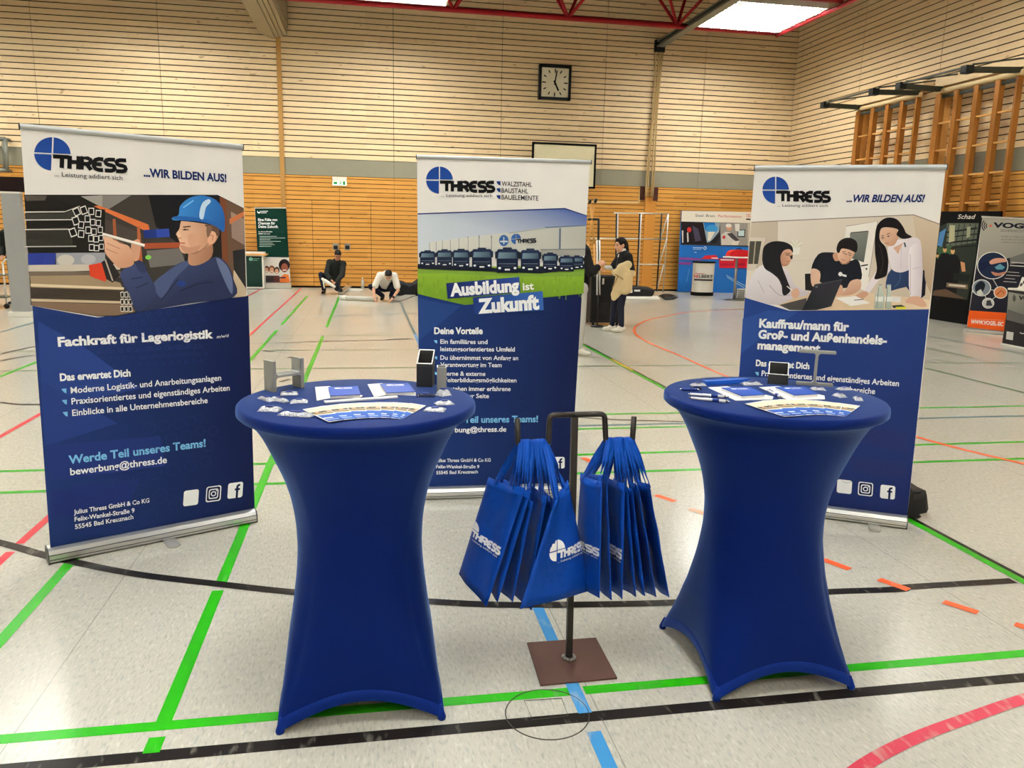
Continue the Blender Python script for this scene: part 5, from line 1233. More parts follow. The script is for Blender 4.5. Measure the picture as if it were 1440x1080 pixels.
# clock
cpt = at_y(780, 116.5, WY - .10); hs = .46
t = thing('wall_clock', 'square white wall clock with dark frame and black hour marks high on the back wall', 'clock', (cpt.x, WY - .03, cpt.z))
m_ = MB(); 
for sx, sz, w_, h_ in ((0, 1, 2 * hs, .07), (0, -1, 2 * hs, .07), (1, 0, .07, 2 * hs), (-1, 0, .07, 2 * hs)): m_.box((cpt.x + sx * (hs - .035), WY - .10, cpt.z + sz * (hs - .035)), (w_, .14, h_))
m_.build('frame', dark_metal, t)
m_ = MB(); m_.box((cpt.x, WY - .09, cpt.z), (2 * hs - .1, .08, 2 * hs - .1)); face = m_.build('clock_face', clock_face, t)
for k in range(12):
    a = math.pi / 6 * k; r0, r1 = .36 - (.10 if k % 3 == 0 else .07), .37
    m_ = MB(); m_.bar((cpt.x + r0 * math.sin(a), WY - .132, cpt.z + r0 * math.cos(a)), (cpt.x + r1 * math.sin(a), WY - .132, cpt.z + r1 * math.cos(a)), .03, .004, up=(0, 1, 0)); m_.build('hour_mark', black_matte, face)
for nm, a, l, w_ in (('minute_hand', .16, .33, .032), ('hour_hand', 2.68, .24, .045)):
    m_ = MB(); m_.bar((cpt.x - .06 * math.sin(a), WY - .140, cpt.z - .06 * math.cos(a)), (cpt.x + l * math.sin(a), WY - .140, cpt.z + l * math.cos(a)), w_, .006, up=(0, 1, 0)); m_.build(nm, black_matte, t)
# basketball board seen over the centre banner
b0, b1_ = at_y(749, 200, WY - .35), at_y(836, 265, WY - .35)
t = thing('basketball_board', 'pale backboard with black edge on the back wall, half hidden by the centre banner', 'backboard', ((b0.x + b1_.x) / 2, WY - .35, b1_.z))
m_ = MB(); m_.lohi((b0.x, WY - .36, b1_.z), (b1_.x, WY - .33, b0.z)); m_.build('board', mat('board_cream', (222, 214, 178), .5), t)
m_ = MB(); e = .045
for lo_, hi_ in (((b0.x - .01, WY - .375, b0.z - e), (b1_.x + .01, WY - .32, b0.z + .01)), ((b0.x - .01, WY - .375, b1_.z - .01), (b1_.x + .01, WY - .32, b1_.z + e)), ((b0.x - .01, WY - .375, b1_.z), (b0.x + e, WY - .32, b0.z)), ((b1_.x - e, WY - .375, b1_.z), (b1_.x + .01, WY - .32, b0.z))): m_.lohi(lo_, hi_)
m_.build('edge_frame', black_matte, t)
for x in (b0.x + .5, b1_.x - .5):
    m_ = MB(); m_.lohi((x - .04, WY - .33, b1_.z + .3), (x + .04, WY - .03, b1_.z + .4)); m_.build('wall_bracket', dark_metal, t)
# emergency exit sign
p = at_y(477.5, 254, WY - .1)
t = thing('exit_sign', 'small lit green and white emergency exit sign above the double door', 'exit sign', (p.x, WY - .03, p.z))
m_ = MB(); m_.lohi((p.x - .19, WY - .12, p.z - .02), (p.x + .19, WY - .03, p.z + .10)); m_.build('lamp_housing', white_paint, t)
m_ = MB(); m_.lohi((p.x - .19, WY - .09, p.z - .13), (p.x + .19, WY - .07, p.z - .0)); pn = m_.build('sign_panel', emit_mat('exit_glow', (.62, .95, .55), .9), t)
A = Art((p.x, WY - .09, p.z - .065), (1, 0, 0), (0, 0, 1), (0, -1, 0)); G = (20, 130, 70)
A.polyc([(-.16, .03), (-.10, .03), (-.10, .045), (-.05, 0), (-.10, -.045), (-.10, -.03), (-.16, -.03)], G); A.disc((.035, .032), .015, G, 10); A.linec([(.03, .015), (.02, -.01), (-.01, -.045)], .008, G); A.linec([(.02, -.01), (.05, -.045)], .008, G); A.linec([(-.01, .005), (.03, .015), (.06, -.005)], .007, G); A.polyc([(.09, -.05), (.15, -.05), (.15, .05), (.09, .05)], G)
A.build('sign_pictogram', pn)
# cream line rectangle and dark blocks beside the wall post
m_ = MB()
q = [at_y(*c, WY - .03) for c in ((700, 283), (899, 284.5), (900.5, 264), (700, 258))]
for a, b in zip(q[:2], q[1:3]): m_.bar((a.x, WY - .032, a.z), (b.x, WY - .032, b.z), .05, .012, up=(0, 1, 0))
o = struct(m_.build('trim_1', mat('trim_cream', (220, 196, 140), .5)))
for i, (u, v) in enumerate(((903.5, 270.5), (921.5, 272))):
    p = at_y(u, v, WY - .05); m_ = MB(); m_.lohi((p.x - .07, WY - .09, p.z - .22), (p.x + .07, WY - .029, p.z + .17)); tag(m_.build('hook_block', mat('block_brown', (62, 26, 18), .6)), 'dark brown wooden block on the wall, %s of the hanging cords' % ('left' if i == 0 else 'right'), 'block')
# grey tube frame on the wall at the left edge
t = thing('tube_frame', 'grey steel tube frame fixed to the wall at the left edge of the picture', 'wall frame', at_y(3, 240, WY - .1), None)
P = [at_y(*c, WY - .25) for c in ((-40, 193), (7.5, 195.5), (9.8, 239.5), (-40, 238))]
for a, b in zip(P, P[1:]):
    m_ = MB(); m_.tube([a, b], .05, 8); m_.build('tube', galv, t)
a, b = at_y(4, 196, WY - .25), at_y(6, 239, WY - .25); m_ = MB(); m_.tube([a, b], .03, 8); m_.build('tube', galv, t)
for c in (P[1], P[2]):
    m_ = MB(); m_.tube([c, Vector((c.x, WY - .02, c.z))], .04, 8); m_.build('tube', galv, t)

# ------------------------------------------------------------------ climbing frames on the right wall
post_wood = mat('climbing_wood', (150, 96, 38), .45, var=.12, stretch=(5, 5, .6), vscale=4)
rung_wood = mat('rung_wood', (214, 160, 92), .45, var=.1)
roller = mat('roller_cream', (222, 196, 150), .5)
arm_metal = mat('arm_green_grey', (58, 60, 52), .5, .4)
PXF = WX - .28
def climbing_frame(posts_px, top_px, label, tips):
    ys = [at_x(*p, PXF).y for p in posts_px]; ztop = at_x(*top_px, PXF).z
    t = thing('climbing_frame', label, 'climbing frame', (PXF, sum(ys) / len(ys), 0), 'wooden climbing frames on the right wall')
    for i, y in enumerate(ys):
        w_ = (.16, .12, .12, .12, .055)[i]
        m_ = MB(); m_.lohi((PXF - .06, y - w_ / 2, .05), (PXF + .06, y + w_ / 2, ztop)); m_.build('post', post_wood, t)
    m_ = MB(); m_.lohi((PXF + .06, ys[0] - .05, .05), (WX - .028, ys[0] + .19, ztop + .35)); m_.build('side_board', rung_wood, t)
    z = ztop - .62
    for k in range(8):
        for a, b in zip(ys, ys[1:]):
            m_ = MB(); m_.lohi((PXF - .035, b, z - .016), (PXF + .035, a, z + .016)); m_.build('rung', rung_wood, t)
        z -= .575
    m_ = MB(); m_.tube([(PXF, ys[0] + .06, ztop + .06), (PXF, ys[-1] - .06, ztop + .06)], .055, 10); m_.build('top_roller', roller, t)
    m_ = MB(); m_.lohi((PXF - .03, ys[-1], ztop - .10), (PXF + .02, ys[0], ztop - .03)); m_.build('shade_bar', arm_metal, t)  # dark bar standing in for the shade below the roller
    m_ = MB(); m_.lohi((PXF - .02, ys[-1] - .12, ztop + .16), (WX - .028, ys[0] + .19, ztop + .36)); m_.build('head_board', pale_boards_side, t)
    T = []
    for i, (y, tip) in enumerate(zip((ys[0], ys[-1]), tips)):
        root = Vector((PXF, y, ztop + .10)); q = at_y(*tip, y); T.append(q)
        m_ = MB(); m_.bar(root, q, .10, .10); a = m_.build('swing_arm', arm_metal, t)
        m_ = MB(); m_.box(q, (.16, .16, .14)); m_.build('arm_joint', dark_metal, a)
        m_ = MB(); m_.bar(q + Vector((.1, 0, .1)), Vector((WX - .03, y - .6, q.z + .25)), .03); m_.build('guide_rod', arm_metal, a)
    d = (T[1] - T[0]); m_ = MB()
    m_.bar(T[0] + Vector((0, 0, .05)), T[1] + Vector((0, 0, .05)), .035); m_.build('outer_rail', arm_metal, t)
climbing_frame([(1208.6, 165), (1228.7, 165), (1248.8, 165), (1268.8, 165), (1289, 165)], (1226, 153), 'left wooden climbing frame with five posts on the right wall, nearer the corner', ((1160, 148), (1229, 129.5)))
climbing_frame([(1322, 141.7), (1346.7, 141.7), (1374, 141.7), (1403.4, 141.7), (1430, 141.7)], (1338, 129), 'right wooden climbing frame with five posts on the right wall, nearer the right edge', ((1267, 121), (1360, 98)))

# ================================================================== OTHER STANDS AT THE BACK OF THE HALL
dark_green = mat('dark_green', (8, 42, 33), .5)
# green roll-up and counter
gA, gB = at_z(363, 399), at_z(408.6, 398.8)
gy = 22.45
def flat_banner(name, label, cat, quad, o, n, thick=.01, group=None, base=True, film=film_white, mats=None):
    P = [at_plane(*q, o, n) for q in quad]; ux = (P[2] - P[3]); ux.z = 0; ux.normalize(); bot = (P[2] + P[3]) / 2
    t = thing(name, label, cat, (bot.x, bot.y, 0), group)
    m_ = MB(); m_.add(P + [p - n * thick for p in P], [(3, 2, 1, 0), (4, 5, 6, 7), (0, 1, 5, 4), (1, 2, 6, 5), (2, 3, 7, 6), (3, 0, 4, 7)]); pn = m_.build('panel', film, t)
    if base:
        m_ = MB(); zt = max(.05, min(P[2].z, P[3].z)); L = (P[2] - P[3]).length + .04
        m_.box((bot.x, bot.y, zt / 2 + .002), (L, .16, zt), (ux, ux.cross(ZV), ZV)); m_.build('cassette', alu, t, bevel=.008)
        m_ = MB(); m_.bar(P[0] - ux * .01, P[1] + ux * .01, .03, .03); m_.build('top_rail', alu, t)
        c = bot - n * .05; m_ = MB(); m_.tube([(c.x, c.y, .05), (c.x, c.y, P[0].z - .02)], .012, 8); m_.build('support_pole', alu, t)
    return t, pn, P, ux
CG = crop(330, 260, 5.3333); nY = Vector((0, -1, 0))
t, pn, P, ux = flat_banner('roll_up_banner', 'dark green roll-up banner with a photo of laughing young people at its foot', 'banner', [CG(q) for q in ((150, 173), (385, 173), (418, 733), (186, 735))], Vector((0, gy, 0)), nY)
A = Art((0, gy, 0), (1, 0, 0), (0, 0, 1), nY, .002, .0003, CG)
A.poly([(152, 176), (386, 176), (407, 544), (173, 540)], (7, 44, 35)); 
A.disc(A.loc((182, 202)), .045, WHITE, 12); A.disc(A.loc((182, 196)), .03, (7, 44, 35), 10); A.line([(198, 199), (250, 197)], 5, WHITE); A.line([(199, 210), (240, 209)], 5, WHITE)
for st, y, x1 in (('Eine Fülle von', 270, 320), ('Chancen für', 296, 304), ('Deine Zukunft.', 322, 328)): A.text(st, (176 + (y - 270) * .05, y), (x1, y), 19, WHITE, .03)
for st, y, x1 in (('In diesen Berufen', 355, 283), ('bilden wir aus:', 370, 266)): A.text(st, (180, y), (x1, y), 9, WHITE, .02)
for i, x1 in enumerate((316, 378, 268, 346, 286, 300, 276)): A.line([(186, 386 + i * 12.5), (x1, 386 + i * 12.5)], 3.2, (190, 206, 200))
A.poly([(173, 546), (408, 546), (418, 730), (186, 732)], (208, 204, 196))
for c, r, hair in (((240, 640), 17, (70, 50, 40)), ((278, 640), 20, (110, 70, 50)), ((316, 648), 18, (50, 36, 32))): A.ell((c[0], c[1] - 8), r + 3, r + 8, hair); A.ell(c, r - 4, r + 2, (196, 146, 120)); A.poly([(c[0] - 26, 730), (c[0] - 20, 680), (c[0] + 20, 680), (c[0] + 26, 730)], (54, 46, 50) if c[0] < 300 else (90, 50, 44)); A.line([(c[0] - 8, c[1] + 8), (c[0] + 8, c[1] + 8)], 4, WHITE)
A.ell((372, 602), 42, 46, (34, 24, 26)); A.ell((374, 622), 26, 34, (130, 74, 56)); A.line([(362, 640), (388, 638)], 7, WHITE); A.poly([(338, 732), (345, 690), (372, 668), (404, 672), (415, 730)], (206, 110, 50)); A.poly([(330, 692), (384, 690), (384, 700), (330, 702)], (40, 34, 60))
A.build('banner_print', pn)
t = thing('counter', 'green counter with a pale wooden top in front of the green roll-up banner', 'counter', at_z(358, 406.5))
c0, c1 = at_z(345.8, 406.5), at_z(371, 406.2); yb = c0.y; zt = at_y(358, 358.8, yb).z
m_ = MB(); m_.lohi((c0.x - .5, yb, .02), (c1.x + .03, yb + .4, zt)); m_.build('body', white_paint, t)
m_ = MB(); m_.lohi((c0.x - .47, yb - .008, .06), (c1.x - .01, yb + .0, zt - .03)); fp_ = m_.build('front_panel', dark_green, t)
m_ = MB(); m_.lohi((c0.x - .53, yb - .05, zt), (c1.x + .12, yb + .45, zt + .04)); m_.build('counter_top', rung_wood, t)
m_ = MB(); m_.lohi((c0.x - .2, yb + .05, zt + .04), (c1.x + .06, yb + .3, zt + .085)); tag(m_.build('paper_pile', paper), 'pile of papers lying on the pale wooden counter top', 'papers')
A = Art((0, yb - .008, 0), (1, 0, 0), (0, 0, 1), nY, .001, .0003, CG); A.disc(A.loc((121, 556)), .05, (120, 170, 150), 12); A.line([(135, 554), (186, 553)], 4, (120, 170, 150)); A.line([(135, 566), (172, 566)], 4, (120, 170, 150)); A.build('panel_print', fp_)

# grey display column with black head at the left
gp = at_z(15, 445.5); gq = at_z(44, 445.5); gyy = gp.y; X0, X1 = at_y(5, 274, gyy).x, at_y(32.5, 274, gyy).x
t = thing('display_column', 'slim grey display column with a black head on a white foot, left of the helmet-man banner', 'display column', ((gp.x + gq.x) / 2, gyy, 0))
m_ = MB(); m_.lohi((gp.x - .02, gyy - .06, 0), (gq.x + .03, gyy + .22, .09)); m_.build('foot', white_paint, t, bevel=.01)
zt = at_y(18, 272, gyy).z; m_ = MB(); m_.lohi((gp.x + .02, gyy + .02, .09), (gq.x - .01, gyy + .14, zt)); m_.build('column', mat('column_grey', (150, 150, 148), .5), t)
m_ = MB(); m_.lohi((gp.x + .01, gyy + .015, zt), (gq.x, gyy + .145, zt + .03)); m_.build('collar', white_paint, t)
m_ = MB(); m_.lohi((gp.x + .0, gyy + .03, zt + .03), (gq.x + .1, gyy + .13, at_y(18, 249, gyy).z)); m_.build('head', mat('dark_head', (26, 12, 14), .4), t)

# blue exhibition wall
CB = crop(940, 280, 7.2); by = 22.35
t, pn, P, ux = flat_banner('exhibition_wall', 'blue folding exhibition wall with a white header and a strip of photos', 'exhibition wall', [CB(q) for q in ((135, 118), (985, 134), (945, 958), (94, 936))], Vector((0, by, 0)), nY, .06, base=False, film=mat('wall_blue', (30, 104, 184), .5))
A = Art((0, by, 0), (1, 0, 0), (0, 0, 1), nY, .002, .0004, CB)
A.poly([(135, 118), (985, 134), (978, 248), (130, 226)], (226, 220, 204))
A.text('Steel. Brain.', (272, 178), (476, 182), 27, (40, 40, 44), .0); A.text('Performance.', (502, 184), (745, 189), 27, (190, 50, 60), .0)
for x in (790, 812): A.line([(x, 160), (x + 8, 184), (x + 16, 164), (x + 22, 186)], 4, (190, 30, 40))
A.poly([(786, 197), (832, 198), (831, 212), (786, 211)], (34, 34, 38)); A.poly([(790, 152), (832, 153), (832, 157), (790, 156)], (190, 30, 40))
A.poly([(130, 226), (978, 248), (966, 488), (126, 462)], (54, 56, 62)); A.poly([(130, 230), (350, 240), (390, 460), (128, 458)], (34, 28, 32)); A.ell((210, 310), 22, 26, (190, 50, 44)); A.poly([(240, 270), (300, 300), (330, 420), (270, 430)], (70, 66, 84)); A.poly([(135, 320), (150, 316), (150, 440), (138, 444)], (206, 200, 190)); A.poly([(186, 340), (200, 336), (204, 430), (190, 436)], (206, 200, 190))
A.poly([(350, 240), (520, 240), (510, 330), (430, 430), (390, 440)], (140, 160, 172)); A.poly([(355, 240), (470, 240), (480, 320), (420, 350), (370, 310)], (30, 110, 180)); A.ell((440, 300), 60, 40, (60, 140, 196)); A.poly([(400, 330), (470, 330), (420, 420), (395, 420)], (220, 214, 196)); A.poly([(410, 440), (520, 340), (540, 360), (480, 450)], (40, 40, 44))
A.poly([(520, 240), (800, 246), (800, 470), (530, 466)], (150, 146, 140)); A.poly([(535, 360), (580, 330), (640, 340), (690, 400), (680, 466), (535, 464)], (206, 202, 196)); A.ell((612, 285), 30, 36, (200, 150, 120)); A.ell((608, 268), 30, 20, (226, 222, 214)); A.poly([(590, 350), (640, 340), (720, 420), (700, 440), (640, 400)], (70, 66, 70)); A.ell((560, 385), 16, 18, (190, 60, 60))
A.poly([(700, 310), (778, 306), (772, 386), (696, 384)], (44, 46, 52)); A.poly([(708, 318), (768, 314), (764, 374), (704, 374)], (196, 220, 224)); A.poly([(670, 250), (720, 250), (716, 330), (676, 320)], (222, 222, 216)); A.poly([(640, 430), (720, 420), (700, 466), (640, 466)], (222, 216, 204)); A.poly([(800, 246), (978, 250), (968, 484), (800, 474)], (196, 184, 168))
A.poly([(110, 590), (340, 600), (330, 618), (108, 612)], (140, 70, 150)); A.poly([(108, 636), (230, 640), (226, 664), (106, 660)], (140, 70, 150))
A.line([(245, 492), (345, 494)], 8, (200, 220, 236)); A.line([(245, 508), (330, 510)], 4, (180, 206, 230)); A.disc(A.loc((368, 496)), .05, (200, 220, 236), 14, r_in=.03); A.line([(258, 538), (282, 538)], 5, (200, 220, 236))
A.poly([(330, 606), (370, 570), (480, 566), (510, 610)], (200, 40, 50)); A.line([(432, 596), (498, 598)], 8, WHITE)
A.poly([(510, 600), (930, 600), (930, 700), (512, 696)], (196, 34, 52)); A.line([(524, 614), (660, 616)], 10, WHITE); A.line([(522, 662), (660, 662)], 26, (160, 30, 48)); A.line([(692, 662), (770, 662)], 26, (160, 30, 48))
A.line([(582, 770), (775, 880)], 7, (160, 200, 230)); A.line([(590, 790), (775, 904)], 7, (160, 200, 230)); A.line([(210, 700), (180, 840)], 4, (120, 170, 214)); A.poly([(220, 930), (240, 870), (252, 870), (238, 930)], (190, 40, 60))
A.build('wall_print', pn)
# oval counter
p0, p1 = at_z(974.5, 415.5), at_z(1009.5, 417); nx_ = (p0.x + p1.x) / 2; ny_ = (p0.y + p1.y) / 2 + .25; rw = (p1.x - p0.x) / 2
t = thing('oval_counter', 'white oval counter with black top and base before the blue exhibition wall', 'counter', (nx_, ny_, 0))
zt = at_y(992, 368, ny_ - .2).z
def oval(w_, d_, n=40): return [(w_ * math.copysign(abs(math.cos(a)) ** .8, math.cos(a)), d_ * math.copysign(abs(math.sin(a)) ** .8, math.sin(a))) for a in [2 * math.pi * i / n for i in range(n)]]
for nm, k, z0, h_, mm in (('base', 1.02, 0, .10, black_matte), ('body', .96, .10, zt - .14, white_paint), ('top', 1.04, zt - .04, .04, black_matte)):
    m_ = MB(); m_.prism(oval(rw * k, .26 * k), (nx_, ny_, z0), (1, 0, 0), (0, 1, 0), (0, 0, 1), h_); o = m_.build(nm, mm, t)
    if nm == 'body': body_ = o
A = Art((0, ny_ - .262, 0), (1, 0, 0), (0, 0, 1), nY, .002, .0004, CB)
A.text('NI', (258, 792), (300, 794), 30, (190, 30, 40), .022); A.text('LBERT', (308, 794), (448, 800), 30, (30, 30, 34), .022); A.poly([(258, 808), (446, 814), (444, 830), (258, 824)], (30, 30, 34)); A.line([(264, 752), (370, 756)], 5, (190, 30, 40)); A.build('counter_print', body_)
# bar table with red case
bt = at_z(1032, 422); zt = at_y(1032, 361, bt.y).z
t = thing('bar_table', 'silver bar table with round top in front of the blue exhibition wall', 'table', (bt.x, bt.y, 0))
m_ = MB(); m_.lathe([(0, 0), (.24, 0), (.24, .012), (.03, .03)], (bt.x, bt.y, 0), 24); m_.build('base_disc', steel, t)
m_ = MB(); m_.lathe([(.035, .02), (.035, zt - .02)], (bt.x, bt.y, 0), 14); m_.build('column', steel, t)
m_ = MB(); m_.lathe([(0, zt - .03), (.36, zt - .03), (.37, zt - .015), (.36, zt), (0, zt)], (bt.x, bt.y, 0), 32); m_.build('table_top', white_paint, t)
t = thing('tool_case', 'bright red rounded case lying on the bar table', 'case', (bt.x + .02, bt.y, zt))
m_ = MB(); m_.prism(smooth_poly([(-.27, .01), (.27, .01), (.30, .06), (.27, .14), (.1, .18), (-.15, .18), (-.27, .13), (-.30, .06)], 4), (bt.x + .05, bt.y - .12, zt), (1, 0, 0), ZV, (0, 1, 0), .26); m_.build('case_body', mat('bright_red', (190, 28, 36), .4), t, bevel=.01)
m_ = MB(); m_.tube([(bt.x - .05, bt.y, zt + .17), (bt.x - .03, bt.y, zt + .21), (bt.x + .10, bt.y, zt + .21), (bt.x + .12, bt.y, zt + .17)], .012, 8); m_.build('case_handle', black_matte, t)
q = at_z(1042, 420); t = thing('crate', 'grey wire crate with white paper under the bar table', 'crate', (q.x, q.y, 0))
m_ = MB()
for k in range(5): m_.box((q.x, q.y - .13, .03 + k * .05), (.28, .01, .012)); m_.box((q.x, q.y + .13, .03 + k * .05), (.28, .01, .012)); m_.box((q.x - .14, q.y, .03 + k * .05), (.01, .26, .012)); m_.box((q.x + .14, q.y, .03 + k * .05), (.01, .26, .012))
for k in range(7): m_.box((q.x - .14 + .0466 * k, q.y - .13, .13), (.01, .012, .25)); m_.box((q.x - .14 + .0466 * k, q.y + .13, .13), (.01, .012, .25))
m_.lohi((q.x - .14, q.y - .13, .005), (q.x + .14, q.y + .13, .015)); m_.build('wire_basket', galv, t)
m_ = MB(); m_.lohi((q.x - .10, q.y - .08, .02), (q.x + .08, q.y + .08, .27)); tag(m_.build('paper_bundle', paper), 'white paper bundle standing in the wire crate', 'papers')

# dark wall and roll-up at the right
CS = crop(1290, 280, 4.9067); SXX = 12.05; nX = Vector((-1, 0, 0))
t, pn, P, ux = flat_banner('exhibition_wall', 'black exhibition wall at the right wall, with a photo of workers', 'exhibition wall', [CS(q) for q in ((165, 85), (572, 83), (520, 893), (78, 829))], Vector((SXX, 0, 0)), nX, .06, base=False, film=black_matte)
A = Art((SXX, 0, 0), (0, -1, 0), (0, 0, 1), nX, .002, .0003, CS)
A.text('Schad', (277, 136), (400, 136), 30, (206, 200, 190), .012, .2)
A.poly([(150, 190), (205, 166), (425, 166), (400, 430), (345, 696), (100, 664)], (44, 50, 44)); A.poly([(205, 166), (425, 166), (405, 300), (200, 330)], (92, 98, 84)); A.poly([(155, 230), (200, 200), (170, 330), (140, 320)], (80, 130, 180))
for i in range(6): A.line([(215 + i * 38, 170), (190 + i * 38, 320)], 5, (40, 42, 42))
for i in range(4): A.line([(200, 230 + i * 36), (415, 200 + i * 40)], 5 if i % 2 else 8, (30, 32, 34))
A.poly([(225, 180), (262, 180), (258, 290), (218, 300)], (176, 172, 140)); A.poly([(345, 190), (370, 188), (365, 260), (340, 270)], (150, 150, 126)); A.poly([(140, 330), (240, 320), (230, 420), (140, 420)], (60, 90, 60))
for x, y, k in ((192, 350, 1.), (246, 360, 1.1), (140, 390, .8)):
    A.ell((x, y - 2), 13 * k, 20 * k, (206, 160, 110)); A.ell((x, y - 16 * k), 13 * k, 9 * k, (50, 40, 30)); A.poly([(x - 44 * k, y + 60), (x - 26 * k, y + 24), (x + 26 * k, y + 24), (x + 50 * k, y + 70), (x + 40 * k, y + 180), (x + 20 * k, y + 310), (x - 30 * k, y + 300), (x - 40 * k, y + 170)], (22, 22, 26))
A.poly([(300, 430), (330, 440), (335, 500), (310, 500)], (196, 140, 100)); A.poly([(205, 576), (352, 590), (350, 622), (203, 606)], (124, 104, 84)); A.line([(220, 592), (336, 602)], 9, (206, 200, 186))
A.poly([(250, 510), (370, 520), (355, 570), (255, 560)], (30, 34, 34)); A.poly([(120, 630), (200, 620), (340, 690), (105, 664)], (90, 70, 56))
A.build('wall_print', pn)
# grey and orange roll-up
vA = at_z(1359, 465.5); vB = at_z(1411, 470.5); vu = (vB - vA).normalized(); vn = vu.cross(ZV)
t, pn, P, ux = flat_banner('roll_up_banner', 'grey roll-up banner with round photos and an orange foot strip', 'banner', [CS(q) for q in ((449, 122), (880, 142), (800, 936), (342, 880))], vA, vn)
A = Art(vA, vu, ZV, vn, .002, .0003, CS)
A.poly([(449, 122), (880, 142), (850, 420), (640, 405), (410, 450)], (176, 172, 160), (140, 136, 128), ((500, 130), (600, 440))); A.poly([(410, 450), (640, 405), (850, 360), (830, 800), (360, 768)], (34, 34, 44)); A.poly([(640, 405), (860, 330), (850, 420), (640, 450)], (110, 108, 106))
A.poly([(358, 768), (826, 800), (812, 936), (344, 882)], (222, 88, 30)); A.text('WWW.VOGEL-SIC', (368, 858), (592, 876), 27, WHITE, .028); A.line([(372, 826), (590, 836)], 2.5, (240, 160, 120))
for r in (20, 34, 48): A.line([(495 - r * math.cos(a), 183 + r * math.sin(a)) for a in (-.8, -.4, 0, .4, .8)], 7, (36, 34, 44))
A.disc(A.loc((505, 184)), .02, (222, 88, 30), 8)
A.text('VOGEL', (520, 194), (840, 206), 32, (30, 28, 40), .05); A.text('SICHERHEITSTECHNIK', (574, 224), (830, 234), 17, (110, 106, 100), .01)
for i, (st, x1) in enumerate((('EINBRUCHMELDE-', 740), ('BRANDMELDETECHNIK', 750), ('KAMERA UND VIDEO', 745))): A.text(st, (578, 262 + i * 20), (x1, 268 + i * 20), 10, (120, 116, 108), .01)
for a, b in (((520, 548), (575, 640)), ((445, 612), (580, 640)), ((460, 650), (490, 715)), ((490, 715), (575, 645)), ((375, 645), (445, 612))): A.line([a, b], 5, (190, 190, 186))
for c, r, bg in (((521, 458), 108, (28, 40, 66)), ((444, 612), 66, (120, 130, 140)), ((575, 644), 48, (206, 130, 84)), ((490, 718), 42, (196, 196, 190))):
    A.ell(c, r, r * .88, (222, 220, 214), 32); A.ell(c, r - 6, (r - 6) * .88, bg, 32)
A.poly([(500, 430), (540, 408), (600, 410), (620, 430), (560, 440), (510, 450)], (206, 150, 126), sm=3); A.poly([(510, 500), (560, 510), (610, 500), (600, 520), (540, 530)], (190, 130, 106), sm=3); A.poly([(535, 470), (572, 446), (606, 470), (590, 486), (550, 486)], (90, 150, 170)); A.poly([(430, 440), (490, 430), (500, 460), (440, 500)], (24, 30, 60))
A.poly([(400, 600), (440, 565), (470, 590), (450, 640), (410, 650)], (30, 34, 44), sm=3); A.poly([(410, 640), (440, 620), (460, 660), (420, 665)], (206, 206, 200)); A.line([(550, 660), (580, 630), (600, 650)], 8, (160, 80, 40)); A.poly([(480, 700), (505, 696), (520, 735), (475, 735)], (60, 60, 66)); 
for i, w_ in enumerate((90, 100, 0, 80, 96, 70, 90)):
    if w_: A.line([(650 - i * 9, 436 + i * 22), (650 - i * 9 + w_, 442 + i * 22)], 7 if i < 2 else 4, (196, 192, 184))
A.build('banner_print', pn)
# small counter of the same stand
kA = at_z(1409, 484.5); kB = at_z(1440, 490.5); ku = (kB - kA).normalized(); kn = ku.cross(ZV); L = 1.0
zt = at_plane(1418, 406, kA, kn).z
t = thing('counter', 'grey and black counter cut by the right edge of the picture', 'counter', kA + ku * L / 2)
m_ = MB(); c = kA + ku * L / 2 - kn * .22; m_.box((c.x, c.y, zt / 2), (L, .44, zt - .03), (ku, kn, ZV)); body_ = m_.build('body', mat('counter_black', (30, 30, 36), .4), t)
m_ = MB(); m_.box((c.x, c.y, zt), (L + .04, .48, .03), (ku, kn, ZV)); m_.build('counter_top', white_paint, t)
m_ = MB(); m_.box((c.x, c.y, .012), (L + .03, .47, .024), (ku, kn, ZV)); m_.build('base', white_paint, t)
A = Art(kA, ku, ZV, kn, .002, .0003, CS)
A.poly([(630, 640), (900, 690), (890, 905), (616, 830)], (150, 150, 140), (112, 110, 106), ((640, 650), (640, 830))); A.poly([(625, 760), (890, 850), (888, 905), (616, 832)], (96, 94, 92))
for r in (10, 17, 24): A.line([(686 - r * math.cos(a), 684 + r * 1.3 * math.sin(a)) for a in (-.9, -.4, 0, .4, .9)], 5, (40, 38, 46))
A.text('VOGEL', (698, 692), (860, 716), 26, (30, 28, 40), .05); A.line([(708, 920), (722, 928), (760, 926)], 5, (206, 206, 200))
A.poly([(618, 912), (666, 920), (660, 974), (613, 966)], (214, 212, 206)); A.build('counter_print', body_)
q = c + kn * .1 - ku * .36; t = thing('flyer_stand', 'small white flyer stand on the grey and black counter', 'flyer stand', (q.x, q.y, zt + .015))
m_ = MB(); m_.box((q.x, q.y, zt + .11), (.15, .012, .18), (ku, (kn + ZV * .25).normalized(), (ZV - kn * .25).normalized())); m_.build('back_plate', white_paint, t)
m_ = MB(); m_.box((q.x, q.y + .0, zt + .022), (.15, .09, .012), (ku, kn, ZV)); m_.build('foot', white_paint, t)
A = Art(Vector((q.x, q.y, zt + .03)) + kn * .03, ku, (ZV - kn * .25).normalized(), (kn + ZV * .25).normalized(), .0, .0004)
A.disc((0.02, .10), .035, (50, 46, 44), 14); A.disc((-.03, .05), .03, (80, 76, 70), 14); A.build('flyer_print', t.children[0])

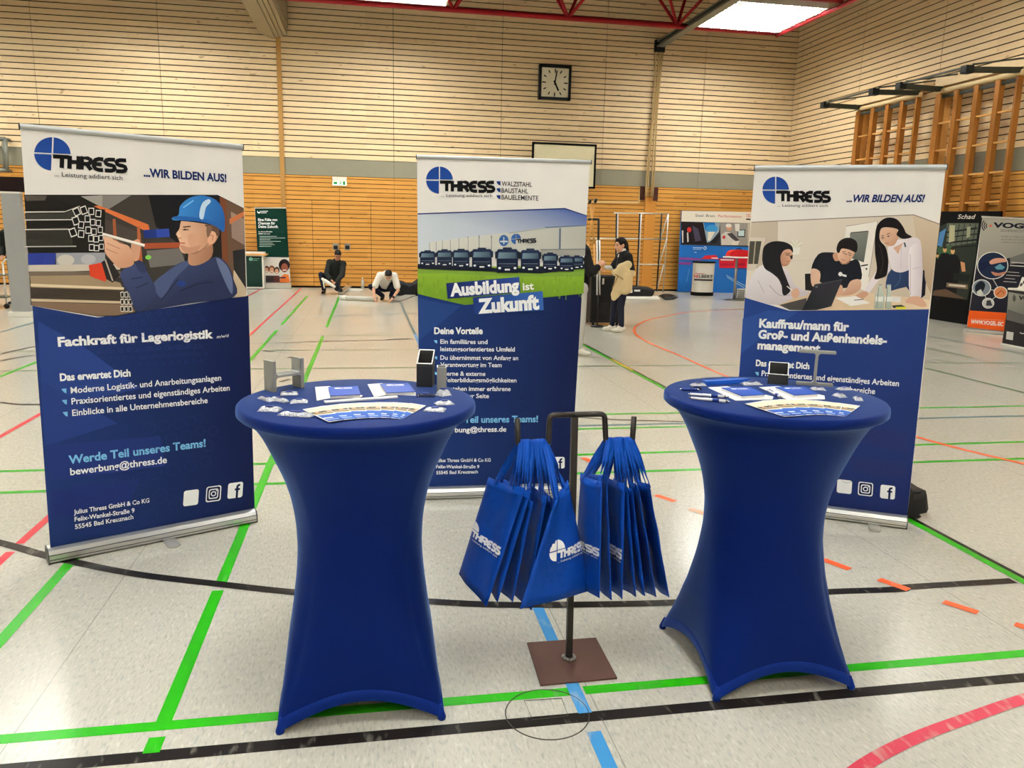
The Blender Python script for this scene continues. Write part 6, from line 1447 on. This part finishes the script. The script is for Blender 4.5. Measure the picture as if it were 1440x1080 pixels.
# ------------------------------------------------------------------ half built display frame, cases and boards in the middle
CM = crop(810, 280, 5.4); fy_ = 20.9
t = thing('display_frame', 'bare folding display frame of thin poles standing before the back wall', 'display frame', at_y(900, 410, fy_) * 1.0)
t.location.z = 0
def fr_bar(a, b, r, mm, nm, y0=fy_, y1=None):
    p, q = at_y(*CM(a), y0), at_y(*CM(b), y1 or y0)
    if p.z < .03: p.z = .02
    if q.z < .03: q.z = .02
    m_ = MB(); m_.tube([p, q], r, 8); m_.build(nm, mm, t)
for a, b in (((307, 110), (300, 700)), ((485, 110), (458, 700)), ((652, 108), (612, 700))): fr_bar(a, b, .022, plastic_black, 'upright')
for a, b in (((318, 110), (310, 700)), ((495, 110), (470, 700)), ((702, 112), (660, 705))): fr_bar(a, b, .016, alu, 'upright', fy_ + .12)
for a, b in (((290, 105), (702, 112)), ((110, 298), (690, 304)), ((465, 495), (668, 498))): fr_bar(a, b, .018, alu, 'cross_bar')
for a, b in (((700, 118), (640, 300)), ((690, 302), (628, 500)), ((665, 500), (612, 700))): fr_bar(a, b, .020, alu, 'diagonal_bar', fy_ - .05, fy_ + .05)
# easel
CE = CM; ey_ = 14.9
t = thing('easel', 'tall pale wooden easel rising beside the centre banner', 'easel', at_z(832, 449)); t.location.z = 0
for a, b in (((108, 20), (138, 340)), ((136, 60), (92, 335))): fr_bar(a, b, .020, rung_wood, 'leg', ey_)
fr_bar((138, 340), (150, 960), .020, rung_wood, 'leg', ey_); fr_bar((92, 335), (60, 960), .020, rung_wood, 'leg', ey_)
for a, b in (((98, 18), (112, 22)), ((142, 10), (156, 14))): fr_bar(a, b, .045, plastic_black, 'clamp', ey_)
for a, b in (((90, 152), (176, 154)), ((172, 152), (168, 460))): fr_bar(a, b, .022, plastic_black, 'frame_bar', ey_)
# tall black case on a cart
cy_ = 13.9; a_ = at_y(*CM((105, 960)), cy_); b_ = at_y(*CM((352, 950)), cy_); ztc = at_y(*CM((200, 585)), cy_).z
t = thing('flight_case', 'tall black flight case behind the standing woman', 'case', ((a_.x + b_.x) / 2, cy_ + .3, 0))
m_ = MB(); m_.lohi((a_.x, cy_, .06), (b_.x, cy_ + .55, ztc)); m_.build('case_body', mat('case_black', (16, 15, 15), .55, var=.2), t, bevel=.02)
m_ = MB()
for z in (.06, ztc - .05): m_.lohi((a_.x - .005, cy_ - .005, z), (b_.x + .005, cy_ + .02, z + .05))
m_.build('edge_profile', plastic_black, t)
p = at_y(*CM((204, 622)), cy_); m_ = MB(); m_.lohi((p.x - .02, cy_ - .025, p.z - .06), (p.x + .02, cy_, p.z + .05)); m_.build('latch', chrome, t)
p = at_y(*CM((205, 830)), cy_); m_ = MB(); m_.lohi((p.x - .06, cy_ - .02, p.z - .10), (p.x + .06, cy_ - .002, p.z + .10)); m_.build('recessed_handle', plastic_black, t)
for x in (a_.x + .08, b_.x - .08):
    for y in (cy_ + .08, cy_ + .47): m_ = MB(); m_.tube([(x - .015, y, .035), (x + .015, y, .035)], .034, 12); m_.build('castor', plastic_black, t)
for z0, x0 in ((365, 362),):
    p, q = at_y(*CM((366, 640)), cy_ - .05), at_y(*CM((362, 950)), cy_ - .05); m_ = MB(); m_.tube([(p.x, p.y, p.z), (q.x, q.y, .01)], .014, 8); tag(m_.build('white_pole', white_paint), 'thin white pole leaning at the right of the black flight case', 'pole')
t = thing('double_pole', 'pair of silver poles standing in front of the black flight case', 'poles', at_z(842, 461)); t.location.z = 0
for zx in (161, 180):
    p, q = at_y(*CM((zx, 312)), 13.75), at_y(*CM((zx, 728)), 13.75); m_ = MB(); m_.tube([(p.x, p.y, p.z), (q.x, q.y, q.z)], .016, 8); m_.build('pole', alu, t)
p = at_y(*CM((170, 728)), 13.75); m_ = MB(); m_.tube([(p.x, p.y, p.z + .02), (p.x, p.y, .03)], .014, 8); m_.build('stem', plastic_black, t)
m_ = MB(); m_.lathe([(0, 0), (.12, 0), (.12, .02), (.02, .04)], (p.x, p.y, 0), 16); m_.build('base', plastic_black, t)
# long black bag, white board and black cloth on the floor
def soft(name, label, cat, outline, y0, depth, mm, seed, zmin=0.0, parts=None):
    """soft bag: outline in crop pixels seen from the front, rounded over its depth"""
    pts = [at_y(*CM(p), y0) for p in outline]; zlow = min(p.z for p in pts); rnd = random.Random(seed)
    c = sum(pts, Vector()) / len(pts); t = thing(name, label, cat, (c.x, y0 + depth / 2, 0)); rows = []
    for k, (f, s) in enumerate(((0, .55), (.06, .86), (.2, 1), (.5, 1.03), (.8, 1), (.94, .86), (1, .55))):
        rows.append([Vector((c.x + (p.x - c.x) * s + rnd.uniform(-.01, .01), y0 + depth * f, zmin + max(0, (p.z - zlow)) * (.4 + .6 * s) + rnd.uniform(0, .012))) for p in pts])
    m_ = MB(); m_.grid(rows, closed_u=True); n = len(pts); m_.f.append(tuple(range(n))); m_.m.append(0); m_.sm.append(False); m_.f.append(tuple(6 * n + i for i in reversed(range(n)))); m_.m.append(0); m_.sm.append(False)
    m_.build('bag_body', mm, t); return t, c
bag_black = mat('bag_black', (24, 24, 26), .6, bump=.4, bscale=30)
t, c = soft('equipment_bag', 'long black equipment bag lying on the floor behind the white board', 'bag', [(375, 735), (380, 660), (420, 650), (560, 660), (608, 680), (600, 715), (580, 735)], 20.3, .45, bag_black, 3)
for zx, zy, w_, h_ in ((412, 700, .06, .04), (465, 695, .08, .025)):
    p = at_y(*CM((zx, zy)), 20.29); m_ = MB(); m_.lohi((p.x - w_, 20.285, p.z - h_), (p.x + w_, 20.30, p.z + h_)); m_.build('white_tag', paper, t)
q = [at_z(*CM(p)) for p in ((372, 742), (612, 742), (640, 766), (366, 766))]
m_ = MB(); m_.prism([(p.x, p.y) for p in q], (0, 0, .003), (1, 0, 0), (0, 1, 0), (0, 0, 1), .03); tag(m_.build('white_board', white_paint), 'flat white board lying on the floor behind the standing woman', 'board')
q = [at_z(*CM(p)) for p in ((630, 737), (660, 726), (720, 732), (775, 750), (740, 764), (676, 768), (650, 752))]
m_ = MB(); cq = sum(q, Vector()) / len(q); rnd = random.Random(9)
rows = [[Vector((cq.x + (p.x - cq.x) * s, cq.y + (p.y - cq.y) * s, z + rnd.uniform(0, .02))) for p in q] for s, z in ((1, .002), (.9, .03), (.6, .06), (.25, .05))]; m_.grid(rows, closed_u=True); n = len(q); m_.f.append(tuple(3 * n + i for i in range(n))); m_.m.append(0); m_.sm.append(True); m_.f.append(tuple(range(n - 1, -1, -1))); m_.m.append(0); m_.sm.append(True)
tag(m_.build('crumpled_cloth', bag_black), 'crumpled black cloth on the floor right of the white board', 'cloth')
# black bag behind the right banner
CK = crop(1020, 430, 3.2727)
def px_soft(name, label, cat, outline, y0, depth, mm, seed, CRP):
    global CM
    old = CM; CM = CRP; r = soft(name, label, cat, outline, y0, depth, mm, seed); CM = old; return r
kb = at_z(1290, 733)
t, c = px_soft('shoulder_bag', 'black fabric bag lying on the floor behind the right roll-up banner', 'bag', [(800, 1000), (798, 880), (850, 850), (866, 890), (940, 886), (958, 962), (900, 975), (905, 1002)], kb.y + .03, .25, bag_black, 5, CK)
p = at_y(*CK((880, 890)), kb.y + .03); m_ = MB(); m_.tube([p + Vector((-.10, .02, -.02)), p + Vector((-.04, .02, .035)), p + Vector((.05, .04, .03)), p + Vector((.10, .08, -.02))], .007, 6); m_.build('strap', plastic_black, t)

# ------------------------------------------------------------------ aluminium frame being put together at the left of the centre banner
CA = crop(430, 330, 8.0)
t = thing('aluminium_frame', 'silver aluminium frame laid out on the floor between the two crouching men', 'frame', at_z(500, 405)); t.location.z = 0
for a, b, w_ in (((370, 668), (545, 545), .05), ((395, 678), (560, 556), .03), ((545, 545), (760, 552), .09), ((1075, 570), (1258, 592), .11)):
    p, q = at_z(*CA(a)), at_z(*CA(b)); m_ = MB(); m_.bar(p + ZV * .04, q + ZV * .04, .06, w_); m_.build('rail', alu, t)
p, q = at_z(*CA((455, 738))), at_z(*CA((800, 752)))
t = thing('rolled_print', 'rolled white print lying in front of the man in the white shirt', 'roll', ((p.x + q.x) / 2, (p.y + q.y) / 2, 0))
m_ = MB(); m_.tube([p + ZV * .055, q + ZV * .055], .05, 14); m_.build('roll', mat('print_grey', (196, 194, 184), .4), t); m_ = MB(); m_.tube([p + ZV * .058 + (p - q).normalized() * .16, p + ZV * .058], .056, 14); m_.build('end_cap', white_paint, t)
p, q = at_z(*CA((1000, 755))), at_z(*CA((1290, 650))); m_ = MB(); m_.bar(p + ZV * .02, q + ZV * .02, .26, .03); tag(m_.build('grey_strip', mat('strip_grey', (150, 148, 140), .4)), 'flat grey strip on the floor right of the crouching man in white', 'strip')
p, q = at_z(*CA((485, 628))), at_z(*CA((632, 634))); m_ = MB(); m_.bar(p + ZV * .03, q + ZV * .03, .12, .05); tag(m_.build('white_plank', white_paint), 'short white plank on the floor inside the aluminium frame', 'plank')
p = at_z(510, 405); t = thing('water_bottle', 'clear water bottle standing on the floor behind the aluminium frame', 'bottle', (p.x, p.y, 0)); m_ = MB(); m_.lathe([(0, 0), (.045, 0), (.045, .2), (.02, .25), (.02, .27)], (p.x, p.y, 0), 12); m_.build('bottle_body', mat('bottle_clear', (190, 190, 180), .1), t); m_ = MB(); m_.lathe([(.022, .27), (.022, .30), (0, .30)], (p.x, p.y, 0), 12); m_.build('cap', white_paint, t)
px_soft('equipment_bag', 'slumped black bag standing behind the man in the white shirt', 'bag', [(1010, 575), (1000, 440), (1040, 405), (1080, 412), (1150, 440), (1200, 440), (1256, 396), (1290, 420), (1300, 575)], 20.2, .4, bag_black, 8, CA)
# metal trolley at the left edge
q = at_z(6, 434); t = thing('trolley', 'grey metal trolley cut by the left edge of the picture', 'trolley', (q.x, q.y, 0))
zt = at_y(6, 365, q.y).z
for x in (-.55, .05):
    for y in (0, .4):
        m_ = MB(); m_.tube([(q.x + x, q.y + y, .1), (q.x + x, q.y + y, zt - .05)], .018, 8); m_.build('frame_tube', alu, t); m_ = MB(); m_.tube([(q.x + x, q.y + y - .015, .05), (q.x + x, q.y + y + .015, .05)], .05, 12); m_.build('wheel', plastic_black, t)
for z in (.2, .62): m_ = MB(); m_.lohi((q.x - .57, q.y - .02, z), (q.x + .07, q.y + .42, z + .03)); m_.build('shelf', galv, t)
m_ = MB(); m_.tube([(q.x + .05, q.y, zt - .06), (q.x + .10, q.y, zt), (q.x + .10, q.y + .4, zt), (q.x + .05, q.y + .4, zt - .06)], .016, 8); m_.build('push_handle', alu, t)

# ================================================================== PEOPLE
skin = mat('skin', (206, 156, 128), .5, var=.05)
skin2 = mat('skin_tan', (176, 124, 96), .5, var=.05)
hair_dark = mat('hair_dark', (18, 12, 10), .6, var=.2, vscale=60)
IX = Vector((math.cos(YAW), -math.sin(YAW), 0)); IY = Vector((math.sin(YAW), math.cos(YAW), 0))
class Body:
    def __init__(s): s.mb = MB()
    def cap(s, a, b, ra, rb, n=12, flat=None):
        """tapered capsule; flat: (axis, factor) squeezes it along an axis"""
        a = Vector(a); b = Vector(b); d = (b - a); L = d.length; d.normalize(); pts = []; rs = []
        for k in range(5):
            t = math.pi / 2 * (1 - k / 4); pts.append(a - d * (ra * math.sin(t))); rs.append(max(.0008, ra * math.cos(t)))
        for k in range(5):
            t = math.pi / 2 * k / 4; pts.append(b + d * (rb * math.sin(t))); rs.append(max(.0008, rb * math.cos(t)))
        k0 = len(s.mb.v); s.mb.tube(pts, rs, n)
        if flat:
            ax = Vector(flat[0]).normalized(); c = (a + b) / 2
            for i in range(k0, len(s.mb.v)):
                v = s.mb.v[i]; foot = a + (b - a) * ((v - a).dot(b - a) / max(1e-9, (b - a).length_squared)); s.mb.v[i] = v + ax * ((v - foot).dot(ax) * (flat[1] - 1))
        return s
    def ball(s, c, r, ax=None): s.mb.sphere(c, r, 16, 12, 0, ax); return s
    def make(s, name, material, parent, base, vox=.010, smooth=6):
        """weld the volumes into one continuous surface"""
        mb = MB(); mb.v = [base + IX * p.x + IY * p.y + ZV * p.z for p in s.mb.v]; mb.f = s.mb.f; mb.m = s.mb.m; mb.sm = s.mb.sm
        o = mb.build(name, material, parent)
        r = o.modifiers.new('weld', 'REMESH'); r.mode = 'VOXEL'; r.voxel_size = vox; r.use_smooth_shade = True
        if smooth: q = o.modifiers.new('smooth', 'SMOOTH'); q.iterations = smooth; q.factor = .5
        dg = bpy.context.evaluated_depsgraph_get(); me = bpy.data.meshes.new_from_object(o.evaluated_get(dg)); o.modifiers.clear(); old = o.data; o.data = me; bpy.data.meshes.remove(old)
        for p in me.polygons: p.use_smooth = True
        return o

def V3(a): return Vector(a)
def person(label, base, J, look, cloth, skin_m=skin, hair_m=hair_dark, hair='short', grp=None, grip=.5, shoe_dir=None):
    """J: joints in the picture-aligned frame (right, away, up), metres from base; look: direction the face points"""
    base = Vector(base); t = thing('person', label, 'person', base, grp); J = {k: V3(v) for k, v in J.items()}
    f = V3(look).normalized(); h = J['head']; nk = J['neck']; upv = (h - nk).normalized(); upv = (upv * .55 + V3((0, 0, 1)) * .75).normalized() if J.get('upright', None) is None else upv
    upv = (upv - f * upv.dot(f)).normalized(); sd = upv.cross(f)     # sd: the person's left
    B = Body()
    # head: skull, jaw, nose, ears, brow
    B.ball(h + upv * .025 - f * .012, (.077, .093, .098), (sd, f, upv)); B.ball(h - upv * .045 + f * .022, (.058, .068, .066), (sd, f, upv)); B.ball(h - upv * .085 + f * .052, (.028, .026, .022), (sd, f, upv))
    B.cap(h + upv * .018 + f * .082, h - upv * .022 + f * .104, .010, .015, 8); B.ball(h + upv * .028 + f * .070, (.060, .018, .014), (sd, f, upv)); B.ball(h - upv * .055 + f * .084, (.026, .012, .009), (sd, f, upv))
    for s_ in (1, -1): B.ball(h + sd * (.078 * s_) - f * .008 - upv * .004, (.012, .022, .032), (sd, f, upv))
    B.cap(nk, h - upv * .05 - f * .01, .056, .050)
    ch, pv = J['chest'], J['pelvis']; acr = (J['shL'] - J['shR']).normalized()
    B.cap(nk - V3((0, 0, .02)), (J['shL'] + J['shR']) / 2, .06, .075)
    B.cap(ch, pv, .125, .115, 14); B.cap(J['shL'], J['shR'], .055, .055); B.cap(J['hipL'], J['hipR'], .09, .09); B.cap((J['shL'] + J['shR']) / 2, ch, .10, .125)
    for s_ in 'LR':
        B.cap(J['sh' + s_], J['el' + s_], .046, .038); B.cap(J['el' + s_], J['wr' + s_], .038, .026)
        B.cap(J['hip' + s_], J['kn' + s_], .080, .054); B.cap(J['kn' + s_], J['an' + s_], .052, .036)
        # hand: palm, thumb and four fingers, curled a little
        w_ = J['wr' + s_]; d = (J['ha' + s_] - w_).normalized(); pn_ = V3(J.get('palm' + s_, (0, 0, -1))); pn_ = (pn_ - d * pn_.dot(d)).normalized(); sw = d.cross(pn_)
        B.cap(w_, w_ + d * .075, .024, .026, 10, (pn_, .62))
        for k in range(4):
            o_ = sw * ((k - 1.5) * .019); a = w_ + d * .085 + o_; L1 = (.034, .040, .037, .028)[k]; b = a + (d * math.cos(grip) + pn_ * math.sin(grip)) * L1; c_ = b + (d * math.cos(grip * 2.2) + pn_ * math.sin(grip * 2.2)) * L1 * .8
            B.cap(a - d * .012, b, .0092, .0086, 8); B.cap(b, c_, .0086, .0075, 8)
        a = w_ + d * .025 + sw * .024; b = a + (d * .75 + sw * .55 + pn_ * .3).normalized() * .036; B.cap(a, b, .011, .010, 8); B.cap(b, b + (d * .9 + pn_ * .5).normalized() * .028, .010, .008, 8)
        B.cap(J['an' + s_], J['to' + s_] - V3((0, 0, .01)), .026, .020)
    body = B.make('body', skin_m, t, base, .0075, 3)
    E_ = MB()
    for s_ in (1, -1): E_.sphere(base + IX * 0 + (lambda v: IX * v.x + IY * v.y + ZV * v.z)(h + sd * (.031 * s_) + f * .079 + upv * .012), .011, 10, 8)
    E_.build('eyes', mat('eye_dark', (40, 30, 28), .3), t)
    E_ = MB()
    for s_ in (1, -1):
        a, b = h + sd * (.016 * s_) + f * .090 + upv * .034, h + sd * (.048 * s_) + f * .080 + upv * .034; g = lambda v: base + IX * v.x + IY * v.y + ZV * v.z
        E_.tube([g(a), g(b)], .005, 6)
    E_.build('eyebrows', hair_m, t)
    a, b = h - upv * .055 + f * .092 + sd * .022, h - upv * .055 + f * .092 - sd * .022; g = lambda v: base + IX * v.x + IY * v.y + ZV * v.z
    E_ = MB(); E_.tube([g(a), g((a + b) / 2 + f * .006), g(b)], .006, 6); E_.build('lips', mat('lips', (166, 92, 84), .5), t)
    Hh = Body(); Hh.ball(h + upv * .048 - f * .026, (.086, .098, .088), (sd, f, upv)); Hh.ball(h + upv * .0 - f * .055, (.074, .055, .078), (sd, f, upv)); Hh.ball(h + upv * .095 + f * .025, (.062, .058, .034), (sd, f, upv))
    if hair == 'ponytail':
        Hh.ball(h + upv * .02 - f * .11, .04); Hh.cap(h + upv * .01 - f * .12, h - upv * .20 - f * .15, .034, .016); 
        for s_ in (1, -1): Hh.ball(h + sd * (.070 * s_) + upv * .05 + f * .01, (.018, .05, .05), (sd, f, upv))
    Hh.make('hair', hair_m, t, base, .010, 3)
    for nm, mm, fn in cloth:
        C = Body(); fn(C, J, f, sd); C.make(nm, mm, t, base, .012, 4)
    return t, body
def top(sl, r=.018, waist=0.0):
    """garment on the torso; sl: how far the sleeve reaches, 1 = elbow, 2 = wrist"""
    def fn(C, J, f, sd):
        ms = (J['shL'] + J['shR']) / 2
        C.cap(J['chest'], J['pelvis'] + (J['chest'] - J['pelvis']) * waist, .125 + r, .118 + r, 14); C.cap(J['shL'], J['shR'], .055 + r, .055 + r); C.cap(ms, J['chest'], .10 + r, .125 + r); C.cap(J['neck'] - V3((0, 0, .035)), ms, .052, .09)
        for s_ in 'LR':
            a, b, c = J['sh' + s_], J['el' + s_], J['wr' + s_]
            if sl <= 1: C.cap(a, a + (b - a) * sl, .050 + r, .050 + r)
            else: C.cap(a, b, .048 + r, .042 + r); C.cap(b, b + (c - b) * (sl - 1), .042 + r, .034 + r * .7)
    return fn
def trousers(r=.014):
    def fn(C, J, f, sd):
        C.cap(J['hipL'], J['hipR'], .098 + r, .098 + r); C.cap(J['pelvis'], (J['hipL'] + J['hipR']) / 2, .118 + r, .11 + r)
        for s_ in 'LR': C.cap(J['hip' + s_], J['kn' + s_], .082 + r, .058 + r); C.cap(J['kn' + s_], J['an' + s_] + V3((0, 0, .02)), .056 + r, .044 + r)
    return fn
def shoes(h_=.035):
    def fn(C, J, f, sd):
        for s_ in 'LR':
            a, b = J['an' + s_], J['to' + s_]; d = (b - a); d.z = 0; d.normalize(); z = V3((0, 0, 1)); fl = min(a.z, b.z) - .05
            C.cap(a - d * .03 - z * .03, a + d * .03 - z * .02, .046, .046); C.cap(a + d * .0 - z * .045, b, .042, .036); C.cap(b, b + d * .03, .036, .028)
    return fn
def forearm_sleeves(C, J, f, sd):
    for s_ in 'LR':
        a, b, c = J['sh' + s_], J['el' + s_], J['wr' + s_]; C.cap(a + (b - a) * .55, b, .052, .047); C.cap(b, c, .047, .034)
def collar(C, J, f, sd):
    C.cap(J['neck'] - V3((0, 0, .03)), J['neck'] + V3((0, 0, .035)), .070, .060); C.ball(J['neck'] - V3((0, 0, .05)) + f * .05, (.045, .045, .06))
knit_black = mat('cloth_black', (15, 15, 18), .75, var=.1); cloth_white = mat('cloth_white', (222, 216, 204), .7); jeans = mat('jeans_dark', (18, 22, 40), .7, var=.15); jacket_dark = mat('jacket_dark', (20, 23, 20), .7, var=.12)
sneaker = mat('sneaker_white', (220, 214, 200), .6); shoe_black = mat('shoe_black', (26, 24, 24), .5); beige = mat('coat_beige', (206, 184, 140), .7, bump=.3, bscale=14, var=.06)
grey_cloth = mat('cloth_pale_grey', (176, 174, 168), .7, var=.06)

# standing woman
wb_ = at_z(867, 466.5)
JW = dict(head=(-.005, 0, 1.475), neck=(.045, .0, 1.345), chest=(.075, .0, 1.15), pelvis=(.055, .0, .86), shL=(.125, -.135, 1.29), elL=(.185, -.17, 1.03), wrL=(.06, -.22, .985), haL=(-.04, -.2, .98),
          shR=(.02, .14, 1.29), elR=(-.10, .13, 1.09), wrR=(-.235, .08, 1.10), haR=(-.30, .05, 1.15), hipL=(.075, -.085, .84), hipR=(.03, .085, .84), knL=(.04, -.10, .45), knR=(-.055, .09, .46), anL=(.065, -.10, .10), anR=(-.075, .07, .09), toL=(-.06, -.13, .045), toR=(-.19, .04, .045), palmR=(.3, -.6, .6))
t, body = person('standing woman in black top with a beige coat over her arm', wb_, JW, (-.92, -.40, -.12), [('shirt_sleeves', cloth_white, forearm_sleeves), ('collar', cloth_white, collar), ('black_top', knit_black, top(.85)), ('jeans', jeans, trousers(.004)), ('sneakers', sneaker, shoes())], hair='ponytail')
C = Body()      # the coat hangs over her forearm
C.cap((-.01, -.25, 1.10), (.10, -.25, 1.16), .07, .075, 12, ((0, 1, 0), .7)); C.cap((-.10, -.22, 1.03), (.19, -.20, 1.02), .06, .06); C.cap((.02, -.25, 1.08), (.08, -.22, .78), .115, .125, 14, ((0, 1, 0), .6)); C.cap((-.02, -.25, .98), (-.10, -.22, .60), .07, .05, 12, ((0, 1, 0), .7)); C.cap((.12, -.22, .95), (.15, -.18, .75), .085, .06, 12, ((0, 1, 0), .7)); C.cap((.02, -.24, .85), (-.08, -.22, .66), .10, .08, 12, ((0, 1, 0), .6)); C.cap((.06, -.30, 1.0), (-.02, -.29, .72), .03, .025)
ct = thing('coat', 'beige coat draped over the arm of the standing woman', 'coat', wb_); C.make('coat_cloth', beige, ct, Vector(wb_), .012, 4)
C = Body(); C.cap((-.10, -.29, 1.00), (.02, -.32, .93), .014, .014); C.cap((-.06, -.30, .98), (-.14, -.27, .76), .012, .010); C.make('belt', mat('belt_tan', (150, 124, 84), .6), ct, Vector(wb_), .008, 2)

# crouching man in the dark jacket
mb_ = at_z(468, 413.5)
JA = dict(head=(.19, -.20, .985), neck=(.14, -.08, .86), chest=(.09, .02, .66), pelvis=(-.01, .16, .34), shL=(.29, -.05, .77), elL=(.30, -.22, .50), wrL=(.17, -.33, .34), haL=(.08, -.36, .28), shR=(-.06, -.03, .80), elR=(-.10, -.20, .52), wrR=(.02, -.34, .40), haR=(.10, -.36, .34),
          hipL=(.08, .14, .32), hipR=(-.12, .14, .33), knL=(.16, -.22, .16), knR=(-.25, -.18, .50), anL=(.17, .14, .08), anR=(-.22, -.02, .09), toL=(.18, .25, .05), toR=(-.22, -.18, .045))
t, body = person('crouching man in a dark jacket beside the aluminium frame', mb_, JA, (.15, -.78, -.60), [('jacket', jacket_dark, top(1.92, .03)), ('jeans', jeans, trousers(.010)), ('shoes', shoe_black, shoes())], skin_m=skin2, grp=None)
C = Body(); C.cap((-.16, -.38, .40), (-.04, -.42, .30), .035, .03); C.cap((-.10, -.40, .36), (.14, -.42, .22), .05, .035); C.cap((-.14, -.38, .36), (-.12, -.38, .18), .025, .02)
wt = thing('white_cloth', 'white cloth in the hands of the crouching man in the dark jacket', 'cloth', mb_); C.make('cloth_folds', cloth_white, wt, Vector(mb_), .010, 3)

# crouching man in the white shirt
mc_ = at_z(540, 423)
JB = dict(head=(.165, -.36, .61), neck=(.13, -.20, .64), chest=(.08, .0, .56), pelvis=(-.02, .26, .34), shL=(.27, -.14, .60), elL=(.37, -.24, .27), wrL=(.26, -.36, .10), haL=(.20, -.40, .04), shR=(-.07, -.12, .60), elR=(-.20, -.24, .28), wrR=(-.16, -.36, .10), haR=(-.12, -.40, .04),
          hipL=(.07, .24, .30), hipR=(-.13, .24, .30), knL=(.26, -.10, .40), knR=(-.30, -.06, .33), anL=(.16, .06, .09), anR=(-.05, .10, .09), toL=(.17, -.08, .045), toR=(-.05, -.05, .045))
t, body = person('crouching man in a white shirt bending over a rolled print', mc_, JB, (.10, -.62, -.78), [('white_shirt', cloth_white, top(.72, .028, .15)), ('jeans', jeans, trousers(.010)), ('shoes', shoe_black, shoes())])
C = Body(); C.cap((.27, -.352, .115), (.275, -.345, .125), .034, .034); C.make('wrist_watch', shoe_black, t, Vector(mc_), .006, 1)

# helper half hidden by the centre banner
md_ = at_z(812, 499)
JD = dict(head=(-.13, 0, 1.60), neck=(-.09, .0, 1.47), chest=(-.01, .0, 1.26), pelvis=(-.01, .0, .95), shL=(.04, -.17, 1.41), elL=(.12, -.19, 1.15), wrL=(.22, -.14, 1.22), haL=(.28, -.12, 1.28), shR=(-.03, .17, 1.41), elR=(.06, .22, 1.14), wrR=(.22, .14, 1.14), haR=(.29, .10, 1.18),
          hipL=(.0, -.09, .92), hipR=(-.02, .09, .92), knL=(.02, -.10, .50), knR=(-.03, .10, .50), anL=(.0, -.10, .10), anR=(-.06, .10, .10), toL=(.12, -.12, .045), toR=(.06, .12, .045), palmL=(0, .8, -.3))
person('helper in black top and pale grey trousers half hidden by the centre banner', md_, JD, (.95, .2, -.1), [('black_top', knit_black, top(1.9, .024)), ('trousers', grey_cloth, trousers(.012)), ('shoes', sneaker, shoes())])
# visitor at the left edge
me_ = at_z(-6, 436)
JE = dict(head=(.0, 0, 1.60), neck=(.0, .03, 1.47), chest=(.0, .02, 1.26), pelvis=(-.0, .02, .95), shL=(.19, .0, 1.41), elL=(.23, -.02, 1.13), wrL=(.17, -.18, 1.0), haL=(.13, -.26, .98), shR=(-.19, .0, 1.41), elR=(-.23, .0, 1.13), wrR=(-.17, -.16, .98), haR=(-.13, -.25, .96),
          hipL=(.09, .0, .92), hipR=(-.09, .0, .92), knL=(.10, -.02, .50), knR=(-.10, -.02, .50), anL=(.10, .0, .10), anR=(-.10, .0, .10), toL=(.12, -.13, .045), toR=(-.12, -.13, .045))
person('person in dark clothes behind the trolley at the left edge of the picture', (me_.x, me_.y + 1.1, 0), JE, (-.2, -.95, -.2), [('jacket', jacket_dark, top(1.92, .03)), ('trousers', mat('cloth_dark', (40, 38, 40), .75), trousers(.012)), ('shoes', shoe_black, shoes())])
